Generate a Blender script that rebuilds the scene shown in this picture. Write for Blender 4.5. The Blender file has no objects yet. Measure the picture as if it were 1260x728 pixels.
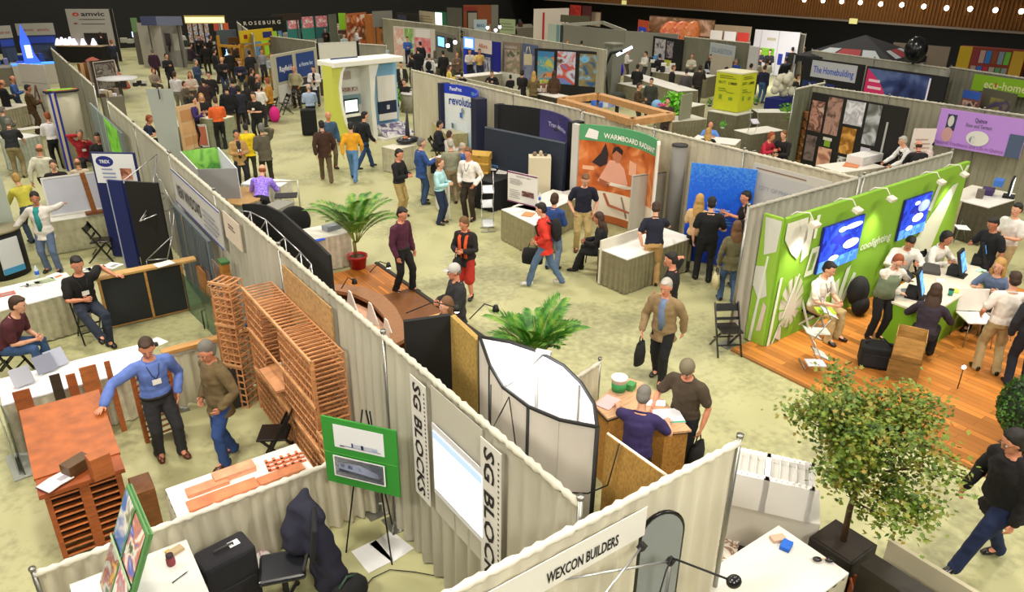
import bpy, math, random, re
from mathutils import Vector as V, Matrix, Euler
random.seed(7)
PI = math.pi
col = bpy.context.scene.collection
# ---------------------------------------------------------------- camera (hall grid: X to far right, Y to far left)
FPX, PITCH, ROLL, YAW, CAMH = 900.457, .426453, .01142804, 2.19428731, 5.91763
def _w(v): return V((v.x*math.sin(YAW)-v.y*math.cos(YAW), v.x*math.cos(YAW)+v.y*math.sin(YAW), v.z))
_f = V((0, math.cos(PITCH), -math.sin(PITCH))); _u = V((0, math.sin(PITCH), math.cos(PITCH))); _x = V((1, 0, 0))
_c, _s = math.cos(ROLL), math.sin(ROLL)
CR, CU, CF = _w(_c*_x+_s*_u), _w(-_s*_x+_c*_u), _w(_f)
def at(px, py, z=0.0):
    d = CR*((px-630)/FPX) - CU*((py-364)/FPX) + CF
    k = (z-CAMH)/d.z
    return V((d.x*k, d.y*k, z))
cam = bpy.data.cameras.new('camera'); cam.sensor_width = 36; cam.lens = 36*FPX/1260; cam.clip_end = 300; cam.clip_start = .1
camo = bpy.data.objects.new('camera', cam); col.objects.link(camo)
mw = Matrix((CR, CU, -CF)).transposed().to_4x4(); mw.translation = V((0, 0, CAMH)); camo.matrix_world = mw
bpy.context.scene.camera = camo
# ---------------------------------------------------------------- materials
def lin(h):
    h = h.lstrip('#'); r = []
    for i in (0, 2, 4):
        c = int(h[i:i+2], 16)/255; r.append(c/12.92 if c <= .04045 else ((c+.055)/1.055)**2.4)
    return (*r, 1)
_m = {}
def M(k):
    if not isinstance(k, str): return k
    if k in _m: return _m[k]
    a = k.split(':'); kind = a[0] if len(a) > 1 or not k.startswith('#') else 'plain'
    c = a[0] if kind == 'plain' else a[1]
    m = bpy.data.materials.new(kind+'_'+re.sub('[^0-9a-z]', '', c)); m.use_nodes = True
    nt = m.node_tree; b = nt.nodes['Principled BSDF']; L = nt.links.new; N = nt.nodes.new
    b.inputs['Base Color'].default_value = lin(c); b.inputs['Roughness'].default_value = .7
    def noise(scale, detail=3, coord='Object', vec=None):
        t = N('ShaderNodeTexCoord'); n = N('ShaderNodeTexNoise'); n.inputs['Scale'].default_value = scale; n.inputs['Detail'].default_value = detail
        mp = N('ShaderNodeMapping'); mp.inputs['Scale'].default_value = vec or (1, 1, 1); L(t.outputs[coord], mp.inputs[0]); L(mp.outputs[0], n.inputs['Vector']); return n
    def ramp(fac, stops, interp='LINEAR'):
        r = N('ShaderNodeValToRGB'); r.color_ramp.interpolation = interp
        while len(r.color_ramp.elements) < len(stops): r.color_ramp.elements.new(.5)
        for e, (p, cc) in zip(r.color_ramp.elements, stops): e.position = p; e.color = cc
        L(fac, r.inputs[0]); L(r.outputs[0], b.inputs['Base Color']); return r
    def sh(cc, f): return (cc[0]*f, cc[1]*f, cc[2]*f, 1)
    if kind == 'cloth':      # woven cloth, slight mottling
        n = noise(9, 4); ramp(n.outputs[0], [(.3, sh(lin(c), .84)), (.7, sh(lin(c), 1.14))]); b.inputs['Roughness'].default_value = .9
    elif kind == 'drape':    # thin hall drape, a little light passes through
        n = noise(3, 5, vec=(1, 1, .25)); ramp(n.outputs[0], [(.3, sh(lin(c), .86)), (.7, sh(lin(c), 1.12))]); b.inputs['Roughness'].default_value = .85
        tr = N('ShaderNodeBsdfTranslucent'); tr.inputs[0].default_value = lin(c); mx = N('ShaderNodeMixShader'); mx.inputs[0].default_value = .25
        out = nt.nodes['Material Output']; L(b.outputs[0], mx.inputs[1]); L(tr.outputs[0], mx.inputs[2]); L(mx.outputs[0], out.inputs[0])
    elif kind == 'wood':
        n = noise(6, 5, vec=(1, 1, 5) if len(a) < 3 else (1, 8, 1)); ramp(n.outputs[0], [(.3, sh(lin(c), .72)), (.7, sh(lin(c), 1.2))]); b.inputs['Roughness'].default_value = .5
    elif kind == 'osb':
        n = noise(25, 3, vec=(1, 2.5, 1)); ramp(n.outputs[0], [(.3, sh(lin(c), .7)), (.5, lin(c)), (.7, sh(lin(c), 1.25))]); b.inputs['Roughness'].default_value = .7
    elif kind == 'gloss': b.inputs['Roughness'].default_value = .25
    elif kind == 'skin':
        n = noise(14, 2); ramp(n.outputs[0], [(.3, sh(lin(c), .9)), (.7, sh(lin(c), 1.08))]); b.inputs['Roughness'].default_value = .55
    elif kind == 'metal': b.inputs['Metallic'].default_value = .85; b.inputs['Roughness'].default_value = .35
    elif kind == 'leaf':
        n = noise(7, 3); ramp(n.outputs[0], [(.35, lin(c)), (.5, lin(a[2])), (.68, lin(a[3]))]); b.inputs['Roughness'].default_value = .5
    elif kind == 'pic':      # printed picture: patches of the given inks
        sc = float(a[-1]); n = noise(sc, 2.5); cs = a[1:-1]
        n.inputs['Distortion'].default_value = .6
        ramp(n.outputs[0], [(.32+.36*i/max(1, len(cs)-1)-.02, lin(x)) for i, x in enumerate(cs)], 'EASE'); b.inputs['Roughness'].default_value = .4
    elif kind == 'grad':     # printed vertical blend with speckle (ink on a banner)
        t = N('ShaderNodeTexCoord'); s = N('ShaderNodeSeparateXYZ'); L(t.outputs['Object'], s.inputs[0]); n = noise(30, 2)
        mr = N('ShaderNodeMapRange'); mr.inputs['From Max'].default_value = float(a[-1]); mr.inputs['To Max'].default_value = .72; L(s.outputs[2], mr.inputs[0])
        ad = N('ShaderNodeMath'); ad.operation = 'MULTIPLY_ADD'; L(n.outputs[0], ad.inputs[0]); ad.inputs[1].default_value = .5; L(mr.outputs[0], ad.inputs[2])
        cs = a[1:-1]; ramp(ad.outputs[0], [(.2+.8*i/(len(cs)-1), lin(x)) for i, x in enumerate(cs)]); b.inputs['Roughness'].default_value = .35
    elif kind == 'emit':
        b.inputs['Emission Color'].default_value = lin(c); b.inputs['Emission Strength'].default_value = float(a[2])
    elif kind == 'screen':   # lit display with patches
        n = noise(float(a[-1]), 2); cs = a[1:-2]; r = ramp(n.outputs[0], [(.35+.3*i/max(1, len(cs)-1), lin(x)) for i, x in enumerate(cs)], 'CONSTANT')
        L(r.outputs[0], b.inputs['Emission Color']); b.inputs['Emission Strength'].default_value = float(a[-2])
    elif kind == 'glass':
        b.inputs['Transmission Weight'].default_value = .9; b.inputs['Roughness'].default_value = .05; b.inputs['IOR'].default_value = 1.2
    elif kind == 'concrete':
        n = noise(.55, 8); n2 = noise(9, 5); n3 = noise(.16, 3)
        mx = N('ShaderNodeMath'); mx.operation = 'MULTIPLY_ADD'; L(n2.outputs[0], mx.inputs[0]); mx.inputs[1].default_value = .45; L(n.outputs[0], mx.inputs[2])
        m2 = N('ShaderNodeMath'); m2.operation = 'MULTIPLY_ADD'; L(n3.outputs[0], m2.inputs[0]); m2.inputs[1].default_value = .5; L(mx.outputs[0], m2.inputs[2])
        ramp(m2.outputs[0], [(.76, sh(lin(c), .6)), (.88, sh(lin(c), .86)), (.98, sh(lin(c), 1.12))]); b.inputs['Roughness'].default_value = .45
    elif kind == 'planks':   # floor boards running along Y
        t = N('ShaderNodeTexCoord'); mp = N('ShaderNodeMapping'); mp.inputs['Rotation'].default_value = (0, 0, PI/2); L(t.outputs['Object'], mp.inputs[0])
        br = N('ShaderNodeTexBrick'); br.inputs['Scale'].default_value = 1; br.inputs['Brick Width'].default_value = 1.3; br.inputs['Row Height'].default_value = float(a[2])
        br.inputs['Mortar Size'].default_value = .004; br.inputs['Color1'].default_value = sh(lin(c), .62); br.inputs['Color2'].default_value = sh(lin(c), 1.35); br.inputs['Mortar'].default_value = sh(lin(c), .35)
        L(mp.outputs[0], br.inputs[0]); L(br.outputs[0], b.inputs['Base Color']); b.inputs['Roughness'].default_value = .4
    _m[k] = m; return m
# ---------------------------------------------------------------- mesh builder
class MB:
    def __init__(s): s.v = []; s.f = []; s.k = []; s.sm = []
    def add(s, vs, fs, mat, X=None, smooth=False):
        o = len(s.v)
        s.v += [tuple(X @ V(p)) if X is not None else tuple(p) for p in vs]
        for f in fs: s.f.append(tuple(i+o for i in f)); s.k.append(mat); s.sm.append(smooth)
    def box(s, a, b, mat, X=None):
        x0, y0, z0 = a; x1, y1, z1 = b
        s.add([(x0,y0,z0),(x1,y0,z0),(x1,y1,z0),(x0,y1,z0),(x0,y0,z1),(x1,y0,z1),(x1,y1,z1),(x0,y1,z1)],
              [(0,3,2,1),(4,5,6,7),(0,1,5,4),(1,2,6,5),(2,3,7,6),(3,0,4,7)], mat, X)
    def ob(s, c, d, mat, r=(0, 0, 0)):     # oriented box: centre, size, rotation
        X = Matrix.Translation(c) @ Euler(r).to_matrix().to_4x4(); h = V(d)/2; s.box(-h, h, mat, X)
    def bar(s, p, q, w, t, mat, up=(0, 0, 1)):   # rectangular bar between two points
        p = V(p); q = V(q); d = (q-p); L = d.length; d.normalize(); u = V(up)
        if abs(d.dot(u)) > .95: u = V((1, 0, 0))
        x = d.cross(u).normalized(); y = x.cross(d)
        X = Matrix((x, y, d)).transposed().to_4x4(); X.translation = p; s.box((-w/2, -t/2, 0), (w/2, t/2, L), mat, X)
    def tube(s, pts, r, mat, n=8, ref=None, r2=None, cap=True):   # r list; r2: second radius list (elliptical)
        pts = [V(p) for p in pts]; k = len(pts)
        if not hasattr(r, '__len__'): r = [r]*k
        if r2 is None: r2 = r
        elif not hasattr(r2, '__len__'): r2 = [r2]*k
        vs = []; fs = []; px = None
        for i in range(k):
            d = (pts[min(i+1, k-1)]-pts[max(i-1, 0)]).normalized()
            x = V(ref) if ref is not None else (px if px is not None else (V((1, 0, 0)) if abs(d.x) < .9 else V((0, 1, 0))))
            x = (x-d*x.dot(d)).normalized(); px = x; y = d.cross(x)
            for j in range(n):
                a = 2*PI*j/n; vs.append(pts[i]+x*math.cos(a)*r[i]+y*math.sin(a)*r2[i])
        for i in range(k-1):
            for j in range(n): a = i*n+j; b = i*n+(j+1) % n; fs.append((a, b, b+n, a+n))
        if cap: fs.append(tuple(range(n))[::-1]); fs.append(tuple((k-1)*n+j for j in range(n)))
        s.add(vs, fs, mat, smooth=True)
    def limb(s, pts, r, mat, n=10, r2=None, ref=None):     # tube with rounded ends
        pts = [V(p) for p in pts]; r = list(r) if hasattr(r, '__len__') else [r]*len(pts); r2 = list(r2) if r2 else list(r)
        d0 = (pts[0]-pts[1]).normalized(); d1 = (pts[-1]-pts[-2]).normalized()
        P = [pts[0]+d0*r[0]*.9, pts[0]+d0*r[0]*.6]+pts+[pts[-1]+d1*r[-1]*.6, pts[-1]+d1*r[-1]*.9]
        R = [r[0]*.35, r[0]*.78]+r+[r[-1]*.78, r[-1]*.35]; R2 = [r2[0]*.35, r2[0]*.78]+r2+[r2[-1]*.78, r2[-1]*.35]
        s.tube(P, R, mat, n, ref, R2)
    def ell(s, c, r, mat, n=12, m=8, X=None):
        vs = [(0, 0, r[2])]; fs = []
        for i in range(1, m):
            t = PI*i/m
            for j in range(n): a = 2*PI*j/n; vs.append((r[0]*math.sin(t)*math.cos(a), r[1]*math.sin(t)*math.sin(a), r[2]*math.cos(t)))
        vs.append((0, 0, -r[2])); e = len(vs)-1
        for j in range(n): fs.append((0, 1+j, 1+(j+1) % n)); fs.append((e, 1+(m-2)*n+(j+1) % n, 1+(m-2)*n+j))
        for i in range(m-2):
            for j in range(n): a = 1+i*n+j; b = 1+i*n+(j+1) % n; fs.append((a, a+n, b+n, b))
        T = Matrix.Translation(c); s.add(vs, fs, mat, X @ T if X is not None else T, True)
    def lathe(s, prof, mat, n=20, c=(0, 0, 0)):
        vs = []; fs = []
        for r, z in prof:
            for j in range(n): a = 2*PI*j/n; vs.append((c[0]+r*math.cos(a), c[1]+r*math.sin(a), c[2]+z))
        for i in range(len(prof)-1):
            for j in range(n): a = i*n+j; b = i*n+(j+1) % n; fs.append((a, b, b+n, a+n))
        fs.append(tuple(range(n))[::-1]); fs.append(tuple((len(prof)-1)*n+j for j in range(n))); s.add(vs, fs, mat, smooth=n > 8)
    def prism(s, poly, z0, z1, mat, X=None):
        n = len(poly); s.add([(x, y, z0) for x, y in poly]+[(x, y, z1) for x, y in poly],
            [tuple(range(n))[::-1], tuple(range(n, 2*n))]+[(i, (i+1) % n, n+(i+1) % n, n+i) for i in range(n)], mat, X)
    def build(s, name, parent=None, bevel=0, loc=None):
        me = bpy.data.meshes.new(name); me.from_pydata(s.v, [], s.f)
        ks = []
        for k in s.k:
            if k not in ks: ks.append(k)
        for k in ks: me.materials.append(M(k))
        idx = {k: i for i, k in enumerate(ks)}
        me.polygons.foreach_set('material_index', [idx[k] for k in s.k]); me.polygons.foreach_set('use_smooth', s.sm); me.update()
        o = bpy.data.objects.new(name, me); col.objects.link(o)
        if parent is not None: o.parent = parent
        if loc is not None: o.location = loc
        if bevel:
            b = o.modifiers.new('edge', 'BEVEL'); b.width = bevel; b.segments = 2; b.limit_method = 'ANGLE'
        return o
def tag(o, label, cat, group=None, kind=None):
    if label: o['label'] = label
    if cat: o['category'] = cat
    if group: o['group'] = group
    if kind: o['kind'] = kind
    return o
def thing(name, label, cat, loc=(0, 0, 0), rz=0, group=None, s=1):
    o = bpy.data.objects.new(name, None); o.empty_display_size = .2; col.objects.link(o)
    o.location = loc; o.rotation_euler = (0, 0, rz); o.scale = (s, s, s); return tag(o, label, cat, group)
def dup(o, loc=None, rz=None, label=None, parent=None):
    c = o.copy(); col.objects.link(c)
    if parent is not None: c.parent = parent
    if loc is not None: c.location = loc
    if rz is not None: c.rotation_euler = (0, 0, rz)
    if label: c['label'] = label
    for ch in list(o.children): dup(ch, parent=c)
    return c
def structure(name, mb): return tag(mb.build(name), None, None, kind='structure')
_tx = {}
def text_geo(t):
    if t not in _tx:
        cu = bpy.data.curves.new('lettering', 'FONT'); cu.body = t; cu.size = 1; cu.resolution_u = 2; cu.offset = .02
        o = bpy.data.objects.new('lettering', cu); col.objects.link(o)
        dg = bpy.context.evaluated_depsgraph_get(); me = bpy.data.meshes.new_from_object(o.evaluated_get(dg))
        vs = [tuple(v.co) for v in me.vertices]; fs = [tuple(p.vertices) for p in me.polygons]
        bpy.data.objects.remove(o); bpy.data.curves.remove(cu); bpy.data.meshes.remove(me)
        _tx[t] = (vs, fs, max([v[0] for v in vs] or [1]))
    return _tx[t]
def art(parent, W, H, items, y=-.01, z0=0, prefix=''):
    """printed artwork on a board of width W, height H: shapes in 0..1 board units, board faces -Y"""
    pm = MB(); tm = MB(); k = 0
    for it in items:
        k += 1; yy = y-.0035*min(k, 6); t = it[0]
        if t == 'r': u0, v0, u1, v1, m = it[1:6]; pm.box((u0*W, yy, z0+v0*H), (u1*W, yy+.003, z0+v1*H), m)
        elif t == 'e':
            u, v, ru, rv, m = it[1:6]; n = 24; X = Matrix(((1,0,0,0),(0,0,1,0),(0,1,0,0),(0,0,0,1)))
            pm.prism([(u*W+ru*W*math.cos(-2*PI*j/n), z0+v*H+rv*H*math.sin(-2*PI*j/n)) for j in range(n)], yy, yy+.003, m, X)
        elif t == 'g':
            X = Matrix(((1,0,0,0),(0,0,1,0),(0,1,0,0),(0,0,0,1))); pm.prism([(u*W, z0+v*H) for u, v in it[1]], yy, yy+.003, it[2], X)
        elif t == 'l':
            u0, v0, u1, v1, n, m = it[1:7]
            for i in range(n):
                v = v1-(v1-v0)*(i+.5)/n; e = u1 if i % 3 else u0+(u1-u0)*.82
                pm.box((u0*W, yy, z0+(v-.25*(v1-v0)/n)*H), (e*W, yy+.003, z0+(v+.12*(v1-v0)/n)*H), m)
        elif t == 't':
            u, v, h, s, m = it[1:6]; rot = it[6] if len(it) > 6 else 0; wmax = it[7] if len(it) > 7 else None
            vs, fs, w = text_geo(s); sc = h*H/.72; sx = sc if not wmax else wmax*W/w
            if rot: X = Matrix.Translation((u*W, yy, z0+v*H)) @ Matrix(((0,sc,0,0),(0,0,1,0),(-sx,0,0,0),(0,0,0,1)))
            else: X = Matrix.Translation((u*W, yy, z0+v*H)) @ Matrix(((sx,0,0,0),(0,0,1,0),(0,sc,0,0),(0,0,0,1)))
            tm.add(vs, fs, m, X)
    if pm.v: pm.build(prefix+'printed_artwork', parent)
    if tm.v: tm.build(prefix+'lettering', parent)
def ang(a, b): return math.atan2(b[1]-a[1], b[0]-a[0])
def panel(name, label, cat, a, b, z0, z1, color='#dddddd', items=(), t=.03, group=None, frame=None, feet=False, tilt=0, bevel=0):
    a = V((a[0], a[1], 0)); b = V((b[0], b[1], 0)); W = (b-a).length
    r = thing(name, label, cat, (a.x, a.y, z0), ang(a, b), group)
    if tilt: r.rotation_euler = Euler((tilt, 0, 0)).to_matrix().to_4x4().to_euler(); r.rotation_euler = (Matrix.Rotation(ang(a, b), 3, 'Z') @ Matrix.Rotation(tilt, 3, 'X')).to_euler()
    m = MB(); m.box((0, -t/2, 0), (W, t/2, z1-z0), color); bo = m.build('board', r, bevel)
    if frame:
        m = MB(); w = .035; H = z1-z0; y0, y1 = -t/2-.012, t/2+.012
        m.box((0, y0, 0), (w, y1, H), frame); m.box((W-w, y0, 0), (W, y1, H), frame); m.box((w, y0, 0), (W-w, y1, w), frame); m.box((w, y0, H-w), (W-w, y1, H), frame); m.build('frame', r)
    if items: art(bo, W, z1-z0, items, -t/2-(.014 if frame else .002))
    if feet:
        m = MB()
        for x in (.12*W, .88*W): m.box((x-.03, -.2, 0), (x+.03, .2, .03), '#888880')
        o = m.build('foot', r)
    return r
def curtain_mesh(mb, L, z0, z1, mat, step=.03, amp=.03, x0=0, seed=0, wl=.16):
    rnd = random.Random(seed); n = max(4, int(L/step)); nz = 5; ph = 0; vs = []; fs = []; A = []
    for i in range(n+1): ph += step/wl*2*PI*rnd.uniform(.6, 1.4); A.append(amp*math.sin(ph)*rnd.uniform(.7, 1.1))
    for k in range(nz+1):
        z = z1+(z0-z1)*k/nz; g = [.45, .8, 1, 1.1, 1.2, 1.3][k]
        for i in range(n+1): vs.append((x0+L*i/n, A[i]*g, z))
    for k in range(nz):
        for i in range(n): a = k*(n+1)+i; fs.append((a, a+n+1, a+n+2, a+1))
    mb.add(vs, fs, mat, smooth=True)
def drape(label, a, b, h=2.44, color='#a9a692', bay=3.05, step=.03, z0=.03, group=None, rod='#d9d5c4', postm='metal:#9a9a94', top=True, low=False):
    a = V((a[0], a[1], 0)); b = V((b[0], b[1], 0)); W = (b-a).length
    r = thing('pipe_and_drape', label, 'drape', a, ang(a, b), group); nb = max(1, round(W/bay)); bw = W/nb
    for i in range(nb):
        m = MB(); curtain_mesh(m, bw-.02, z0, h-.02, 'drape:'+color, step, seed=int(W*100+i), x0=i*bw+.01, wl=.15 if low else .21, amp=.042); m.build('drape', r)
    m = MB(); n = max(6, int(W/.05)); pts = [(W*i/n, 0, h+.002*math.sin(i*2.1)) for i in range(n+1)]
    m.tube(pts, [.03+.008*math.sin(i*2.7)+.005*math.sin(i*1.3) for i in range(n+1)], 'drape:'+rod if top else postm, 8); m.build('rod_sleeve', r)
    for i in range(nb+1):
        m = MB(); m.tube([(i*bw, 0, .012), (i*bw, 0, h+.05)], .022, postm, 8); m.tube([(i*bw, 0, h+.05), (i*bw, 0, h+.08)], .03, postm, 8); m.box((i*bw-.15, -.12, 0), (i*bw+.15, .12, .012), postm); m.build('post', r)
    return r
def table(label, a, b, w, h=.76, top='#e8e6df', skirt='#8f8b70', name='skirted_table', cat='table', group=None, bare=False):
    """front edge a->b (left to right seen from camera), depth w away"""
    a = V((a[0], a[1], 0)); b = V((b[0], b[1], 0)); W = (b-a).length; r = thing(name, label, cat, a, ang(a, b), group)
    m = MB(); m.box((0, 0, h-.03), (W, w, h), top); m.build('tabletop', r, .008)
    if bare:
        for x in (.05, W-.05):
            for y in (.05, w-.05): m = MB(); m.tube([(x, y, 0), (x, y, h-.03)], .018, skirt, 6); m.build('leg', r)
        return r
    for (p, q) in (((0, 0), (W, 0)), ((W, 0), (W, w)), ((W, w), (0, w)), ((0, w), (0, 0))):
        m = MB(); L = (V(q)-V(p)).length; curtain_mesh(m, L, .02, h-.03, 'cloth:'+skirt, .03, .02, seed=int(L*99), wl=.12)
        o = m.build('skirt', r, loc=(p[0], p[1], 0)); o.rotation_euler = (0, 0, ang(p, q))
    return r
def block(name, label, cat, a, b, w, z0, z1, color, group=None, bevel=.01, extra=None):
    a = V((a[0], a[1], 0)); b = V((b[0], b[1], 0)); W = (b-a).length; r = thing(name, label, cat, (a.x, a.y, z0), ang(a, b), group)
    m = MB(); m.box((0, 0, 0), (W, w, z1-z0), color); m.build('body', r, bevel)
    if extra: extra(r, W, w, z1-z0)
    return r
def papers(label, px, py, z, color='#f2f0ea', s=(.22, .3), rz=0, t=.006, items=None, name='paper_sheet', cat='paper', group=None):
    p = at(px, py, z); r = thing(name, label, cat, (p.x, p.y, z+.002), rz, group); m = MB(); m.box((-s[0]/2, -s[1]/2, 0), (s[0]/2, s[1]/2, t), color); m.build('sheet', r)
    if items:
        m = MB()
        for (u0, v0, u1, v1, c) in items: m.box(((u0-.5)*s[0], (v0-.5)*s[1], t), ((u1-.5)*s[0], (v1-.5)*s[1], t+.002), c)
        m.build('printed_block', r)
    return r
def folding_chair(label, p, rz, c='#141414', seatc='#1c1a18', group=None, h=.45, tall=.82):
    """slatted folding chair facing +Y"""
    r = thing('folding_chair', label, 'chair', p, rz, group); w = .2; bm = 'gloss:'+c
    for s in (-1, 1):
        m = MB(); m.bar((s*w, .22, 0), (s*w, -.22, tall), .022, .035, bm); m.build('front_leg', r)
        m = MB(); m.bar((s*(w-.03), -.26, 0), (s*(w-.03), .16, h), .02, .032, bm); m.build('rear_leg', r)
    m = MB(); m.box((-w+.02, -.16, h-.015), (w-.02, .22, h+.015), 'gloss:'+seatc); m.build('seat', r, .01)
    m = MB()
    k = (tall-.03)/tall; y1 = .22-.44*k; m.ob((0, -.2, tall-.09), (2*w, .018, .13), bm, (.45, 0, 0)); m.ob((0, -.12, tall-.26), (2*w, .015, .05), bm, (.45, 0, 0)); m.build('backrest', r, .004)
    m = MB(); m.bar((-w, .12, .18), (w, .12, .18), .02, .02, bm); m.bar((-w+.03, -.15, .2), (w-.03, -.15, .2), .02, .02, bm); m.build('stretcher', r)
    return r
# ---------------------------------------------------------------- people
def ik(a, b, l1, l2, pole):
    a = V(a); b = V(b); d = b-a; L = d.length; mx = (l1+l2)*.995
    if L > mx: b = a+d*(mx/L); d = b-a; L = mx
    x = (l1*l1-l2*l2+L*L)/(2*L); h = math.sqrt(max(0, l1*l1-x*x)); dn = d.normalized(); p = V(pole); p = p-dn*p.dot(dn)
    if p.length < 1e-4: p = V((0, 1, 0))
    return a+dn*x+p.normalized()*h, b
POSE = dict(
 stand=dict(hl=(-.25, .08, .84), hr=(.25, .08, .84)),
 stand2=dict(fl=(-.14, .06, 0), fr=(.12, -.04, 0), hl=(-.27, .02, .84), hr=(.2, .24, 1.05)),
 pockets=dict(hl=(-.21, .1, .92), hr=(.21, .1, .92), fl=(-.13, .05, 0)),
 hold=dict(hl=(-.09, .29, 1.12), hr=(.09, .29, 1.12)),
 fold=dict(hl=(.09, .22, 1.18), hr=(-.1, .24, 1.14)),
 talk=dict(hl=(-.26, .05, .84), hr=(.14, .33, 1.2), fl=(-.15, .08, 0)),
 walk=dict(fl=(-.09, .3, 0), fr=(.09, -.34, .05), hl=(-.25, -.16, .86), hr=(.25, .22, .9), lean=5),
 lean=dict(hl=(-.2, .52, .92), hr=(.2, .52, .92), lean=24, pelvis=(0, -.02, .9)),
 phone=dict(hl=(-.12, .2, 1.0), hr=(.1, .07, 1.55)),
 sit=dict(pelvis=(0, 0, .53), fl=(-.14, .42, 0), fr=(.14, .42, 0), hl=(-.1, .36, .68), hr=(.1, .36, .68), lean=6),
 sitlean=dict(pelvis=(0, 0, .53), fl=(-.17, .4, 0), fr=(.17, .44, 0), hl=(-.06, .42, .62), hr=(.07, .42, .62), lean=26),
 desk=dict(pelvis=(0, 0, .53), fl=(-.14, .4, 0), fr=(.14, .4, 0), hl=(-.17, .42, .82), hr=(.17, .42, .82), lean=16),
 cross=dict(pelvis=(0, 0, .53), fl=(-.1, .42, 0), fr=(.05, .62, .22), hl=(-.06, .36, .72), hr=(.07, .34, .72), lean=4),
)
_pc = {}
def remeshed(mb, voxel, extra=None, smooth=4):
    me = bpy.data.meshes.new('t'); me.from_pydata(mb.v, [], mb.f); o = bpy.data.objects.new('t', me); col.objects.link(o)
    m = o.modifiers.new('r', 'REMESH'); m.mode = 'VOXEL'; m.voxel_size = voxel; m.use_smooth_shade = True
    s = o.modifiers.new('s', 'SMOOTH'); s.iterations = smooth; s.factor = .5
    dg = bpy.context.evaluated_depsgraph_get(); out = bpy.data.meshes.new_from_object(o.evaluated_get(dg))
    bpy.data.objects.remove(o); bpy.data.meshes.remove(me)
    r = MB(); r.v = [tuple(v.co) for v in out.vertices]; r.f = [tuple(p.vertices) for p in out.polygons]; r.k = [0]*len(r.f); r.sm = [True]*len(r.f); bpy.data.meshes.remove(out)
    if extra: 
        o2 = len(r.v); r.v += extra.v; r.f += [tuple(i+o2 for i in f) for f in extra.f]; r.k += extra.k; r.sm += extra.sm
    return r
from mathutils import noise as NZ
def folds(mb, amp):
    for i, (x, y, z) in enumerate(mb.v):
        n = NZ.noise(V((x*7, y*7, z*16)))*amp+NZ.noise(V((x*22+5, y*22, z*9)))*amp*.5; r = math.hypot(x, y) or 1; mb.v[i] = (x+x/r*n, y+y/r*n, z+n*.5)
    return mb
def mesh_of(mb, name):
    me = bpy.data.meshes.new(name); me.from_pydata(mb.v, [], mb.f); n = max(mb.k)+1 if mb.k else 1
    for i in range(n): me.materials.append(None)
    me.polygons.foreach_set('material_index', mb.k); me.polygons.foreach_set('use_smooth', mb.sm); me.update(); return me
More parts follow.
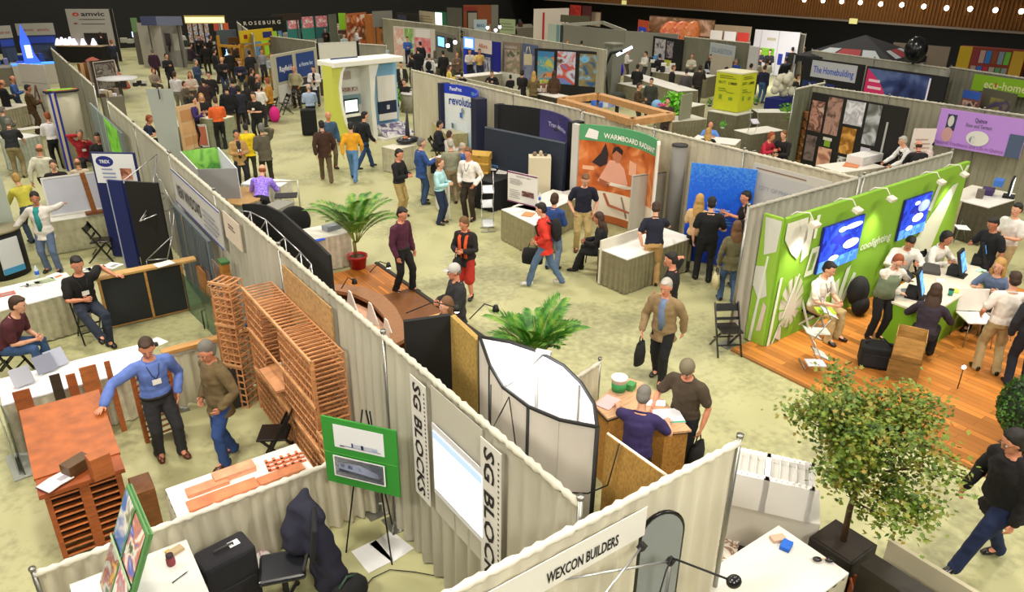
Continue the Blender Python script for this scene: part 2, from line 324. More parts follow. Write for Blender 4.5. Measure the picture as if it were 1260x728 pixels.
def figure(P, sleeve, hairst, fat, lod, fem, bottomst='P'):
    vox = (.0125, .02, .03)[lod]
    pel = V(P.get('pelvis', (0, 0, .93))); ln = math.radians(P.get('lean', 0)); tw = math.radians(P.get('twist', 0)); sd = math.radians(P.get('side', 0))
    R = Matrix.Rotation(sd, 3, 'Y') @ Matrix.Rotation(-ln, 3, 'X'); Rt = R @ Matrix.Rotation(tw, 3, 'Z'); up = R @ V((0, 0, 1))
    def sp(t): return pel+up*t
    side = Rt @ V((1, 0, 0)); hips = V((1, 0, 0))
    fw = 1+fat*.5; sh = .17 if fem else .19
    TR = [(-.1, .14, .1), (0, .168*fw, .118*fw), (.12, (.13 if fem else .15)*fw, .1*fw*fw), (.25, .15*fw, .118*fw), (.36, .165*fw, .122*fw), (.44, .16, .1), (.49, .11, .078), (.53, .065, .06)]
    if fem: TR[1] = (0, .175*fw, .12*fw)
    hd = P.get('head', (0, 12)); hy = math.radians(hd[0]); hp = math.radians(hd[1])
    Rh = Matrix.Rotation(hy, 3, 'Z') @ Matrix.Rotation(-hp, 3, 'X'); lnh = ln*.35
    Rh = Matrix.Rotation(tw, 3, 'Z') @ Matrix.Rotation(-lnh, 3, 'X') @ Rh
    nb = sp(.52); hc = nb+(up*.6+V((0, 0, .4))).normalized()*.075+Rh @ V((0, .02, .115)); Xh = (Rh*1.1).to_4x4(); Xh.translation = hc; Xh[3][3] = 1
    shl = {}; arms = {}
    for s, k in ((-1, 'hl'), (1, 'hr')):
        a = sp(.435)+side*sh*s; t = V(P[k]); el, wr = ik(a, t, .29, .265, P.get('e'+k[1], (s*.75, -.75, -.55))); arms[k] = (a, el, wr); 
    legs = {}
    for s, k in ((-1, 'fl'), (1, 'fr')):
        f = V(P.get(k, (s*.11, 0, 0))); a = pel+hips*.088*s+V((0, 0, -.03)); an = f+V((0, 0, .085)); kn, an = ik(a, an, .43, .415, P.get('k'+k[1], (s*.12, 1, 0))); legs[k] = (a, kn, an, f)
    def torso(m, inf, t0=-.1, t1=.54, wide=0):
        ts = [x for x in TR if t0-.01 <= x[0] <= t1]
        if t0 < -.1: ts = [(t0, .175*fw+wide, .125*fw+wide)]+ts
        m.tube([sp(t) for t, a, b in ts], [a+inf for t, a, b in ts], 0, 16, side, [b+inf for t, a, b in ts])
    # body: one continuous surface
    b = MB(); torso(b, 0)
    for k in arms:
        a, el, wr = arms[k]; q = .88 if fem else 1
        b.limb([a, a.lerp(el, .4), el, el.lerp(wr, .35), wr], [.055*q, .05*q, .039*q, .04*q, .027*q], 0)
        b.limb([sp(.46), a], [.06, .055*q], 0)
    for k in legs:
        a, kn, an, f = legs[k]; b.limb([a, a.lerp(kn, .4), kn, kn.lerp(an, .35), an], [.088*fw, .08*fw, .056, .057, .04], 0); b.limb([an, f+V((0, .1, .05))], [.042, .03], 0)
    b.limb([sp(.46), nb, hc+Rh @ V((0, -.02, -.05))], [.06, .055, .054], 0)
    b.ell((0, -.004, .012), (.073, .092, .1), 0, 16, 12, Xh); b.ell((0, .022, -.05), (.054, .064, .068), 0, 12, 8, Xh)
    b.ell((0, .066, -.095), (.026, .022, .02), 0, 8, 6, Xh); b.ell((0, .094, -.018), (.012, .02, .022), 0, 8, 6, Xh)
    for s in (-1, 1): b.ell((s*.074, -.004, -.012), (.011, .02, .032), 0, 8, 6, Xh)
    ex = MB(); tips = {}
    for s, k in ((-1, 'hl'), (1, 'hr')):
        a, el, wr = arms[k]; d = (wr-el).normalized(); hn = P.get('n'+k[1], 'in'); n = V((-s, 0, 0)) if hn == 'in' else V((0, 0, -1)) if hn == 'down' else V(hn)
        if hn == 'down': d = (d*V((1, 1, .15))).normalized()
        n = (n-d*n.dot(d)); n = n.normalized() if n.length > .1 else V((0, 1, 0)); ac = d.cross(n).normalized(); pe = wr+d*.085; 
        b.limb([wr, wr+d*.04, pe], [.022, .038, .038], 0, 8, [.019, .015, .013], ac); curl = P.get('curl', .55)
        th = 1 if (ac.dot(V((0, 0, 1)))+ac.dot(V((0, .6, 0)))) > 0 else -1
        for i in range(4):
            o = pe+ac*(.03-.02*i)*th-d*.012; L = (.068, .078, .072, .055)[i]; p = [o]; dd = d+ac*th*(.12-.08*i)
            for j, fr in enumerate((.45, .3, .25)): dd = (dd+n*curl*.6).normalized(); p.append(p[-1]+dd*L*fr*1.05)
            ex.tube(p, [.0095, .009, .008, .0062], 0, 6 if lod else 8)
        o = wr+d*.03+ac*.03*th; p = [o, o+(d*.5+ac*th*.8).normalized()*.03, o+(d*.5+ac*th*.8).normalized()*.03+(d+n*.4).normalized()*.032]; ex.tube(p, [.012, .0105, .008], 0, 6)
        tips[k] = wr+d*.1
    if lod < 2:
        for s in (-1, 1):
            ex.ell((s*.03, .08, .004), (.013, .009, .008), 1, 8, 6, Xh); ex.ell((s*.03, .0875, .004), (.0062, .004, .0062), 2, 8, 6, Xh)
            ex.ell((s*.03, .085, .022), (.016, .005, .0026), 2, 8, 4, Xh)
        ex.ell((0, .084, -.06), (.022, .006, .0065), 3, 8, 6, Xh)
    else:
        for s in (-1, 1): ex.ell((s*.03, .082, .004), (.011, .006, .006), 2, 6, 4, Xh)
    body = remeshed(b, vox, ex, 3 if lod else 2)
    # clothes
    inf = {'S': .017, 'L': .017, 'J': .032, 'T': .012}[sleeve]; hem = {'S': -.1, 'L': -.07, 'J': -.2, 'T': -.06}[sleeve]
    if P.get('pelvis', (0, 0, .93))[2] < .7: hem = max(hem, -.1)
    c = MB(); torso(c, inf, hem, .5, .01 if sleeve == 'J' else 0)
    for k in arms:
        a, el, wr = arms[k]; q = .9 if fem else 1; e = min(inf, .021)+.003; c.limb([sp(.45), a], [.065+inf*.6, .058*q+e], 0)
        if sleeve == 'S': c.limb([a, a.lerp(el, .4), a.lerp(el, .72)], [.058*q+e, .054*q+e, .05*q+e], 0)
        else: c.limb([a, a.lerp(el, .4), el, el.lerp(wr, .4), el.lerp(wr, .93)], [.058*q+e, .052*q+e, .043*q+e, .042*q+e, .033+e], 0)
    if sleeve != 'S': c.limb([nb-up*.05, nb+up*.0], [.072+inf*.3, .062], 0)
    else: c.limb([nb-up*.06, nb-up*.015], [.075, .062], 0)
    top = remeshed(c, vox*1.1, None, 3)
    if lod < 2: folds(top, .014 if sleeve == 'J' else .011)
    g = MB(); 
    ts = [(-.1, .145, .108), (0, .17*fw, .12*fw), (.07, .158*fw, .11*fw)]; g.tube([sp(t) for t, x, y in ts], [x+.014 for t, x, y in ts], 0, 16, hips, [y+.014 for t, x, y in ts])
    for k in legs:
        a, kn, an, f = legs[k]
        if bottomst == 'K': g.limb([a, a.lerp(kn, .5), kn+V((0, 0, -.02))], [.1*fw, .11, .12], 0)
        else: g.limb([a, a.lerp(kn, .45), kn, kn.lerp(an, .4), an+(kn-an)*.02, an+(an-kn).normalized()*.035], [.1*fw, .094*fw, .076, .071, .068, .07], 0)
    trs = remeshed(g, vox*1.1, None, 3)
    if lod < 2: folds(trs, .01)
    s_ = MB()
    for s, k in ((-1, 'fl'), (1, 'fr')):
        a, kn, an, f = legs[k]; fy = math.radians(P.get('y'+k, s*-8)); D = Matrix.Rotation(fy, 3, 'Z') @ V((0, 1, 0)); lift = V((0, 0, 0)) if f.z < .1 else V((0, 0, -.01))
        base = V((an.x, an.y, an.z-.085)); sl = -.45 if f.z > .03 and f.z < .1 else 0
        p = [base+D*x+V((0, 0, z-x*sl*.0)) for x, z in ((-.075, .045), (-.03, .055), (.05, .05), (.12, .036), (.175, .026))]
        s_.tube(p, [.03, .04, .046, .047, .03], 0, 10, D.cross(V((0, 0, 1))), [.044, .05, .042, .032, .022])
        s_.tube([base+V((0, 0, .04)), base+V((0, 0, .11))], [.046, .046], 0, 8)
    hm = MB(); 
    if hairst == 'b': hm.ell((0, -.022, -.012), (.078, .083, .062), 0, 14, 8, Xh)
    elif hairst in 'sml':
        t = .006 if hairst == 's' else .014; hm.ell((0, -.028, .037), (.076+t*.5, .086+t*.8, .084+t*.8), 0, 16, 10, Xh); hm.ell((0, -.04, -.01), (.075+t*.5, .068+t, .08+t), 0, 14, 8, Xh)
        if hairst == 's': hm.ell((0, .028, .092), (.055, .05, .024), 0, 12, 6, Xh)
        if hairst in 'ml':
            for s in (-1, 1): hm.ell((s*.071, -.022, -.02 if hairst == 'm' else -.035), (.016, .036, .06 if hairst == 'm' else .085), 0, 8, 8, Xh)
            hm.ell((0, -.052, -.045), (.07, .045, .075 if hairst == 'm' else .1), 0, 12, 8, Xh)
        if hairst == 'l':
            hm.ell((0, -.07, -.2), (.1, .045, .16), 0, 12, 10, Xh)
            for s in (-1, 1): hm.ell((s*.08, -.01, -.13), (.03, .035, .12), 0, 8, 8, Xh)
    elif hairst in 'ch':
        hm.ell((0, -.012, .035), (.084, .1, .088), 0, 16, 10, Xh)
        if hairst == 'c': hm.ell((0, .095, .045), (.062, .06, .01), 0, 12, 6, Xh)
        else: hm.tube([Xh @ V((0, -.008, .0)), Xh @ V((0, -.008, .045))], .083, 0, 14, None, .1)
        hm.ell((0, -.04, -.015), (.078, .07, .06), 1, 12, 8, Xh)
    hair = folds(remeshed(hm, vox*.9, None, 2), .009) if hairst in 'sml' else hm
    cl = MB(); cn = nb-up*.012+R @ V((0, .006, 0)); cl.tube([cn+R @ V((.078*math.cos(j*PI/9), .074*math.sin(j*PI/9), .012*math.cos(j*PI/9-PI/2)*-1.6)) for j in range(19)], .013, 0, 6)
    bl = MB(); bl.tube([sp(-.005), sp(.035)], .168*fw+.022, 0, 20, hips, .118*fw+.022)
    return dict(collar=mesh_of(cl, 'collar'), belt=mesh_of(bl, 'belt'), body=mesh_of(body, 'body'), top=mesh_of(top, 'top'), trs=mesh_of(trs, 'trousers'), shoes=mesh_of(s_, 'shoes'), hair=mesh_of(hair, 'hair'), Xh=Xh, hc=hc, sp=sp, arms=arms, R=Rt, hands=tips, inf=inf)
SK = {'f': 'skin:#d9a184', 'm': 'skin:#b9785a', 'd': 'skin:#7a4a34', 'r': 'skin:#cf8a6c'}
HC = {'k': '#1a1512', 'b': '#3a2619', 'l': '#6b4a2c', 'y': '#b08a4c', 'g': '#6b6761', 'w': '#aaa59b', 'r': '#8a4524'}
def person(hx, hy, z, face, pose, st, hair, top, bot, label, lod=1, fem=False, skin='f', shoe='#1a1614', fat=0, s=None, **o):
    """st = sleeve + hair style; hair = colour key; face 0 = toward camera, 90 = screen right"""
    P = dict(POSE[pose]) if isinstance(pose, str) else dict(POSE[pose[0]], **pose[1]); hp = at(hx, hy, z)
    tc = V((-hp.x, -hp.y, 0)).normalized(); rt = V((-tc.y, tc.x, 0)); a = math.radians(face); d = tc*math.cos(a)+rt*math.sin(a); rz = math.atan2(-d.x, d.y)
    seated = P.get('pelvis', (0, 0, .93))[2] < .7
    if s is None: s = z/1.32 if seated else z/1.76
    # first estimate of where the head sits over the base, to stand the figure under it
    ln = math.radians(P.get('lean', 0)); pel = V(P.get('pelvis', (0, 0, .93))); off = V((pel.x, pel.y+math.sin(ln)*.62+.03, 0))*s
    root = V((hp.x, hp.y, 0))-Matrix.Rotation(rz, 3, 'Z') @ off; inv = Matrix.Rotation(-rz, 3, 'Z')
    key = None
    for k in ('hl', 'hr', 'fl', 'fr'):
        if k in o: w = o[k]; q = at(*w); P[k] = tuple((inv @ (V((q.x, q.y, q.z))-root))/s)
    for k in ('nl', 'nr', 'curl', 'el', 'er'):
        if k in o: P[k] = o[k]
    if 'look' in o: P['head'] = o['look']
    key = (repr(sorted(P.items())), st, fat, lod, fem, o.get('skirt'))
    if key not in _pc: _pc[key] = figure(P, st[0], st[1], fat, lod, fem, 'K' if o.get('skirt') else 'P')
    F = _pc[key]; r = thing('person', label, 'person', (root.x, root.y, o.get('z0', 0)), rz, o.get('group'), s)
    def put(name, me, mats, par=None):
        ob = bpy.data.objects.new(name, me); col.objects.link(ob); ob.parent = par or r
        for i, m in enumerate(mats):
            if i < len(ob.material_slots): ob.material_slots[i].link = 'OBJECT'; ob.material_slots[i].material = M(m)
        return ob
    hc = HC.get(hair, hair); put('body', F['body'], [SK[skin], '#d8d4cc', '#2a1c14', '#a8584a']); tob = put('jacket' if st[0] == 'J' else 'shirt', F['top'], ['cloth:'+top if top[0] == '#' else top])
    bob = put('skirt' if o.get('skirt') else 'trousers', F['trs'], ['cloth:'+bot]); put('shoes', F['shoes'], ['gloss:'+shoe])
    put('hat' if st[1] in 'ch' else 'hair', F['hair'], [o.get('hat', '#777777') if st[1] in 'ch' else hc, hc])
    if lod < 2 and pose != 'x': put('collar', F['collar'], [M('cloth:'+top) if top[0] == '#' else M(top)], tob)
    if lod == 0 and st[0] == 'L' and not fem: put('belt', F['belt'], ['#15110e'], bob)
    sp = F['sp']; Rt = F['R']; fy = .12+F['inf']
    if o.get('badge'):
        p = sp(.26)+Rt @ V((o.get('bx', .0), fy*1.08, 0)); m = MB(); X = (Rt.to_4x4()); X.translation = p; m.box((-.05, 0, -.035), (.05, .006, .035), '#eeeae4', X); nbo = m.build('name_badge', r)
        m = MB(); 
        for q in (-1, 1): m.tube([p+V((0, .002, .03)), sp(.36)+Rt @ V((q*.04, .135+F['inf'], 0)), sp(.47)+Rt @ V((q*.07, .085+F['inf'], 0))], .005, '#20201f', 5)
        m.build('lanyard', nbo)
    if o.get('front'):     # open jacket: shirt front between the lapels
        m = MB(); m.tube([sp(.02)+Rt @ V((0, .04+F['inf'], 0)), sp(.25)+Rt @ V((0, .05+F['inf'], 0)), sp(.42)+Rt @ V((0, .035+F['inf'], 0)), sp(.5)+Rt @ V((0, .0+F['inf'], 0))], [.06, .075, .085, .065], 'cloth:'+o['front'], 12, Rt @ V((1, 0, 0)), [.09, .095, .095, .07]); m.build('shirt_front', r)
    if o.get('scarf'):
        m = MB()
        for q in (-1, 1): m.tube([sp(.0)+Rt @ V((q*.06, .16, 0)), sp(.25)+Rt @ V((q*.06, .175, 0)), sp(.42)+Rt @ V((q*.075, .15, 0)), sp(.53)+Rt @ V((q*.06, .0, 0)), sp(.5)+Rt @ V((0, -.09, 0))], [.04, .035, .035, .03, .03], 'cloth:'+o['scarf'], 8, Rt @ V((1, 0, 0)), [.012]*5)
        m.build('scarf', r)
    if o.get('glasses'):
        m = MB(); X = F['Xh']
        for q in (-1, 1): m.tube([X @ V((q*.03+.02*math.cos(j*PI/4), .097, .002+.014*math.sin(j*PI/4))) for j in range(9)], .002, '#222222', 4); m.tube([X @ V((q*.05, .095, .004)), X @ V((q*.076, .0, .0))], .002, '#222222', 4)
        m.build('glasses', r)
    if o.get('apron'):
        m = MB(); m.tube([sp(-.05), sp(.1), sp(.3), sp(.45)], [.2, .18, .185, .16], 'cloth:'+o['apron'], 16, Rt @ V((1, 0, 0)), [.15, .135, .155, .125]); m.build('vest', r)
    if o.get('pack'):
        m = MB(); X = Rt.to_4x4(); X.translation = sp(.27); m.ell((0, -.24, 0), (.16, .11, .24), 'cloth:'+o['pack'], 12, 10, X)
        for q in (-1, 1): m.tube([X @ V((q*.1, -.16, .15)), X @ V((q*.12, -.02, .225)), X @ V((q*.12, .15, .12)), X @ V((q*.13, .12, -.06)), X @ V((q*.12, -.12, -.12))], .018, 'cloth:'+o['pack'], 6)
        bo = m.build('backpack', None); bo.matrix_world = r_mat(r); tag(bo, o['packlabel'], 'backpack')
    if o.get('bag'):       # hand bag hanging from a hand
        k = o.get('bagk', 'hl'); W = Matrix.Translation(r.location) @ Matrix.Rotation(rz, 4, 'Z'); h = W @ (F['hands'][k]*s); bw, bh, bt = o.get('bags', (.34, .28, .12))
        t = thing(o.get('bagn', 'handbag'), o['baglabel'], 'bag', (h.x, h.y, max(.0, h.z-.12-bh)), rz); m = MB()
        m.tube([(0, 0, 0), (0, 0, bh*.5), (0, 0, bh)], [bt*.55, bt*.6, bt*.35], 'cloth:'+o['bag'], 12, (1, 0, 0), [bw/2, bw/2*1.05, bw/2*.85]); m.build('bag_body', t)
        m = MB(); m.tube([(0, -bw*.25, bh*.95), (0, -bw*.12, bh+.12), (0, bw*.12, bh+.12), (0, bw*.25, bh*.95)], .01, '#1a1a1a', 6); m.build('strap', t)
    if seated and not o.get('nochair'):
        nm = label.split(' ')[:0]
        q = Matrix.Rotation(rz, 3, 'Z') @ V((0, -.04, 0)); sh = (pel.z-.07)*s
        if o.get('chair', 1) == 1: folding_chair('dark folding chair under '+o.get('who', label), (root.x+q.x, root.y+q.y, 0), rz, c=o.get('chc', '#171615'), h=sh-.02, tall=sh+.4, group=None)
    return r
def r_mat(r): return Matrix.Translation(r.location) @ r.rotation_euler.to_matrix().to_4x4() @ Matrix.Diagonal((*r.scale, 1))
def P2(x, y, z=0): return V((x, y, z))
# ================================================================= setting
m = MB(); m.box((-12, -6, -.1), (48, 66, 0), 'concrete:#aaa87d'); structure('floor', m)
m = MB(); m.box((46.6, -6, 0), (47, 66, 9), '#0d0b0b'); structure('wall_right', m)
m = MB(); m.box((-12, 62, 0), (47, 62.4, 9), '#0b0b0b'); structure('wall_back', m)
m = MB(); m.box((-12.4, -6, 0), (-12, 62, 9), '#181614'); structure('wall_left', m)
m = MB(); m.box((0, 61.5, 0), (1.1, 62, 9), '#6d5c44'); structure('trim_1', m)
# balcony along the right wall
BX = 44.0; 
m = MB(); m.box((BX, -6, 3.0), (BX+.3, 66, 6.2), 'cloth:#6b4212')
for i in range(360): y = -6+i*.2; m.box((BX-.05, y, 3.05), (BX, y+.07, 6.2), 'cloth:#7a4c16')
m.box((BX-.12, -6, 2.92), (BX+.35, 66, 3.03), '#7d6f63'); m.box((BX+.3, -6, 3.0), (46.6, 66, 3.2), '#15110e'); structure('trim_2', m)
for i in range(14):
    y = at(1260-34*i*1.0, 14, 3.0)
k = 0
for px, py in ((990, 0), (1013, 1), (1036, 2), (1059, 3), (1084, 5), (1110, 6), (1137, 8), (1165, 10), (1194, 11), (1225, 12.5), (1257, 14)):
    d = CR*((px-630)/FPX)-CU*((py-364)/FPX)+CF; q = d*((BX-.1)/d.x); y, z = q.y, q.z+CAMH
    r = thing('balcony_lamp', 'small round white lamp in the row on the brown balcony front', 'lamp', (BX-.06, y, z), 0, 'lamps on the balcony front')
    m = MB(); m.ell((-.06, 0, 0), (.1, .13, .13), 'emit:#ffe6cc:9', 12, 8); m.build('bulb', r); m = MB(); m.tube([(0, 0, 0), (-.04, 0, 0)], .15, '#4a3a20', 12); m.build('mount', r)
for px, py in ((1050, 26), (768, 3)):
    d = CR*((px-630)/FPX)-CU*((py-364)/FPX)+CF; q = d*((BX-.3)/d.x)
    r = thing('hanging_sign', 'small pale hanging sign below the balcony edge, %s' % ('above the black tent' if px > 900 else 'above the grey hall booths'), 'sign', (BX-.3, q.y, q.z+CAMH-.15)); m = MB(); m.box((-.03, -.25, 0), (.03, .25, .3), 'emit:#c9c27a:.7'); m.build('board', r); m = MB(); m.box((-.01, -.2, .3), (.01, -.18, .6), '#333333'); m.box((-.01, .18, .3), (.01, .2, .6), '#333333'); m.build('hanger', r)
# wooden floor of the green stand
m = MB(); m.box((9.42, -.5, 0), (16.3, 6.68, .035), 'planks:#c07a35:.13'); m.box((9.36, -.5, 0), (9.42, 6.68, .03), '#8a5a24'); structure('floor_wood', m)
# ================================================================= drapes, near
GR = '#b5b2a0'; CRM = '#c4bfa6'
drape('long grey drape line with ruffled top rod behind the wine racks and projector screen', (2.8, 3.04), (2.8, 15.4), color='#b9b5a4', rod='#d6d3c3')
drape('long drape line continuing away behind the truss display and grey panels', (2.8, 15.5), (2.8, 22.5), color=GR, step=.05)
drape('far end of the long drape line beside the blue lit model stand', (2.9, 25.6), (3.0, 37.6), color='#8d8a7a', step=.06)
drape('cream tall drape carrying the builders banner with metal post at its right end', (1.0, 2.88), (4.33, 2.88), color='#ddd8c4', rod='#eeeadf')
drape('low cream divider drape in front of the plank table and brick sample table', (-.58, 6.45), (2.72, 6.45), h=.91, color='#cfc9b4', rod='#e8e4d8', low=True)
drape('low pale divider drape behind the two standing men', (1.3, 10.05), (2.72, 10.05), h=.88, color='#c9c4ac', low=True)
b = MB(); b.box((0, -.07, 0), (1.5, .07, .05), 'wood:#b98a4e:x'); o = b.build('timber_rail', None); o.location = (1.25, 10.05, .93); tag(o, 'pale wooden beam lying along the top of the low divider behind the two men', 'beam')
# ================================================================= booth A (front left): table, poster board, suitcase, chair, easel, screen
a = at(170, 700, .76); q1 = P2(-.35, 5.35); 
table('white table top at the lower edge with a small red jar and pen', (-.35, 5.05), (.66, 5.05), 1.28, top='#dcdbd8', skirt='#b9b5a6')
r = thing('jar', 'small red and dark jar standing on the white front table', 'jar', at(211, 694, .762)); m = MB(); m.lathe([(.035, 0), (.04, .02), (.04, .07), (.03, .09)], '#8a3a44', 16); m.build('jar_body', r); m = MB(); m.lathe([(.033, .09), (.033, .12)], '#3a2430', 16); m.build('lid', r)
papers('short beige wooden sample block on the white front table', 216, 679, .762, '#b9a27c', (.14, .08), .3, .03, name='sample_block', cat='block')
papers('yellow folded tag beside the red jar on the front table', 207, 680, .762, '#d8a51c', (.045, .045), .3, .02, name='paper_tag', cat='tag')
r = thing('pen', 'dark thin pen lying on the white front table', 'pen', at(221, 710, .77)); m = MB(); m.tube([(-.07, -.03, 0), (.07, .03, 0)], .005, '#33343c', 8); m.build('barrel', r); m = MB(); m.tube([(.07, .03, 0), (.085, .036, 0)], .003, '#999999', 6); m.build('tip', r)
# poster board standing on that table, seen steeply
items = [('r', .04, .52, .48, .97, 'pic:#c9ccc4:#8f93a0:#3f67b8:#ded9d2:#6a6f52:3'), ('r', .52, .52, .96, .97, 'pic:#d8c7b8:#2f62cf:#c27a6a:#e6e1da:#4b5a38:4'), ('r', .04, .03, .48, .48, 'pic:#cfc0c8:#d0a33a:#8d4a52:#b9bcb2:#45603a:5'), ('r', .52, .03, .96, .48, 'pic:#a9adb0:#c86a78:#eceae4:#60704e:#7d7f95:4'), ('r', .485, 0, .515, 1, '#4e8a4a'), ('r', 0, .485, 1, .515, '#b9d0b0')]
A0 = at(128, 728, .98); A1 = at(186, 655, 1.08)
panel('poster_board', 'tall narrow board of garden photographs with green edges standing on the front table', 'board', (-.1, 6.17), (-.08, 5.39), .775, 1.775, '#6f9a66', items, t=.02, frame='#5c8f55', tilt=-.41)
# suitcase
def suitcase(label, p, rz, w, d, h, c, extra=True):
    r = thing('suitcase', label, 'suitcase', p, rz); m = MB(); m.box((-w/2, -d/2, .04), (w/2, d/2, h), 'cloth:'+c); m.build('shell', r, .04)
    m = MB(); m.box((-w/2+.05, -d/2-.02, .12), (w/2-.05, -d/2, h*.6), 'cloth:'+c); m.build('front_pocket', r, .008)
    m = MB(); m.tube([(-.09, 0, h-.01), (-.09, 0, h+.03), (.09, 0, h+.03), (.09, 0, h-.01)], .012, '#3a3a3a', 8); m.build('handle', r)
    for x in (-1, 1):
        for y in (-1, 1): m = MB(); m.tube([(x*(w/2-.06)-.012, y*(d/2-.05), .03), (x*(w/2-.06)+.012, y*(d/2-.05), .03)], .03, '#111111', 12); m.build('wheel', r)
    if extra: m = MB(); m.box((.05, -.03, h+.002), (.15, .05, h+.008), '#e8e8ee'); m.build('tag', r)
    return r
p = at(272, 668, .78); suitcase('large black upright suitcase with white tag beside the front table', (p.x, p.y-.1, 0), math.radians(8), .5, .32, .78, '#1b1a20')
r = thing('plastic_bag', 'crumpled clear plastic bag lying behind the black suitcase', 'bag', at(262, 690, 0)+V((.05, .15, 0))); m = MB(); rr = random.Random(3)
m.ell((0, 0, .14), (.2, .13, .14), 'gloss:#a9a9a4', 14, 9); m.v = [(x*(1+rr.uniform(-.15, .15)), y*(1+rr.uniform(-.15, .15)), max(0, z*(1+rr.uniform(-.2, .25)))) for x, y, z in m.v]; m.build('bag_body', r)
r = thing('plastic_bag', 'white and pink printed plastic bag on the floor beside the black cushioned chair', 'bag', at(322, 706, 0)); m = MB(); m.ell((0, 0, .1), (.19, .16, .12), 'pic:#efece8:#efece8:#d26a8a:#e8e4de:7', 14, 9); m.v = [(x*(1+rr.uniform(-.2, .2)), y*(1+rr.uniform(-.2, .2)), max(0, z*(1+rr.uniform(-.2, .2)))) for x, y, z in m.v]; m.build('bag_body', r)
# chair with coat
p = at(352, 672, .62); r = thing('cushioned_chair', 'black cushioned office chair with a dark coat thrown over it', 'chair', (p.x-.1, p.y-.15, 0), math.radians(-20))
m = MB(); m.box((-.22, -.2, .5), (.22, .2, .56), 'gloss:#1c1d22'); m.build('seat', r, .03); m = MB(); m.tube([(0, 0, .1), (0, 0, .5)], .03, '#111111', 10); m.build('column', r)
for i in range(5): a = i*2*PI/5; m = MB(); m.tube([(0, 0, .1), (.28*math.cos(a), .28*math.sin(a), .05)], .02, '#111111', 6); m.ell((.28*math.cos(a), .28*math.sin(a), .03), (.03, .03, .03), '#111111', 8, 6); m.build('leg', r)
m = MB(); m.tube([(.24, .16, .5), (.3, .2, .9)], .018, '#141414', 6); m.tube([(.2, -.2, .62), (.3, .2, .66)], .02, '#141414', 6); m.build('back_support', r); m = MB(); m.ob((.32, .05, .82), (.05, .38, .4), 'cloth:#16161b', (0, .15, 0)); m.build('backrest', r, .02)
o = thing('coat', 'dark navy coat draped over the back of the black cushioned chair', 'coat', (p.x+.18, p.y-.08, 0), math.radians(-20)); m = MB()
m.limb([(.02, .28, 1.02), (.0, .16, .92), (-.05, .02, .72)], [.06, .17, .2], 0, 14, [.05, .12, .12]); m.limb([(.1, -.02, .88), (.14, -.12, .66), (.2, -.2, .3)], [.1, .15, .17], 0, 14, [.08, .11, .1]); m.limb([(.05, .1, .92), (.12, 0, .9)], [.12, .1], 0); m.limb([(-.02, .1, .8), (-.14, .2, .42)], [.12, .1], 0)
mm = remeshed(m, .02, None, 3); rr = random.Random(5); mm.v = [(x+.012*math.sin(28*z+9*y), y+.014*math.sin(25*x+12*z), z) for x, y, z in mm.v]; mm.k = ['cloth:#1a1a2c']*len(mm.f); mm.build('coat_body', o)
r = thing('backpack', 'black backpack with green lining slumped beside the coat chair', 'backpack', at(430, 726, .15)-V((0, 0, .15))); m = MB(); m.ell((0, 0, .16), (.2, .15, .16), 'cloth:#18181a', 12, 8); m.build('bag_body', r); m = MB(); m.tube([(-.12, -.05, .28), (-.02, -.02, .36), (.1, .02, .28)], .015, '#2f4a38', 6); m.build('strap', r)
# easel with green boards
e0 = P2(2.08, 6.18); e1 = P2(2.58, 5.5); E = panel('display_board', 'green board with a drawing and a house photograph on the black easel', 'board', (e0.x, e0.y), (e1.x, e1.y), .93, 1.74, '#2f8a2f', [
 ('r', .16, .58, .83, .92, '#dfe0e6'), ('r', .24, .615, .78, .625, '#7a7d92'), ('r', .4, .625, .74, .68, '#b8bccb'), ('r', .4, .625, .42, .69, '#3a3f70'), ('r', .53, .625, .56, .69, '#20244c'), ('r', .68, .63, .74, .665, '#9aa4c8'), ('r', .24, .62, .3, .63, '#40435c'),
 ('r', .13, .14, .83, .46, '#e4e4e8'), ('r', .15, .155, .81, .445, 'pic:#1b2418:#2c3d6a:#20301c:#5a6d9a:9'), ('g', [(.2, .27), (.5, .25), (.74, .23), (.74, .3), (.5, .38), (.2, .36)], '#aab3d6'), ('g', [(.2, .27), (.78, .22), (.78, .18), (.2, .22)], '#303a5e'), ('g', [(.23, .3), (.28, .3), (.28, .345), (.23, .345)], '#1c2036'), ('g', [(.33, .29), (.39, .29), (.39, .345), (.33, .345)], '#1c2036'), ('g', [(.45, .285), (.5, .28), (.5, .34), (.45, .345)], '#1c2036'), ('r', .0, .497, 1, .5, '#5fb04a')], t=.02)
c0 = (e0+e1)/2; dn = V((e1.y-e0.y, -(e1.x-e0.x), 0)).normalized()
r = thing('easel', 'thin black tripod easel standing on the floor in front of the grey drape', 'easel', (c0.x-dn.x*.13, c0.y-dn.y*.13, 0), ang(e0, e1))
for q in ((-.28, -.16), (.28, -.16), (.0, .4)):
    m = MB(); m.tube([(q[0], q[1], .0), (q[0]*.15, .04, 1.78)], .009, 'metal:#222222', 8); m.build('leg', r)
m = MB(); m.box((-.3, -.03, .9), (.3, .05, .925), '#1a1a1a'); m.build('shelf', r)
for (x, y, rz, l) in ((458, 684, .35, 'white paper sheet on the floor by the easel foot, nearer the chair'), (482, 672, .5, 'white paper sheet on the floor by the easel foot, under its leg')): papers(l, x, y, 0, '#e9e9ec', (.3, .4), rz-.3, .004)
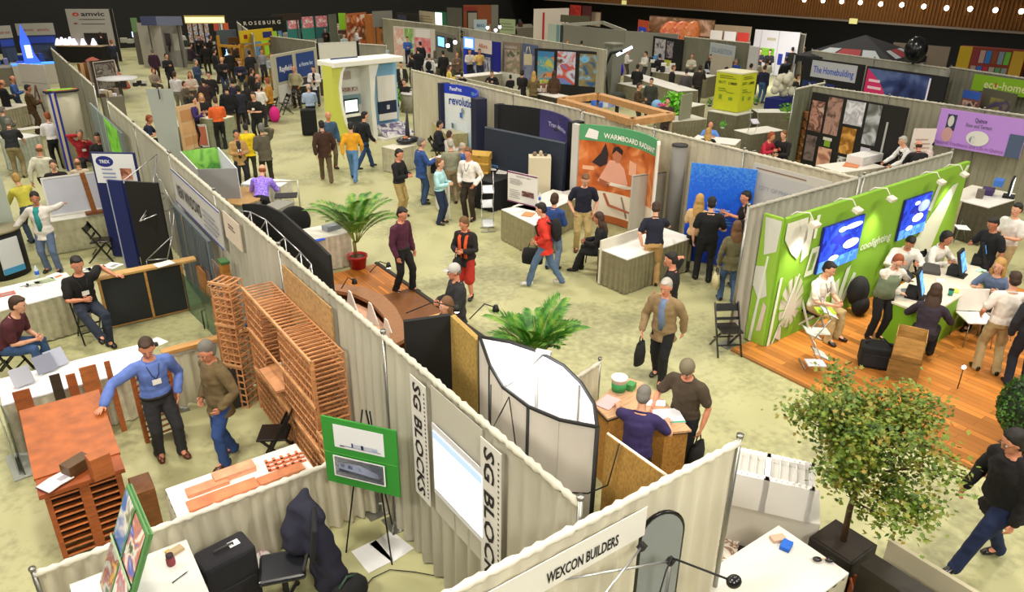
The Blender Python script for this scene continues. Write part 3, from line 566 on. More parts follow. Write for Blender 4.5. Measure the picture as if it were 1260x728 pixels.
# SG BLOCKS banners and screen, hanging on the long drape (face -X)
def sgb(label, y0, w, z0, z1):
    r = thing('banner', label, 'banner', (2.72, y0, z0), -PI/2); m = MB(); m.box((0, -.004, 0), (w, .004, z1-z0), '#cfccc6'); m.build('cloth', r)
    art(r, w, z1-z0, [('t', .18, .96, .42, 'SG BLOCKS', '#1c1418', 1, None)], -.006) if 0 else None
    m = MB(); vs, fs, wd = text_geo('SG BLOCKS'); L = (z1-z0)*.93; sx = L/wd; sy = w*.5/.72; X = Matrix.Translation((w*.2, -.009, z1-z0-(z1-z0)*.03)) @ Matrix(((0, sy, 0, 0), (0, 0, 1, 0), (-sx, 0, 0, 0), (0, 0, 0, 1))); m.add(vs, fs, '#1a1216', X); m.build('lettering', r)
    m = MB()
    for i in range(26): z = (z1-z0)*(.06+.9*i/26); m.box((w*.86, -.008, z), (w*.92, -.004, z+.018), '#4a4448')
    m.build('small_print', r); return r
sgb('white SG BLOCKS banner hanging left of the lit projector screen', 5.42, .3, 1.0, 2.38)
sgb('white SG BLOCKS banner hanging right of the lit projector screen', 4.2, .3, .75, 2.38)
r = thing('wall_sheet', 'plain pale sheet hung on the drape between the two lettered banners', 'sheet', (2.765, 5.1, 0), -PI/2); m = MB(); m.box((0, -.004, .95), (.86, .004, 2.4), '#b5b1a4'); m.build('sheet', r)
r = thing('projection_screen', 'lit white projection picture on the sheet between the banners', 'screen', (2.73, 5.03, 0), -PI/2); m = MB(); m.box((0, -.012, 1.25), (.88, 0, 2.05), '#c9c9cc'); m.build('border', r); m = MB(); m.box((.03, -.018, 1.32), (.85, -.013, 1.98), 'emit:#e8eeff:3'); m.build('lit_picture', r); m = MB(); m.box((.03, -.021, 1.9), (.85, -.018, 1.98), 'emit:#9db4e8:.9'); m.build('title_bar', r)
r = thing('cable', 'thin dark cable curling on the floor below the projector screen', 'cable', at(480, 722, 0)); m = MB(); m.tube([(-.3, .1, .01), (-.1, .2, .02), (.1, .2, .02), (.3, .02, .02), (.5, -.2, .02), (.75, -.1, .02), (.9, .2, .1), (.95, .3, .5)], .006, '#141414', 6); m.build('wire', r)
# white stick in a black holder
# banner with lettering on the cream drape
r = thing('banner', 'white WEXCON BUILDERS banner hung on the cream drape', 'banner', (1.55, 2.82, 0)); m = MB(); m.box((0, -.006, 2.1), (1.7, 0, 2.36), '#eceae4'); m.build('cloth', r); art(r, 1.7, .26, [('t', .46, .22, .38, 'WEXCON BUILDERS', '#17161c', 0, .38)], -.008, 2.1)
# round headed pop-up lamp and rods (front centre)
dz = at(815, 650, 2.0); r = thing('display_stand', 'tall grey round-topped display panel with black rim in front of the cream drape', 'stand', at(817, 636, 2.18)*V((1, 1, 0)) if 0 else V((at(817, 634, 2.16).x, at(817, 634, 2.16).y, 0)), -.35); m = MB()
arcp = [(-.17, .0)]+[(.17*math.cos(PI-PI*j/14)*1.0, 1.98+.2*math.sin(PI*j/14)) for j in range(15)]+[(.17, .0)]
XF = Matrix(((1,0,0,0),(0,0,1,0),(0,1,0,0),(0,0,0,1))); m.prism(arcp, -.015, .015, 'gloss:#8f9698', XF); m.build('panel', r)
m = MB(); m.tube([(x*1.03, 0, z*1.006) for x, z in arcp], .016, 'gloss:#111111', 8); m.build('rim', r)
def popup_rods(label, pts, hubs, name='folding_truss'):
    r = thing(name, label, 'frame', pts[0][0]*0); 
    return r
r = thing('folding_truss', 'folding silver rods with black hubs in front of the round-topped display', 'frame', (2.2, 2.1, 0)); hubs = [at(663, 718, 2.1), at(790, 672, 2.1), at(825, 690, 2.05), at(780, 728, 1.7), at(740, 735, 2.1)]
base = V((2.2, 2.1, 0)); m = MB()
for a_, b_ in ((0, 2), (1, 4)): m.tube([hubs[a_]-base, hubs[b_]-base], .009, 'metal:#c9c9cc', 8)
m.build('rods', r)
for i, h in enumerate(hubs[:3]): m = MB(); m.ob(h-base, (.05, .05, .05), '#141414', (.3, .4, .2)); m.build('hub', r)
m = MB(); m.tube([hubs[0]-base, hubs[0]-base-V((0, 0, 2.08))], .012, 'metal:#888888', 8); m.build('pole', r)
m = MB(); m.tube([hubs[2]-base, V(hubs[2]-base)-V((0, 0, 2.04))], .012, 'metal:#888888', 8); m.build('pole', r)
h0 = at(832, 688, 2.05); h1 = at(903, 715, 2.02); r = thing('arm_light', 'black arm spotlight reaching out over the white counter', 'lamp', h0); m = MB(); m.tube([(0, 0, 0), h1-h0], .008, '#1a1a1a', 8); m.build('arm', r); m = MB(); d = (h1-h0); m.ell(d, (.06, .05, .045), 'gloss:#15151a', 14, 10); m.build('lamp_head', r); m = MB(); m.tube([(0, 0, 0), (-.05, 0, .05), (-.12, -.02, -.02), (-.2, -.02, -.4), (-.26, -.02, -1.0), (-.3, 0, -2.02)], .006, '#15151a', 6); m.build('cord', r)
panel('poster_board', 'pale curved poster below the arm light at the lower edge', 'poster', (3.05, 1.62), (3.5, 1.98), .0, 1.72, '#d9dce0', [('r', .05, .5, .6, .9, '#b9d6e2'), ('r', .8, .1, .95, .9, '#7fc49a')], t=.02)
# right: counter with white top
r = table('white topped counter with phone and blue package beside the potted tree', (4.2, 2.28), (5.46, 2.28), .76, h=.9, top='#d5d3cc', skirt='#bdb7a4')
papers('blue plastic package lying on the white counter', 967, 673, .902, '#1f63c8', (.13, .09), .3, .04, name='package', cat='package')
papers('crumpled beige wrapping beside the blue package on the counter', 957, 664, .902, '#c8a890', (.14, .08), -.4, .035, name='wrapper', cat='wrapper')
r = thing('sunglasses', 'dark sunglasses lying near the corner of the white counter', 'sunglasses', at(1012, 690, .91), -.7); m = MB(); m.ell((-.05, 0, .02), (.045, .03, .02), 'gloss:#101010', 10, 6); m.ell((.06, 0, .02), (.045, .03, .02), 'gloss:#101010', 10, 6); m.tube([(-.02, 0, .03), (.03, 0, .03)], .006, '#c8b090', 6); m.build('frame', r)
# floor things by the foam blocks
def icf(label, p, rz):
    r = thing('foam_block', label, 'block', p, rz); W, D, H = .95, .5, .42; m = MB()
    m.box((-W/2, -D/2, 0), (W/2, -D/2+.07, H), '#f1efec'); m.box((-W/2, D/2-.07, 0), (W/2, D/2, H), '#f1efec'); m.box((-W/2, -D/2, 0), (-W/2+.05, D/2, H), '#f1efec'); m.box((W/2-.05, -D/2, 0), (W/2, D/2, H), '#f1efec'); m.box((-.03, -D/2, 0), (.03, D/2, H), '#f1efec')
    for i in range(16): x = -W/2+.04+i*(W-.08)/15; m.box((x-.009, -D/2+.02, H), (x+.009, -D/2+.06, H+.02), '#f7f5f2'); m.box((x-.009, D/2-.06, H), (x+.009, D/2-.02, H+.02), '#f7f5f2')
    m.box((-W/2+.05, -D/2+.07, 0), (W/2-.05, D/2-.07, H-.06), '#cfccc6'); m.build('foam_shell', r)
    m = MB()
    for i in range(10):
        x = -W/2+.1+i*(W-.2)/9; m.box((x-.006, -D/2+.07, H-.06), (x+.006, D/2-.07, H-.02), '#dcdad4')
    m.build('tie_web', r); return r
p = at(938, 612, .55); r = block('skirted_stand', 'white cloth covered stand holding the white foam wall block', 'stand', (p.x-.62, p.y-.2), (p.x+.4, p.y-.2), .6, 0, .55, '#d9d5cc'); r.rotation_euler.z = math.radians(-56); r.location = (p.x-.42, p.y+.22, 0)
icf('white hollow foam wall block on the cloth covered stand beside the potted tree', (p.x, p.y, .552), math.radians(-56))
r = papers('dark grey floor mat between the foam block stand and white counter', 925, 650, 0, '#2c2a2e', (.9, 1.0), .0, .012, name='floor_mat', cat='mat')
r = papers('rust-spotted white board lying beside the dark mat', 888, 672, 0.013, 'pic:#e9e4da:#e4ded2:#8a5a30:#efeae0:9', (.5, .34), .5, .04, name='stained_board', cat='board')
b = MB(); b.box((0, -.07, 0), (1.1, .07, .05), 'wood:#8a4a2a:x'); 
r = thing('crate', 'open brown wooden crate corner at the lower edge by the counter', 'crate', at(1075, 728, .3)-V((0, 0, .3)), .7); m = MB()
for (x0, y0, x1, y1) in ((-.2, -.2, .2, -.18), (-.2, .18, .2, .2), (-.2, -.18, -.18, .18), (.18, -.18, .2, .18)): m.box((x0, y0, 0), (x1, y1, .3), 'wood:#a5522c')
m.box((-.18, -.18, 0), (.18, .18, .02), 'wood:#7d4022'); m.build('crate_body', r)
# ================================================================= booth B (wood samples and wine racks)
# plank table
r = thing('plank_display', 'brown wooden display stand with slatted front shelves and sloping plank top', 'display stand', (-.4, 7.62, 0)); W = .72; D = 1.35
m = MB(); m.box((-.04, -.05, .9), (W+.04, D*.25, .95), 'wood:#94481f'); m.ob((W/2, D*.62, 1.06), (W+.1, D*.86, .04), 'wood:#a5561f', (.2, 0, 0)); m.build('plank_top', r)
for x in (0, W/2-.05, W-.06): m = MB(); m.box((x, 0, 0), (x+(.1 if 0 < x < .5 else .05), .05, .9), 'wood:#9c5228'); m.build('post', r)
m = MB(); m.box((0, .05, 0), (.03, D-.1, .88), 'wood:#8a4624'); m.box((W-.03, .05, 0), (W, D-.1, .88), 'wood:#8a4624'); m.build('side_panel', r)
m = MB(); m.box((.03, .3, 0), (W-.03, .32, .88), '#2a1810'); m.build('back_panel', r)
for i in range(10):
    z = .05+i*.085; m = MB(); m.ob((W/2, .06, z), (W-.04, .12, .018), 'wood:#b86a34', (-.35, 0, 0)); m.build('slat_shelf', r)
def blockw(label, p, rz, s, c, rx=0): r = thing('wood_block', label, 'block', p, rz); m = MB(); m.box((-s[0]/2, -s[1]/2, 0), (s[0]/2, s[1]/2, s[2]), c); m.build('block_body', r, .004)
p = at(96, 578, .97); blockw('dark weathered timber block lying on the plank display', (p.x, p.y+.02, .96), .5, (.26, .16, .13), 'wood:#5a4228')
p = at(132, 588, .97); blockw('tall upright timber block with cracks on the plank display', (p.x-.03, p.y+.1, .96), .2, (.2, .15, .27), 'wood:#a35a2c')
r = thing('open_book', 'open white book lying at the front corner of the plank display', 'book', (-.27, 7.7, .965), .5); m = MB(); m.ob((-.07, 0, .01), (.14, .2, .012), '#eae4dc', (0, -.08, 0)); m.ob((.07, 0, .01), (.14, .2, .012), '#f0ebe4', (0, .08, 0)); m.build('pages', r); m = MB(); m.box((-.15, -.105, -.004), (.15, .105, .0), '#4a2030'); m.build('cover', r)
m = MB(); m.ob((.07, -.02, .018), (.1, .08, .002), '#a8a4b0', (0, .08, 0)); m.build('printed_picture', r)
# crate behind poster (brown box)
block('wood_box', 'plain brown wooden box beside the slatted plank display', 'box', (.38, 7.62), (.6, 7.62), .35, 0, .55, 'wood:#7a4c26')
# white back table along the divider with laminate sheets
table('long white table behind the leaning wood planks', (-.66, 10.12), (1.2, 10.12), .78, top='#e6e6e8', skirt='#c3bda4')
for i, (px, py, rz, l, c) in enumerate(((28, 468, .2, 'grey glossy sample sheet at the left end of the long white table', '#8f919c'), (56, 452, .25, 'grey folded sample sheet leaning on the long white table', '#7c7f90'), (70, 445, .3, 'silver blue sample sheet standing on the long white table', '#a3a7b8'))):
    p = at(px, py, .82); r = thing('sample_sheet', l, 'sheet', (p.x, p.y, .765), rz); m = MB(); m.ob((0, 0, .12), (.24, .012, .26), 'gloss:'+c, (-.75, 0, 0)); m.build('sheet', r); m = MB(); m.ob((0, .07, .08), (.02, .1, .012), '#555555', (.8, 0, 0)); m.build('prop', r)
papers('white leaflet by the dark tape roll at the table end', 193, 421, .762, '#eceae6', (.2, .26), .4, .006)
r = thing('tape_roll', 'small dark tape roll on the white table behind the blue shirt man', 'tape', at(191, 425, .77)); m = MB(); m.lathe([(.03, 0), (.045, 0), (.045, .04), (.03, .04)], '#15181c', 16); m.build('roll', r)
# leaning planks
for (px, py, w, h, c, l) in ((19, 520, .19, .95, 'wood:#9a5126', 'wide reddish plank leaning at the left end of the white table'), (65, 545, .12, 1.05, 'wood:#3a2d20', 'narrow dark plank leaning on the white table'), (83, 545, .11, 1.0, 'wood:#9c5228', 'narrow reddish plank between dark plank and wide orange plank'), (106, 545, .2, 1.05, 'wood:#b06634', 'wide orange plank leaning near the middle of the white table'), (124, 540, .07, 1.05, 'wood:#a35a2c', 'slim orange strip leaning right of the wide orange plank')):
    x = {19: -.42, 65: -.03, 83: .14, 106: .35, 124: .58}[px]; r = thing('wood_plank', l, 'plank', (x, 9.92, 0)); m = MB(); m.ob((0, .06, h/2-.01), (w, .025, h), c, (-.13, 0, 0)); m.build('board', r, .003)
for x, l in ((.02, 'short grey brown offcut standing before the dark plank'), (.17, 'short brown offcut standing before the reddish plank')): r = thing('wood_offcut', l, 'offcut', (x, 9.72, 0), .1); m = MB(); m.box((-.09, -.02, 0), (.09, .02, .62), 'wood:#6d4a2c'); m.build('board', r, .003)
r = thing('glass_screens', 'dark and clear glass sample panes standing at the left end of the white table', 'glass', (-.62, 9.55, 0), .1); m = MB()
m.box((0, 0, 0), (.012, .5, .8), 'gloss:#4c5448'); m.build('pane', r); m = MB(); m.box((-.05, .05, 0), (-.04, .5, .75), 'gloss:#8b9488'); m.build('pane', r); m = MB(); m.box((-.12, -.05, 0), (.12, .6, .02), '#9fa39a'); m.build('base', r)
# shutter sample (wavy brown)
r = thing('shutter_sample', 'brown slatted shutter panel leaning left of the blue shirt man', 'shutter', (.78, 9.45, 0), math.radians(10)); m = MB(); m.box((-.02, -.02, 0), (.03, .03, 1.1), 'wood:#a35b2c'); m.box((.43, -.02, 0), (.48, .03, 1.1), 'wood:#a35b2c'); m.build('frame', r)
for i in range(12): m = MB(); m.ob((.23, 0, .06+i*.09), (.42, .09, .02), 'wood:#8f4d26', (-.7, 0, 0)); m.build('slat', r)
# brick sample table
table('white table with orange wood floor samples behind the low cream divider', (.66, 6.62), (2.1, 6.62), .62, top='#e9e6e2', skirt='#c9c4b4')
for (x0, y0, x1, y1, z, l, c) in ((.78, 6.68, 1.5, 6.86, .03, 'wide orange sample board nearest the divider on the sample table', '#d07a50'), (.82, 6.92, 1.25, 7.06, .045, 'pinkish orange sample board at the back left of the sample table', '#d8926c'), (1.12, 6.98, 1.56, 7.14, .07, 'pinkish orange sample board behind, on the sample table', '#dc9a76'), (1.5, 6.66, 2.0, 6.8, .05, 'long narrow orange sample board at the right end of the sample table', '#cf8258')):
    block('sample_board', l, 'board', (x0, y0), (x1, y0), y1-y0, .762, .762+z, 'wood:'+c, bevel=.003)
r = thing('brick_grid', 'orange grid of small brick shapes lying on the sample table', 'sample', (1.66, 6.88, .762), -.1); m = MB()
for i in range(5):
    for j in range(3): m.box((i*.085, j*.075, 0), (i*.085+.03, j*.075+.07, .02), '#d77a52'); m.box((i*.085, j*.075, 0), (i*.085+.08, j*.075+.022, .02), '#d77a52')
m.build('grid', r)
# wine racks
def lattice(r, W, H, D, nx, nz, c='#c48a5c', open_at=None):
    """wooden bottle rack W wide (x), D deep (y), H high; rails front and back with cross slats"""
    w = 'wood:'+c
    def op(x, z): return open_at and open_at[0] <= x <= open_at[1] and z >= open_at[2]
    for y, nm in ((0, 'front_ladder'), (D, 'back_ladder')):
        m = MB()
        for i in range(nx+1):
            x = W*i/nx; top = H if not op(x, H) else open_at[2]; m.box((x-.008, y-.008, 0), (x+.008, y+.008, top), w)
        for j in range(nz+1):
            z = H*j/nz
            if not (open_at and z > open_at[2]+.01 and z < H-.02): m.box((0, y-.012, z-.008), (W, y+.004, z+.008), w)
            else: m.box((0, y-.012, z-.008), (open_at[0], y+.004, z+.008), w); m.box((open_at[1], y-.012, z-.008), (W, y+.004, z+.008), w)
        m.build(nm, r)
    m = MB()
    for i in range(nx+1):
        x = W*i/nx
        for j in range(nz+1):
            z = H*j/nz
            if op(x, z) and z < H-.05: continue
            m.box((x-.011, 0, z-.007), (x+.011, D, z+.007), w)
    m.build('bottle_slats', r)
    for z in (H*.36, H*.68, H-.0): m = MB(); m.box((-.02, -.03, z-.018), (W+.02, -.01, z+.018), 'wood:#d09a68'); m.build('face_rail', r)
    return r
r = thing('wine_rack', 'large orange wooden wine rack with a counter niche against the grey drape', 'wine rack', (2.32, 9.42, 0), -PI/2); lattice(r, 2.42, 1.9, .38, 26, 16, open_at=(.62, 1.3, .95))
m = MB(); m.box((.62, -.12, .95), (1.3, .38, .98), 'wood:#cf9468'); m.box((.62, .12, .98), (1.0, .38, .99), '#e6e2dc'); m.build('counter_shelf', r)
for x in (0, 2.42): m = MB(); m.box((x-.02, -.02, 0), (x+.02, .02, 1.9), 'wood:#c88a5a'); m.build('corner_post', r)
r = thing('wine_rack', 'narrow single ladder wine rack standing left of the large rack', 'wine rack', (1.98, 9.75, 0), math.radians(-55)); lattice(r, .3, 1.95, .25, 3, 18, '#c98f60')
r = thing('plywood_sheet', 'raw plywood sheet leaning behind the narrow wine rack', 'plywood', (2.0, 9.93, 0), math.radians(-25)); m = MB(); m.ob((.12, .05, .8), (.3, .02, 1.6), 'wood:#b98352', (-.05, 0, 0)); m.build('board', r)
r = thing('wine_rack', 'low corner piece of wine rack at the right end of the large rack', 'wine rack', (2.3, 6.95, 0), -PI/2); lattice(r, .3, 1.0, .36, 3, 9, '#cc9464')
folding_chair('dark folding chair beside the large wine rack', at(345, 575, 0)+V((.05, .12, 0)), math.radians(60))
p = (2.77, 9.0); r = thing('plywood_sheet', 'tan plywood sheet fixed on the grey drape above the wine rack', 'plywood', (2.74, 8.98, 0), -PI/2); m = MB(); m.box((0, -.01, 1.45), (1.62, .01, 2.3), 'osb:#b58f5e'); m.build('board', r)
r = thing('cabinet', 'small black fridge box behind the two standing men', 'box', (1.9, 9.6, 0)); m = MB(); m.box((0, 0, 0), (.3, .3, .62), '#1a1a18'); m.build('body', r, .01); m = MB(); m.box((.02, -.012, .02), (.28, 0, .6), '#222220'); m.build('door', r)
# ================================================================= booth C (black panels, seated men)
r = panel('solar_board', 'two black panels in a pale wooden frame forming a low wall', 'panel', (.93, 13.42), (2.3, 13.42), .02, .93, '#1d2124', [('r', 0, 0, .03, 1, 'wood:#b98a4a'), ('r', .53, 0, .56, 1, 'wood:#b98a4a'), ('r', .97, 0, 1, 1, 'wood:#b98a4a'), ('r', 0, 0, 1, .03, 'wood:#a87c40')], t=.05)
block('wood_ledge', 'pale wooden ledge along the top of the two black panels', 'ledge', (.9, 13.35), (2.55, 13.35), .2, .935, .985, 'wood:#c39a5c:x')
papers('white paper lying on the wooden ledge over the black panels', 202, 325, .99, '#ecebe6', (.3, .22), .2, .012)
table('white brochure table behind the seated man in maroon', (-.95, 13.3), (.72, 13.55), 1.05, top='#e0dfd8', skirt='#b3ae92')
for (x, y, c, rz, l, s) in ((28, 352, '#efeee8', .3, 'white folded brochure standing near the left end of the brochure table', (.18, .24)), (42, 350, '#c5c6bf', -.2, 'grey leaflet pile on the brochure table', (.25, .2)), (70, 340, '#f1efea', .5, 'white leaflet with orange print on the brochure table', (.22, .3)), (55, 346, '#9fae86', .2, 'pale green leaflet on the brochure table', (.3, .18)), (8, 362, '#b8605a', .1, 'red printed leaflet at the left end of the brochure table', (.25, .16)), (118, 330, '#e7e6df', .3, 'white leaflets beside the seated man in black on the brochure table', (.3, .2)), (138, 327, '#edece6', .6, 'white leaflets nearest the truss on the brochure table', (.25, .3)), (103, 333, '#dfe0d8', 0., 'pale sheet behind the head of the man in black', (.25, .2))):
    papers(l, x, y, .762, c, s, rz, .01, [(.2, .2, .8, .5, '#b9774e' if 'orange' in l else '#8e928a')])
r = thing('water_bottle', 'clear water bottle with blue label on the brochure table', 'bottle', at(47, 341, .765)); m = MB(); m.lathe([(.033, 0), (.035, .02), (.035, .16), (.014, .2), (.014, .22)], 'gloss:#b8c8cf', 14); m.build('bottle_body', r); m = MB(); m.lathe([(.036, .06), (.036, .13)], '#2860c8', 14); m.build('bottle_label', r)
r = thing('wood_rails', 'leaning orange wood panel and glass sheet by the wooden post', 'panel', (2.45, 13.3, 0), math.radians(-85)); m = MB(); m.ob((.35, .1, .42), (.9, .04, .86), 'wood:#a0642c', (0, .0, 0)); m.build('wood_panel', r)
for i in range(7): m = MB(); m.ob((.55+i*.08, -.0, .38), (.025, .03, .8), 'wood:#c8a070', (.0, .4, 0)); m.build('baluster', r)
m = MB(); m.box((-.1, -.18, 0), (1.6, -.17, .75), 'glass:#a8c8b0'); m.build('glass_sheet', r)
r = thing('wood_post', 'tall orange wooden post standing against the drape', 'post', (2.6, 11.55, 0)); m = MB(); m.box((-.06, -.1, 0), (.06, .1, 1.5), 'wood:#a8702e'); m.build('shaft', r); m = MB(); m.box((-.07, -.11, 1.5), (.07, .11, 1.54), '#3f6a3a'); m.build('cap', r)
r = thing('water_bottle', 'water bottle with blue label on the beam beside the wine rack', 'bottle', (2.45, 10.05, .981)); m = MB(); m.lathe([(.033, 0), (.035, .02), (.035, .14), (.014, .18), (.014, .2)], 'gloss:#b8c8cf', 14); m.build('bottle_body', r); m = MB(); m.lathe([(.036, .03), (.036, .1)], '#2a4f90', 14); m.build('bottle_label', r)
r = thing('wire_stand', 'small dark wire stand on the floor behind the wooden beam', 'stand', at(262, 402, 0)); m = MB(); m.tube([(-.14, 0, 0), (-.14, 0, .35), (.12, 0, .4), (.14, 0, 0)], .012, '#1d1f1d', 6); m.build('wire', r)
# hanging sign + grey shutters on the long drape
def onX(name, label, cat, x, y0, y1, z0, z1, color, items, t=.02, parentgroup=None): return panel(name, label, cat, (x, y0), (x, y1), z0, z1, color, items, t=t)
onX('banner', 'pale banner with blue edge lines and black lettering hung on the drape over grey shutters', 'banner', 2.7, 15.0, 11.75, 1.62, 2.28, '#b9b7b4', [('r', 0, .96, 1, 1, '#3b4fa0'), ('r', 0, 0, 1, .04, '#3b4fa0'), ('t', .1, .32, .36, 'NEW WINDOWS', '#221d22', 0, .52), ('l', .66, .15, .95, .7, 4, '#8d8f98')])
onX('sign_sheet', 'small cream sign with short dark lettering hung near the drape top', 'sign', 2.72, 11.6, 10.75, 1.9, 2.34, '#cdbfae', [('l', .3, .5, .7, .72, 2, '#4a3a34')])
onX('shutter_sample', 'tall grey blue ribbed shutter panels standing under the hanging banner', 'panel', 2.62, 14.9, 12.4, .0, 1.6, '#5f676c', [('r', .01+.05*i, .02, .035+.05*i, .98, '#4c545c') for i in range(19)]+[('r', .3, 0, .32, 1, '#b99a52'), ('r', .7, .05, .95, .6, 'pic:#2a3a5a:#8a5a4a:#3a4250:#c9a080:4'), ('r', .6, 0, .615, 1, '#3a3f44')], t=.06)
onX('photo_board', 'orange and grey photo panel standing beside the tall wooden post', 'panel', 2.6, 12.35, 11.7, .3, 1.3, '#6a6258', [('r', .05, .55, .95, .95, 'pic:#b06a3a:#6a4a3a:#8f9098:4'), ('r', .05, .05, .95, .5, 'pic:#3f4250:#8a8078:#b0723c:4')])
# ================================================================= booth D (blue curved pop-up, truss, woman in white)
def popup(label, cx, cy, R, a0, a1, h, face, back, rz=0, items=None, thick=.25):
    """curved pop-up wall: arc centre, radius, angles; 'face' on inner side"""
    r = thing('popup_display', label, 'display wall', (cx, cy, 0), rz); n = 14; m = MB(); vs = []; fs = []
    A = [a0+(a1-a0)*i/n for i in range(n+1)]
    for nm, rad, c in (('inner_face', R, face), ('outer_face', R+thick, back)):
        m = MB(); 
        for i in range(n):
            p = [(rad*math.cos(a), rad*math.sin(a)) for a in (A[i], A[i+1])]; q = [((rad+.03)*math.cos(a), (rad+.03)*math.sin(a)) for a in (A[i], A[i+1])]
            cc = c[i*len(c)//n] if isinstance(c, list) else c; m.prism([p[0], p[1], q[1], q[0]], .02, h, cc)
        m.build(nm, r)
    for a in (a0, a1): m = MB(); m.bar((R*math.cos(a), R*math.sin(a), .02), (R*math.cos(a), R*math.sin(a), h), .06, .06, '#15181f'); m.build('edge_post', r)
    m = MB(); m.tube([((R+thick/2)*math.cos(a), (R+thick/2)*math.sin(a), h) for a in A], .012, 'metal:#777777', 6); m.build('top_frame', r); return r
panel('popup_screen', 'dark blue pop-up panel with white header card and oval emblem', 'display panel', (1.62, 17.15), (2.35, 16.6), .02, 2.3, '#141f58', [('r', .04, .72, .97, .99, '#dfe0e2'), ('e', .3, .92, .2, .05, '#1b2a78'), ('t', .18, .905, .03, 'TREX', '#e8e8f0', 0, .24), ('l', .2, .76, .5, .87, 3, '#8e96b8'), ('r', .62, .755, .88, .86, 'pic:#a8604a:#c98a70:#7a4434:8'), ('r', .5, .02, .53, .7, '#0e1640')], t=.06)
panel('popup_screen', 'dark blue side panel nearer than the oval emblem panel', 'display panel', (1.72, 16.3), (1.95, 16.05), .02, 1.9, '#14205c', [('r', 0, 0, .08, 1, '#9aa0b8')], t=.06)
panel('popup_screen', 'black fabric back of the blue pop-up wall beside the silver truss', 'display panel', (2.0, 16.0), (2.5, 15.5), .02, 1.9, '#121110', (), t=.06)
r = thing('folding_truss', 'tangled folding silver truss rods behind the blue pop-up panels', 'frame', (2.4, 16, 0)); base = V((2.4, 16, 0)); J = {}
for k, (x, y, z) in dict(a=(152, 222, 1.9), b=(193, 190, 2.2), c=(186, 250, 1.4), d=(206, 240, 1.3), e=(172, 272, 1.2), f=(212, 290, .8), g=(180, 320, .35), h=(206, 318, .35), i=(215, 255, 1.3), j=(190, 210, 1.9)).items(): J[k] = at(x, y, z)-base
m = MB()
for s_ in ('ab', 'ad', 'bc', 'ce', 'ei', 'ed', 'df', 'fg', 'fh', 'gh', 'ij', 'bj', 'jc', 'if', 'di'): m.tube([J[s_[0]], J[s_[1]]], .012, 'metal:#c0c0c4', 6)
m.build('rods', r); m = MB(); m.ob(J['c'], (.08, .08, .12), '#d8d8d8', (.3, .2, .4)); m.build('hub', r); m = MB(); m.tube([J['g'], J['g']-V((0, 0, .34))], .012, 'metal:#888888', 6); m.tube([J['h'], V((J['h'].x, J['h'].y, 0))], .012, 'metal:#888888', 6); m.build('foot', r)
table('skirted cream table holding a large framed whiteboard on its side', (.35, 17.95), (1.75, 17.95), .8, top='#dcdad0', skirt='#a9a688')
panel('whiteboard', 'large grey framed board leaning on the skirted table', 'board', (.68, 18.25), (1.85, 18.25), .78, 1.62, '#b4b6c2', (), t=.03, frame='#d0d0cc', tilt=-.12)
r = thing('wood_easel', 'brown wooden easel post standing in front of the grey framed board', 'easel', at(118, 262, .78)); m = MB(); m.ob((-.05, 0, .45), (.1, .05, .95), 'wood:#8a5426', (0, -.08, 0)); m.build('post', r); m = MB(); m.box((-.2, -.08, 0), (.2, .08, .05), 'wood:#7a4820'); m.build('base', r)
for (x, y, l) in ((70, 264, 'white card at the left end of the whiteboard table'), (107, 257, 'white leaflet by the easel base on the whiteboard table')): papers(l, x, y, .762, '#f0efea', (.18, .12), .1, .01)
folding_chair('dark folding chair beside the blue pop-up panels', at(130, 322, 0)+V((0, .15, 0)), math.radians(-110))
panel('popup_screen', 'light grey display panel edge at the left margin', 'display panel', (-.75, 17.6), (.0, 18.1), .02, 2.2, '#a9b2a6', (), t=.06)
r = thing('round_counter', 'black pop-up counter with a white poster front at the left margin', 'counter', at(12, 338, 0)); m = MB(); m.tube([(0, 0, 0), (0, 0, .95)], .42, '#101014', 20, None, .3); m.build('drum', r); m = MB(); m.tube([(0, 0, .95), (0, 0, 1.0)], .46, '#8a8468', 20, None, .34); m.build('counter_top', r); m = MB(); m.ob((-.05, -.32, .5), (.42, .02, .7), '#c9ccd0'); m.ob((-.05, -.335, .2), (.42, .01, .12), '#3a8ab8'); m.build('poster_front', r); r.rotation_euler.z = .5
# ================================================================= row between long drape and aisle (X 2.8 .. 6)
def wallstrip(m, pts, z0, z1, t, c):
    for p, q in zip(pts, pts[1:]):
        p = V((p[0], p[1], 0)); q = V((q[0], q[1], 0)); n = (q-p).normalized(); n = V((-n.y, n.x, 0))*t/2; m.prism([(p-n)[:2], (q-n)[:2], (q+n)[:2], (p+n)[:2]], z0, z1, c)
panel('display_board', 'black display panel with curved top beside the tan panel', 'display panel', (3.36, 6.78), (3.9, 6.62), .02, 2.2, '#0d0c0c', t=.06)
panel('display_board', 'tan wood display panel joined to the black panel', 'display panel', (3.9, 6.6), (3.82, 5.92), .02, 2.2, 'osb:#a88a48', t=.06)
r = thing('oval_booth', 'open oval booth of pale fabric panels in black frames with white lit inside', 'display booth', (3.75, 4.85, 0)); B0 = V((3.75, 4.85, 0))
fr = [V((3.78, 5.84, 0)), V((3.52, 5.25, 0)), V((3.4, 4.86, 0)), V((3.4, 4.45, 0)), V((3.5, 4.13, 0)), V((3.7, 3.86, 0))]
bk = [V((3.78, 5.84, 0)), V((3.98, 5.55, 0)), V((4.1, 5.2, 0)), V((4.13, 4.85, 0)), V((4.06, 4.5, 0)), V((3.92, 4.15, 0)), V((3.7, 3.86, 0))]
m = MB(); wallstrip(m, [p-B0 for p in fr], .03, 2.27, .02, 'drape:#d6d0c6'); m.build('outer_fabric', r)
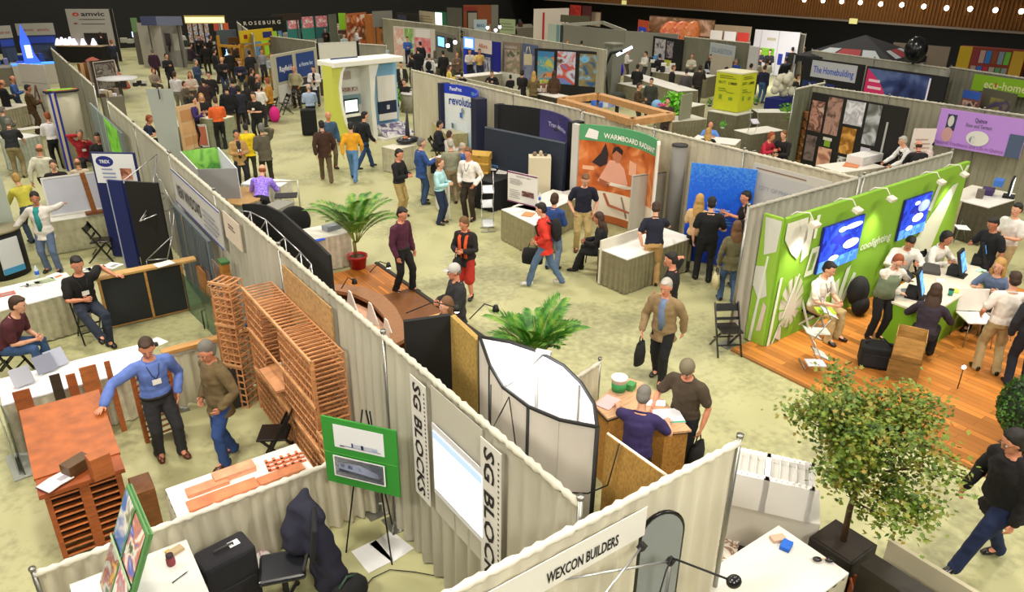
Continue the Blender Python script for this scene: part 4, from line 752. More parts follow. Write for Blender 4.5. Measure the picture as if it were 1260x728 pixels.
l_ = bpy.data.lights.new('booth_lamp', 'AREA'); l_.energy = 22; l_.size = .4; o = bpy.data.objects.new('booth_lamp', l_); col.objects.link(o); o.location = (3.7, 4.9, 2.5); o.rotation_euler = V((.3, 0, -1)).to_track_quat('-Z', 'Y').to_euler()
m = MB(); wallstrip(m, [p-B0 for p in bk], 1.2, 2.27, .02, 'drape:#efecea'); m.build('inner_fabric', r)
for L, nm in ((fr, 'top_rail'), (bk, 'top_rail')): m = MB(); m.tube([p-B0+V((0, 0, 2.28)) for p in L], .018, '#131313', 8); m.build(nm, r)
m = MB(); m.tube([p-B0+V((0, 0, 1.2)) for p in bk], .014, '#131313', 8); m.build('lower_rail', r)
for p in (fr[0], fr[1], fr[3], fr[5]): m = MB(); q = p-B0; m.tube([q, q+V((0, 0, 2.28))], .022, '#131313', 8); m.build('black_post', r)
for p in (bk[2], bk[4]): m = MB(); q = p-B0+V((-.03, 0, 0)); m.tube([q, q+V((0, 0, 2.26))], .015, '#8a8884', 6); m.build('inner_post', r)
m = MB(); m.tube([V((-.35, .0, 2.28)), V((-.1, .05, 2.3)), V((.36, .3, 2.28))], .012, 'metal:#aaaaaa', 6); m.ob((.36, .3, 2.3), (.16, .05, .04), '#8a8a8a', (0, 0, -1)); m.build('top_light', r)
r = thing('cable', 'dark power cable sagging across the outside of the oval booth', 'cable', (3.36, 4.7, 2.25)); m = MB(); pts = [(0, .3, .0), (-.04, .25, -.5), (-.02, .1, -.2), (0, 0, .02), (-.03, -.15, -.4), (.0, -.35, -.75), (.1, -.6, -.72), (.27, -.85, -.65), (.36, -1.0, -.5), (.38, -1.08, -.02)]; m.tube(pts, .007, '#161616', 6); m.build('wire', r)
r = thing('cluttered_shelf', 'orange and pink goods piled inside the oval booth', 'goods', (3.55, 4.95, 0)); m = MB(); m.box((-.08, -.15, 0), (.25, .5, 1.25), '#c9b8a4'); m.build('shelf_body', r); rr = random.Random(4); m = MB()
for i in range(16): m.ob((rr.uniform(-.05, .2), rr.uniform(-.1, .45), 1.28), (.09, .05, .06), rr.choice(['#d2602a', '#e2a2a8', '#e8e4e0', '#c8431c']), (rr.random(), 0, rr.random()*3))
m.build('goods', r)
r = thing('display_board', 'tan panel with curved dark lower edge beside the oval booth', 'display panel', (3.8, 3.82, 0)); X = Matrix(((0,0,1,0),(-1,0,0,0),(0,1,0,0),(0,0,0,1)))
cv = [(0, 1.3), (.2, 1.42), (.4, 1.65), (.6, 1.95), (.72, 2.2)]; m = MB(); m.prism([(0, 2.2)]+cv, -.03, 0, 'osb:#a27c3c', X); m.build('upper_panel', r)
m = MB(); m.tube([(-.02, -y, z) for y, z in cv], .012, '#141210', 6); m.build('dark_edge', r); m = MB(); m.prism([(0, .02), (0, 1.9), (.72, 1.9), (.72, .02)], .02, .05, 'osb:#c98f4e', X); m.build('lower_panel', r)
m = MB(); m.tube([(-.01, 0, 2.2), (-.01, -.72, 2.2)], .012, '#f0ece0', 6); m.build('top_edge', r)
r = thing('reception_desk', 'tan wooden reception desk where two men lean and talk', 'desk', at(780, 495, 1.0)-V((0, 0, 1))); b0 = r.location.copy(); pl = [at(x, y, 1.0)-b0 for x, y in ((730, 497), (768, 463), (790, 470), (815, 490), (851, 529), (821, 532), (795, 515), (768, 508), (748, 515))]; c_ = sum(pl, V())/len(pl)
pl = [(p.x, p.y) for p in pl][::-1]; m = MB(); m.prism(pl, .97, 1.0, 'wood:#d1a57c:x'); m.build('desk_top', r); m = MB(); m.prism([(x*.95, y*.95) for x, y in pl], 0, .97, 'osb:#b3803a'); m.build('desk_body', r); m = MB(); m.tube([(x, y, .965) for x, y in pl]+[(pl[0][0], pl[0][1], .965)], .012, '#1a140c', 6); m.build('edge_band', r)
r = thing('paint_bucket', 'white and green paint bucket standing on the tan desk', 'bucket', at(761, 482, 1.002)); m = MB(); m.lathe([(.085, 0), (.1, .2), (.105, .2), (.105, .22), (.09, .225)], '#e9e9e6', 20); m.build('pail', r); m = MB(); m.lathe([(.0885, .03), (.0985, .15)], '#2f8a48', 20); m.build('green_band', r)
papers('pink leaflet on the left end of the tan desk', 748, 495, 1.003, '#e3b3b6', (.3, .2), .3); papers('green box beside the head of the man in purple on the desk', 776, 478, 1.003, '#4d9a55', (.12, .1), .4, .08, name='box', cat='box')
papers('white sheet with green edge in front of the beanie man on the desk', 822, 512, 1.003, '#e9e9ef', (.34, .3), -.5, .006, [(0, 0, 1, .1, '#3aa67c')]); papers('long white lamp strip shining behind the man in purple', 805, 497, 1.05, 'emit:#f4f6ff:2', (.25, .06), -.7, .04, name='strip_light', cat='lamp')
drape('short cream drape piece on the aisle side behind the oval booth', at(700, 470, 1.0), at(738, 446, 1.0), h=1.0, color='#d6cfb8', low=True)
# palms
def palm(label, p, H, n, L, potc=None, seed=1, lean=.0):
    rr = random.Random(seed); r = thing('potted_palm', label, 'palm', p); zb = 0
    if potc:
        m = MB(); m.lathe([(.15, 0), (.2, .3), (.215, .3), (.215, .34), (.19, .34), (.18, .3)], 'gloss:'+potc, 22); m.build('pot', r); m = MB(); m.lathe([(.19, .3), (.0, .31)], '#5a4630', 16); m.build('soil', r); zb = .3
    m = MB()
    for i in range(5): a = rr.random()*6; m.tube([(.05*math.cos(a), .05*math.sin(a), zb), (.07*math.cos(a), .07*math.sin(a), zb+H*.3)], .018, '#7a6a3c', 6)
    m.build('stem', r)
    for i in range(n):
        a = i*2.4+rr.uniform(-.3, .3); el = rr.uniform(.95, 1.35) if i % 3 else rr.uniform(1.3, 1.54); Lf = L*rr.uniform(.75, 1.1); m = MB(); pts = []; q = V((.04*math.cos(a), .04*math.sin(a), zb+H*.3)); e = el
        for k in range(13): pts.append(q.copy()); q = q+V((math.cos(a)*math.cos(e), math.sin(a)*math.cos(e), math.sin(e)))*Lf/12; e -= (.04+.008*k)*(1.6-el*.4)
        m.tube(pts, [.012-.0008*k for k in range(13)], '#7d8a3a', 5)
        for k in range(3, 13):
            for h in (0, .33, .66):
                if k+h > 12: continue
                p0 = pts[k].lerp(pts[min(k+1, 12)], h); t = (pts[min(k+1, 12)]-pts[k-1]).normalized(); sd = t.cross(V((0, 0, 1))).normalized(); up = sd.cross(t); ll = Lf*.3*math.sin(PI*(k-1.5)/12.5)+.04
                for s in (-1, 1):
                    d = (t*.75+sd*s*.75+up*.12).normalized(); mid = p0+d*ll*.5; tip = p0+d*ll+V((0, 0, -ll*.18)); wv = t*.017
                    m.add([p0-wv*.5, mid-wv, tip, mid+wv], [(0, 1, 2, 3)], 'leaf:#1f5210:#3f7f1c:#7d9c34')
        m.build('frond', r)
    return r
palm('potted palm with red pot on the wooden platform corner', at(441, 332, 0), 1.1, 18, 1.05, '#b3202a', 3)
palm('large palm standing in the aisle side behind the oval booth', (5.3, 6.8, 0), 2.5, 24, .82, '#3a3a36', 9)
# wooden platform with curved bench
r = thing('wood_platform', 'wooden floor sample platform with dark edge under the palm and curved bench', 'platform', (4.6, 10.4, 0)); pc = [(3.0, 13.2), (5.95, 13.5), (6.15, 7.9), (3.0, 7.9)]
m = MB(); 
for (y0, y1, c) in ((11.9, 13.45, 'planks:#b9722c:.07'), (10.6, 11.9, 'wood:#7a4a22:x'), (10.35, 10.6, 'wood:#e0ae70:x'), (10.1, 10.35, 'wood:#c98a48:x'), (9.85, 10.1, 'wood:#e6bb84:x'), (9.55, 9.85, 'wood:#c28040:x'), (9.3, 9.55, 'wood:#e0b078:x'), (7.9, 9.3, 'wood:#cf9a5c:x')): m.box((3.0-4.6, y0-10.4, 0), (6.08-4.6, y1-10.4, .06), c)
m.build('floor_samples', r); m = MB(); m.box((6.08-4.6, 7.9-10.4, 0), (6.16-4.6, 13.5-10.4, .08), '#2b2620'); m.build('dark_edge', r)
r = thing('curved_bench', 'curved brown wood display bench with pinkish top and white fins', 'bench', (4.2, 9.6, 0)); b0 = V((4.2, 9.6, 0)); ar = [at(*q, 1.0)-b0 for q in ((413, 349), (430, 350), (452, 354), (472, 363), (487, 378), (496, 395), (499, 416))]
m = MB(); inn = [p+V((-.28, -.1, 0)) for p in ar]; n = len(ar)
for i in range(n-1): m.prism([ar[i][:2], ar[i+1][:2], inn[i+1][:2], inn[i][:2]], .94, 1.0, 'wood:#9a6a44:x')
m.build('curved_top', r); m = MB(); wallstrip(m, ar, .08, .94, .03, 'wood:#8a5a34'); m.build('curved_front', r); m = MB()
po = [(-1.2, 1.3)]+[(p.x-.28, p.y-.1) for p in ar]+[(-1.2, -1.6)]; m.prism(po, .8, .84, '#dba98c'); m.build('inner_top', r)
for x, y, z in ((409, 345, 1.1), (445, 362, 1.05), (470, 376, 1.05), (490, 396, 1.05)):
    q = at(x, y, z)-b0+V((-.22, -.1, 0)); m = MB(); Xp = Matrix.Translation((q.x, q.y, .84)) @ Matrix.Rotation(1.9, 4, 'Z') @ Matrix(((1,0,0,0),(0,0,1,0),(0,1,0,0),(0,0,0,1))); m.prism([(-.14, 0), (.14, 0), (.05, .36), (.0, .34)], -.01, .01, '#eae4dc', Xp); m.build('white_fin', r)
def spot(label, p, q, on=True, c='#1a1a1a'):
    """clip-on arm spotlight from p to q"""
    p = V(p); q = V(q); r = thing('arm_light', label, 'lamp', p); d = q-p; m = MB(); m.tube([(0, 0, 0), d*.55+V((0, 0, .12)), d], .009, c, 6); m.build('arm', r); m = MB(); m.tube([d+V((0, 0, .03)), d-V((0, 0, .05))], [.03, .05], c, 10); sh_ = m.build('lamp_shade', r)
    if on: m = MB(); m.ell(d-V((0, 0, .055)), (.038, .038, .025), 'emit:#fff0e0:14', 10, 6); m.build('bulb', sh_)
    return r
spot('arm spotlight with lit bulb hanging over the aisle by the plum shirt man', at(455, 335, 1.0), at(478, 325, 1.05)); spot('black clip light on the curved bench', at(420, 355, 1.1), at(436, 345, 1.15), False)
spot('arm light over the head behind the tan panel', at(500, 385, 1.6), at(562, 378, 1.75)); spot('dark arm light sticking out above the aisle by the tan panel', at(578, 392, 1.9), at(610, 378, 1.75), False)
# black popup wall with truss along the drape
r = thing('popup_display', 'black fabric pop-up wall with silver truss behind the long drape', 'display wall', (3.4, 10.8, 0)); b0 = V((3.4, 10.8, 0)); pp = [at(*q)-b0 for q in ((298, 251, 2.15), (312, 247, 2.2), (328, 249, 2.2), (348, 262, 2.15), (372, 283, 2.15), (392, 300, 2.15), (406, 314, 2.15))]
m = MB(); wallstrip(m, [V((p.x, p.y, 0)) for p in pp], .02, 2.15, .04, '#0e0e10'); m.build('black_fabric', r)
m = MB(); tp = [(p.x-.3, p.y-.05) for p in pp]
for i in range(0, 6):
    x0, y0 = tp[i]; x1, y1 = tp[i+1]
    for z in (2.1, 1.6): m.tube([(x0, y0, z), (x1, y1, z)], .01, 'metal:#c8c8cc', 6)
    m.tube([(x0, y0, 1.6), (x1, y1, 2.1)], .01, 'metal:#c8c8cc', 6); m.tube([(x1, y1, 0), (x1, y1, 2.1)], .01, 'metal:#c8c8cc', 6)
m.build('truss', r)
# table with round-back chair
table('white skirted table with silver box behind the palm', (4.5, 13.75), (5.7, 13.75), .75, top='#dddad0', skirt='#d3cab6')
papers('blue sheet on the white table behind the palm', 385, 297, .763, '#2458d8', (.5, .12), .0, .01); papers('silver box on the white table behind the palm', 408, 282, .763, '#8d939c', (.34, .22), .2, .1, name='box', cat='box'); papers('small pink and blue carton on the table behind the palm', 430, 279, .763, '#7c86c8', (.15, .1), -.2, .08, name='box', cat='box')
r = thing('round_back_chair', 'black chair with a wide round back behind the white palm table', 'chair', (4.95, 15.0, 0)); m = MB(); m.ell((0, 0, .75), (.38, .1, .38), 'cloth:#0e0e0e', 20, 12); m.build('backrest', r); m = MB(); m.box((-.3, .02, .4), (.3, .5, .48), '#101010'); m.build('seat', r, .02)
for x in (-.25, .25):
    for y in (.06, .45): m = MB(); m.tube([(x, y, 0), (x, y, .4)], .015, '#111111', 6); m.build('leg', r)
# purple shirt booth
r = thing('curved_desk', 'tan topped curved desk with grey sides and cabinet where the purple shirt man leans', 'desk', (4.6, 16.8, 0)); b0 = V((4.6, 16.8, 0)); pl = [at(x, y, .95)-b0 for x, y in ((272, 232), (290, 229), (330, 232), (318, 246), (300, 252), (282, 250))]; m = MB(); m.prism([(p.x, p.y) for p in pl][::-1], .92, .95, 'osb:#b8925c'); m.build('desk_top', r); m = MB(); m.prism([(p.x*.95, p.y*.95) for p in pl][::-1], 0, .92, '#8a8a86'); m.build('desk_body', r)
block('grey_cabinet', 'grey cabinet with black top at the right end of the curved desk', 'cabinet', at(333, 262, .95), at(362, 248, .95), .45, 0, .95, '#85847c'); papers('black board on the grey cabinet', 352, 241, .952, '#17171a', (.5, .4), -.4, .02, name='board', cat='board')
table('long white table in the aisle edge behind the purple shirt man', at(296, 226, .8), at(345, 229, .8), .6, h=.8, top='#e2e3e8', skirt='#c6c2b2')
r = thing('goal_rail', 'thin metal goal-shaped frame at the aisle edge beside the grey cabinet', 'frame', at(371, 268)); m = MB(); m.tube([(0, 0, 0), (0, 0, .98)], .02, 'metal:#b9b6a8', 8); m.build('post', r); m = MB(); m.tube([(0, 0, .96), (-.75, .35, .96)], .02, 'metal:#b9b6a8', 8); m.build('rail', r)
r = thing('open_box', 'tall grey open topped display box with a green picture inside', 'display box', (3.75, 17.6, 0)); b0 = V((3.75, 17.6, 0)); q = [at(x, y, 1.65)-b0 for x, y in ((222, 186), (268, 181), (291, 207), (243, 208))]; q = [V((p.x, p.y, 0)) for p in q]; m = MB(); wallstrip(m, [q[3], q[2]], .1, 1.65, .03, '#8c8c8e'); wallstrip(m, [q[0], q[3]], .1, 1.65, .03, '#dcdce0'); wallstrip(m, [q[1], q[2]], .1, 1.65, .03, '#d0d4dc'); m.build('box_sides', r); m = MB(); wallstrip(m, [q[0], q[1]], .1, 1.65, .03, 'pic:#e6f0dc:#4f9a3a:#8fcf5a:#2f7a3a:1.6'); m.build('green_picture', r)
r = thing('banner_stand', 'tall pale grey tapering banner panel with black clip at its top', 'banner', at(213, 200, 0)); W = .75; m = MB(); X = Matrix.Rotation(-.6, 4, 'Z') @ Matrix(((1,0,0,0),(0,0,1,0),(0,1,0,0),(0,0,0,1))); m.prism([(-.3, .02), (.3, .02), (.4, 2.3), (-.42, 2.3)], -.012, .012, '#a5aba6', X); m.build('panel', r); m = MB(); m.ob((-.05, -.04, 2.15), (.03, .02, .3), '#20203a'); m.build('clip', r); m = MB(); m.box((-.32, -.2, 0), (.32, .2, .02), '#888888'); m.build('foot', r)
panel('glass_screens', 'grey blue glass panels with bright green stripe next to the drape line', 'panel', (2.62, 24.8), (2.62, 19.8), .02, 2.1, '#73807e', [('g', [(.62, 0), (.95, .0), (.9, 1), (.5, 1)], 'pic:#6ad61e:#8aea3c:#52b020:3'), ('r', .3, 0, .31, 1, '#c5cdc8'), ('r', .5, 0, .51, 1, '#c5cdc8'), ('g', [(.8, 0), (.95, 0), (.93, .25), (.85, .3)], '#3f7fc4')], t=.05)
table('counter with orange wood sample top beside the orange shirt man', at(246, 145, 1.0), at(272, 147, 1.0), .7, h=1.0, top='#d8d4c2', skirt='#8a8f74')
panel('sample_board', 'orange tiled sample board standing behind the grey banner panel', 'panel', at(225, 180, .2), at(252, 172, .2), .02, 1.5, '#d7b48a', [('r', .1, .1, .9, .3, '#c99a68'), ('r', .1, .35, .9, .6, '#d3a878'), ('r', .1, .65, .9, .9, '#c08f5e')], t=.05)
panel('display_board', 'tan and white striped display card below the orange shirt counter', 'display panel', at(241, 178, .1), at(258, 178, .1), .02, .8, '#c8c4b8', [('r', .1, .1, .9, .9, '#b86a50')], t=.04, frame='#e0e0dc')
# tower kiosk
r = thing('kiosk', 'white arched display kiosk with lime green side, monitor and blue panel', 'kiosk', (11.0, 26.2, 0), ang(at(432, 168), at(490, 158))); ra = r.rotation_euler.z; I = Matrix.Rotation(-ra, 3, 'Z'); XF = Matrix(((1,0,0,0),(0,0,1,0),(0,1,0,0),(0,0,0,1))); r.location = at(425, 178); b0 = r.location.copy()
W = 2.7; Hh = 2.7; m = MB(); cvx = [(-.35, Hh), (.15, Hh), (0, 2.5), (-.12, 2.0), (-.1, 1.4), (0, .8), (.25, .25), (.5, 0), (.1, 0), (-.35, .5), (-.4, 1.2)]; m.prism(cvx, -.1, .5, '#c9cf5a', XF); m.build('green_side', r); m = MB(); m.prism([(x+.06, z) for x, z in cvx[1:8]]+[(x-.03, z) for x, z in cvx[1:8]][::-1], -.16, .0, '#efefe8', XF); m.build('side_edge', r)
m = MB(); m.box((-.35, -.2, Hh-.05), (W-.1, .8, Hh+.14), '#f0efe6'); m.build('roof', r, .03); m = MB(); m.box((0, .5, 0), (1.15, .56, Hh-.05), '#cfd0cc'); m.build('back_panel', r)
m = MB(); m.box((0, .46, 2.6), (1.1, .5, 2.88), '#1d3a6a'); m.box((0, .46, 1.25), (1.1, .5, 1.6), '#7a98a0'); m.box((0, .46, 0), (1.2, .5, .9), '#3a4450'); m.box((.1, .455, 1.72), (1.0, .495, 1.86), 'pic:#b8a8a0:#7a5a50:#c8c0b8:#6a4a48:6'); m.box((.4, .455, 2.15), (.75, .495, 2.4), '#a89a94'); m.build('artwork', r)
m = MB(); m.box((0, .1, .9), (1.1, .5, .98), '#e8e6de'); m.build('shelf', r, .01); m = MB(); m.box((.22, .25, 1.0), (.85, .32, 1.5), '#14181a'); m.build('monitor', r, .01); m = MB(); m.box((.28, .235, 1.06), (.79, .249, 1.45), 'emit:#e8fff0:1.6'); m.build('lit_screen', r)
m = MB(); m.prism([(1.15, 0), (1.35, 0), (1.3, 1.5), (1.4, 2.2), (1.6, 2.7), (1.9, Hh), (1.15, Hh)], -.1, .5, '#dfe0dc', XF); m.build('middle_fin', r); m = MB(); m.box((1.3, .4, .3), (W, .46, Hh-.05), 'grad:#4a8ac8:#9cc4dc:#5aa0d8:3'); m.build('blue_panel', r)
m = MB(); m.box((1.75, .3, 1.25), (2.55, .36, 2.15), '#e3e2de'); m.box((1.75, .3, .8), (2.55, .36, 1.25), '#1c2440'); m.box((1.75, .3, .55), (2.55, .36, .8), '#e3e2de'); m.box((2.1, .28, .95), (2.22, .3, 1.1), '#c8ccd8'); m.build('notice_board', r); m = MB(); m.ob((2.1, -.15, .25), (1.3, .8, .05), 'pic:#d8d6d0:#5a4a78:#c8c6c4:#3a3860:2.5', (.5, 0, 0)); m.box((1.3, -.55, 0), (2.9, .3, .1), '#d9d6cc'); m.build('sloped_base', r)
# ================================================================= aisle row X 9.4 .. 12.7
drape('long cream back drape behind the orange picture wall and blue banner', (12.62, 14.5), (12.62, 6.85), color='#c6bda6', rod='#ded8c6')
drape('long back drape between the blue pop-up screen and the dark displays', (12.75, 24.0), (12.75, 14.7), color='#c8c2ac', rod='#ddd8c6', step=.04)
drape('drape run rising behind the green wall toward the white haired man', (9.5, 6.85), (16.2, 6.95), color='#a8a498', rod='#b9b4a8')
# curved blue screen
r = thing('popup_screen', 'blue and white pop-up screen with the word revolution and dark end panels', 'display wall', at(549, 190), 0); r.location = (12.35, 21.3, 0); r.rotation_euler.z = ang((12.35, 21.3), (11.9, 18.6)); W = 2.74
m = MB(); n = 12; arc = [(W*i/n, .55*(1-(2*i/n-1)**2)) for i in range(n+1)]
for i in range(n): (x0, y0), (x1, y1) = arc[i], arc[i+1]; m.prism([(x0, y0), (x1, y1), (x1, y1+.05), (x0, y0+.05)], .02, 2.05, 'grad:#4a8fd0:#aacbe4:#dfe6ea:#e6eaec:#e2e8ec:2.3'); m.prism([(x0, y0-.005), (x1, y1-.005), (x1, y1+.05), (x0, y0+.05)], 2.05, 2.35, '#1636b8')
m.build('printed_screen', r); m = MB(); m.box((-.12, -.05, 0), (.12, .3, 2.35), '#10183c'); m.build('end_panel', r); m = MB(); m.box((W-.1, -.05, 0), (W+.3, .3, 2.3), '#0e1436'); m.build('end_panel', r)
m = MB()
for tx, x0, z, h, c in (('revolution', .25, 1.72, .28, '#173a9a'), ('PanaPrint', .3, 2.16, .12, '#e8ecff'), ('GREAT DESIGNS', 1.3, 2.14, .1, '#7ab8e8')):
    vs, fs, wd = text_geo(tx); sc_ = h/.72; q = []
    for x, y, z_ in vs: X_ = x0+x*sc_*.72; q.append((X_, .55*(1-(2*X_/W-1)**2)-.012+z_*.01, z+y*sc_))
    m.add(q, fs, c)
m.build('lettering', r); m = MB(); rr = random.Random(8)
for i in range(9): x = rr.uniform(.3, 2.4); z = rr.uniform(.5, 1.6); y = .55*(1-(2*x/W-1)**2)-.02; m.ob((x, y, z), (.22, .01, .16), rr.choice(['#3a6ac0', '#8a9aa8', '#dfe4e8', '#5a6a78']), (0, rr.uniform(-.5, .5), 0))
m.build('product_pictures', r)
def cardboard(label, p, rz, s, flaps=True, c='#b38a4e'):
    r = thing('cardboard_box', label, 'box', p, rz); w, d, h = s; m = MB(); m.box((-w/2, -d/2, 0), (w/2, -d/2+.01, h), 'wood:'+c); m.box((-w/2, d/2-.01, 0), (w/2, d/2, h), 'wood:'+c); m.box((-w/2, -d/2, 0), (-w/2+.01, d/2, h), 'wood:'+c); m.box((w/2-.01, -d/2, 0), (w/2, d/2, h), 'wood:'+c); m.box((-w/2, -d/2, 0), (w/2, d/2, h-.3 if flaps else h), 'wood:'+c); m.build('carton', r)
    return r
r = thing('cubby_shelf', 'tan cardboard literature shelf of stacked trays behind the white shirt man', 'shelf', at(592, 245), -.9)
for i in range(4): m = MB(); m.ob((0, -.06*i, .75+.22*(3-i)-.22), (.55, .3, .19), 'osb:#b8923e', (.25, 0, 0)); m.ob((0, -.06*i-.16, .78+.22*(3-i)-.22), (.1, .02, .05), '#8a6a2a'); m.build('tray', r)
m = MB(); m.box((-.27, -.1, 0), (.27, .15, .45), 'osb:#a8823a'); m.build('base', r)
r = table('black cloth table under white papers beside the chrome literature rack', at(605, 225, .8), at(637, 216, .8), .7, h=.8, top='#101014', skirt='#101014')
for x, y, c, rz, l in ((608, 203, '#e6e3dc', .3, 'white crumpled sheets beside the white shirt man on the black table'), (618, 212, '#dcd8d4', .8, 'pale papers at the front of the black table'), (603, 208, '#efece6', 1.2, 'white brochure pile at the left of the black table'), (626, 209, '#cdb7ae', .1, 'pinkish papers at the right of the black table')): papers(l, x, y, .803, c, (.35, .28), rz, .02)
def litrack(label, p, rz, c='metal:#b9b9bb', hgt=1.25, steps=3, face='#c9cdd2'):
    r = thing('literature_rack', label, 'rack', p, rz)
    for i in range(steps):
        z = .16+i*hgt/steps; y = (.1 if i % 2 else -.1); m = MB(); m.tube([(-.14, y-.12, z), (.14, y-.12, z), (.14, y+.12, z+.12), (-.14, y+.12, z+.12), (-.14, y-.12, z)], .009, c, 6); m.ob((0, y, z+.06), (.24, .24, .01), face, (.45, 0, 0)); m.build('tray', r)
        m = MB()
        for s in (-1, 1): m.tube([(s*.14, y, z), (s*.14, -y, z+hgt/steps)], .009, c, 6)
        m.build('scissor_bars', r)
    m = MB(); m.tube([(-.18, -.15, .02), (.18, -.15, .02)], .012, c, 6); m.tube([(-.18, .15, .02), (.18, .15, .02)], .012, c, 6); m.tube([(0, -.15, .02), (0, 0, .2)], .012, c, 6); m.build('base', r); return r
litrack('chrome zigzag literature rack standing by the black cloth table', at(600, 283), -.5)
table('olive skirted table holding the white sign board near the red jacket visitor', at(617, 257, .76), at(658, 277, .76), .72, top='#dddad4', skirt='#8c8664'); table('olive skirted side table running toward the orange picture wall', at(668, 262, .76), at(716, 240, .76), .85, top='#dfdcd6', skirt='#8a8462')
panel('sign_board', 'white sign board with maroon edges and small photo standing on the olive table', 'sign', at(625, 246, .78), at(661, 255, .78), .77, 1.5, '#dcd9d4', [('r', 0, .95, 1, 1, '#7a3f6a'), ('r', 0, .0, 1, .04, '#7a3f6a'), ('t', .3, .86, .035, 'RADIANT HEAT', '#5a4a50', 0, .5), ('l', .08, .6, .5, .8, 4, '#9a9694'), ('r', .5, .28, .9, .45, 'pic:#7a4a48:#4a3030:#a87a70:10'), ('l', .08, .15, .45, .45, 5, '#a8a4a0')], t=.02)
for x, y, c, rz, l in ((635, 259, '#e9e6e2', .2, 'white brochures in front of the sign board'), (650, 264, '#c88a5a', .6, 'orange brochure at the corner of the olive table'), (683, 246, '#e8e6e2', .3, 'white sheets in the middle of the olive side table'), (700, 237, '#c9c6c4', .1, 'grey leaflet by the navy polo man on the side table')): papers(l, x, y, .763, c, (.3, .24), rz, .015)
for (x, y, l) in ((691, 228, 'white and blue bottle at the far end of the side table'), (664, 247, 'small blue cup beside the sign board')): r = thing('water_bottle', l, 'bottle', at(x, y, .765)); m = MB(); m.lathe([(.03, 0), (.033, .14), (.013, .18), (.013, .2)], '#d8dce4', 12); m.build('bottle_body', r); m = MB(); m.lathe([(.034, .03), (.035, .1)], '#2a5fc0', 12); m.build('bottle_label', r)
# dark pop-up wall with blue corner and podium
r = thing('popup_display', 'black curved display wall with violet corner panel behind the cream podium', 'display wall', (12.0, 15.6, 0), ang((11.9, 17.2), (12.05, 14.1))); W = 3.0; n = 12; arc = [(-W/2+W*i/n, -.2+.5*(1-(2*i/n-1)**2)) for i in range(n+1)]; m = MB(); m2 = MB(); mm3 = MB()
for i in range(n):
    (x0, y0), (x1, y1) = arc[i], arc[i+1]; (m if i < 5 else m2).prism([(x0, y0), (x1, y1), (x1, y1+.06), (x0, y0+.06)], .02, 2.35, '#0c0c10' if i < 5 else 'grad:#14142c:#2c2a5c:#4a4484:#3a3468:2.4')
m.build('black_screen', r); m2.build('violet_screen', r); m = MB(); m.box((W/2-.05, -.25, 0), (W/2+.18, .1, 2.35), '#0b0b0f'); m.build('end_panel', r); m = MB(); m.box((-W/2-.1, -.25, 0), (-W/2+.05, .0, 2.35), '#15151b'); m.build('end_panel', r)
m = MB(); vs, fs, wd = text_geo('TransMotion'); sc_ = .12/.72; m.add([(.15+x*1.1/wd, .27-.55*((.15+x*1.1/wd)/1.5)**2-.02+z*.01, 1.98+y*sc_) for x, y, z in vs], fs, '#b9b4d8'); m.build('lettering', r)
panel('sloped_screen', 'dark blue sloping panel with small light blue mark in front of the black display wall', 'display panel', (10.9, 16.6), (11.5, 13.9), .02, 1.9, '#1a2434', [('t', .08, .45, .05, 'Vertra', '#6aa0e0', 0, .12), ('r', 0, .98, 1, 1, '#5a6270')], t=.05, tilt=-.06)
r = block('podium', 'tall cream podium with small goods on its top', 'podium', at(649, 242, 0), at(672, 240, 0), .4, 0, 1.55, '#c9bfa4'); r.location = (10.75, 14.3, 0); r.rotation_euler.z = -.62; m = MB(); m.ell((.15, .2, 1.6), (.06, .05, .06), '#7a6a58', 8, 6); m.ell((.3, .2, 1.62), (.05, .05, .07), '#b9a88a', 8, 6); m.ell((.42, .2, 1.58), (.05, .05, .04), '#3a3028', 8, 6); m.build('goods', r)
spot('black clip light at the top of the violet display panel', (11.9, 14.4, 2.35), (11.5, 14.2, 2.2), False)
# orange picture wall
r = thing('picture_display', 'large curved orange photo wall with green header reading WARMBOARD RADIANT', 'display wall', (11.75, 12.45, 0), ang((11.72, 13.55), (12.0, 11.3))); r.location = (11.72, 13.55, 0); W = 2.3; n = 14; arc = [(W*i/n, .38*(1-(2*i/n-1)**2)) for i in range(n+1)]
def fy(x): return .38*(1-(2*min(max(x, 0), W)/W-1)**2)
m = MB(); m2 = MB(); m3 = MB()
for i in range(n):
    (x0, y0), (x1, y1) = arc[i], arc[i+1]; q = [(x0, y0), (x1, y1), (x1, y1+.05), (x0, y0+.05)]; hh = lambda x: 2.06-.16*(x/W)**2*1.2
    m.prism(q, .8, 2.06, 'pic:#8a3c12:#b85a24:#c96a30:#e0905a:2.2'); m2.prism([(a, b-.004) for a, b in q], 2.02, 2.4, '#4f9a68'); m3.prism(q, .02, .2, '#a85a28'); m3.prism(q, .2, .8, '#e3d6c4')
m.build('orange_photo', r); m2.build('green_header', r); m3.build('lower_picture', r)
m = MB(); m.box((-.22, -.04, 0), (-.01, .08, 2.38), '#c6c2bc'); m.build('side_panel', r); m = MB(); m.prism([(W, 0), (W+.25, -.3), (W+.3, -.28), (W+.05, .05)], .02, 2.38, '#e6dfd2'); m.build('side_panel', r)
def onarc(mb, poly, c, dy=.012):
    vs = [(x, fy(x)-dy, z) for x, z in poly]; k = len(vs); mb.add(vs+[(x, y+.006, z) for x, y, z in vs], [tuple(range(k)), tuple(range(k, 2*k))[::-1]]+[(i, i+k, (i+1) % k+k, (i+1) % k) for i in range(k)], c)
def ov(cx, cz, rx, rz_, n=16): return [(cx+rx*math.cos(2*PI*j/n), cz+rz_*math.sin(2*PI*j/n)) for j in range(n)]
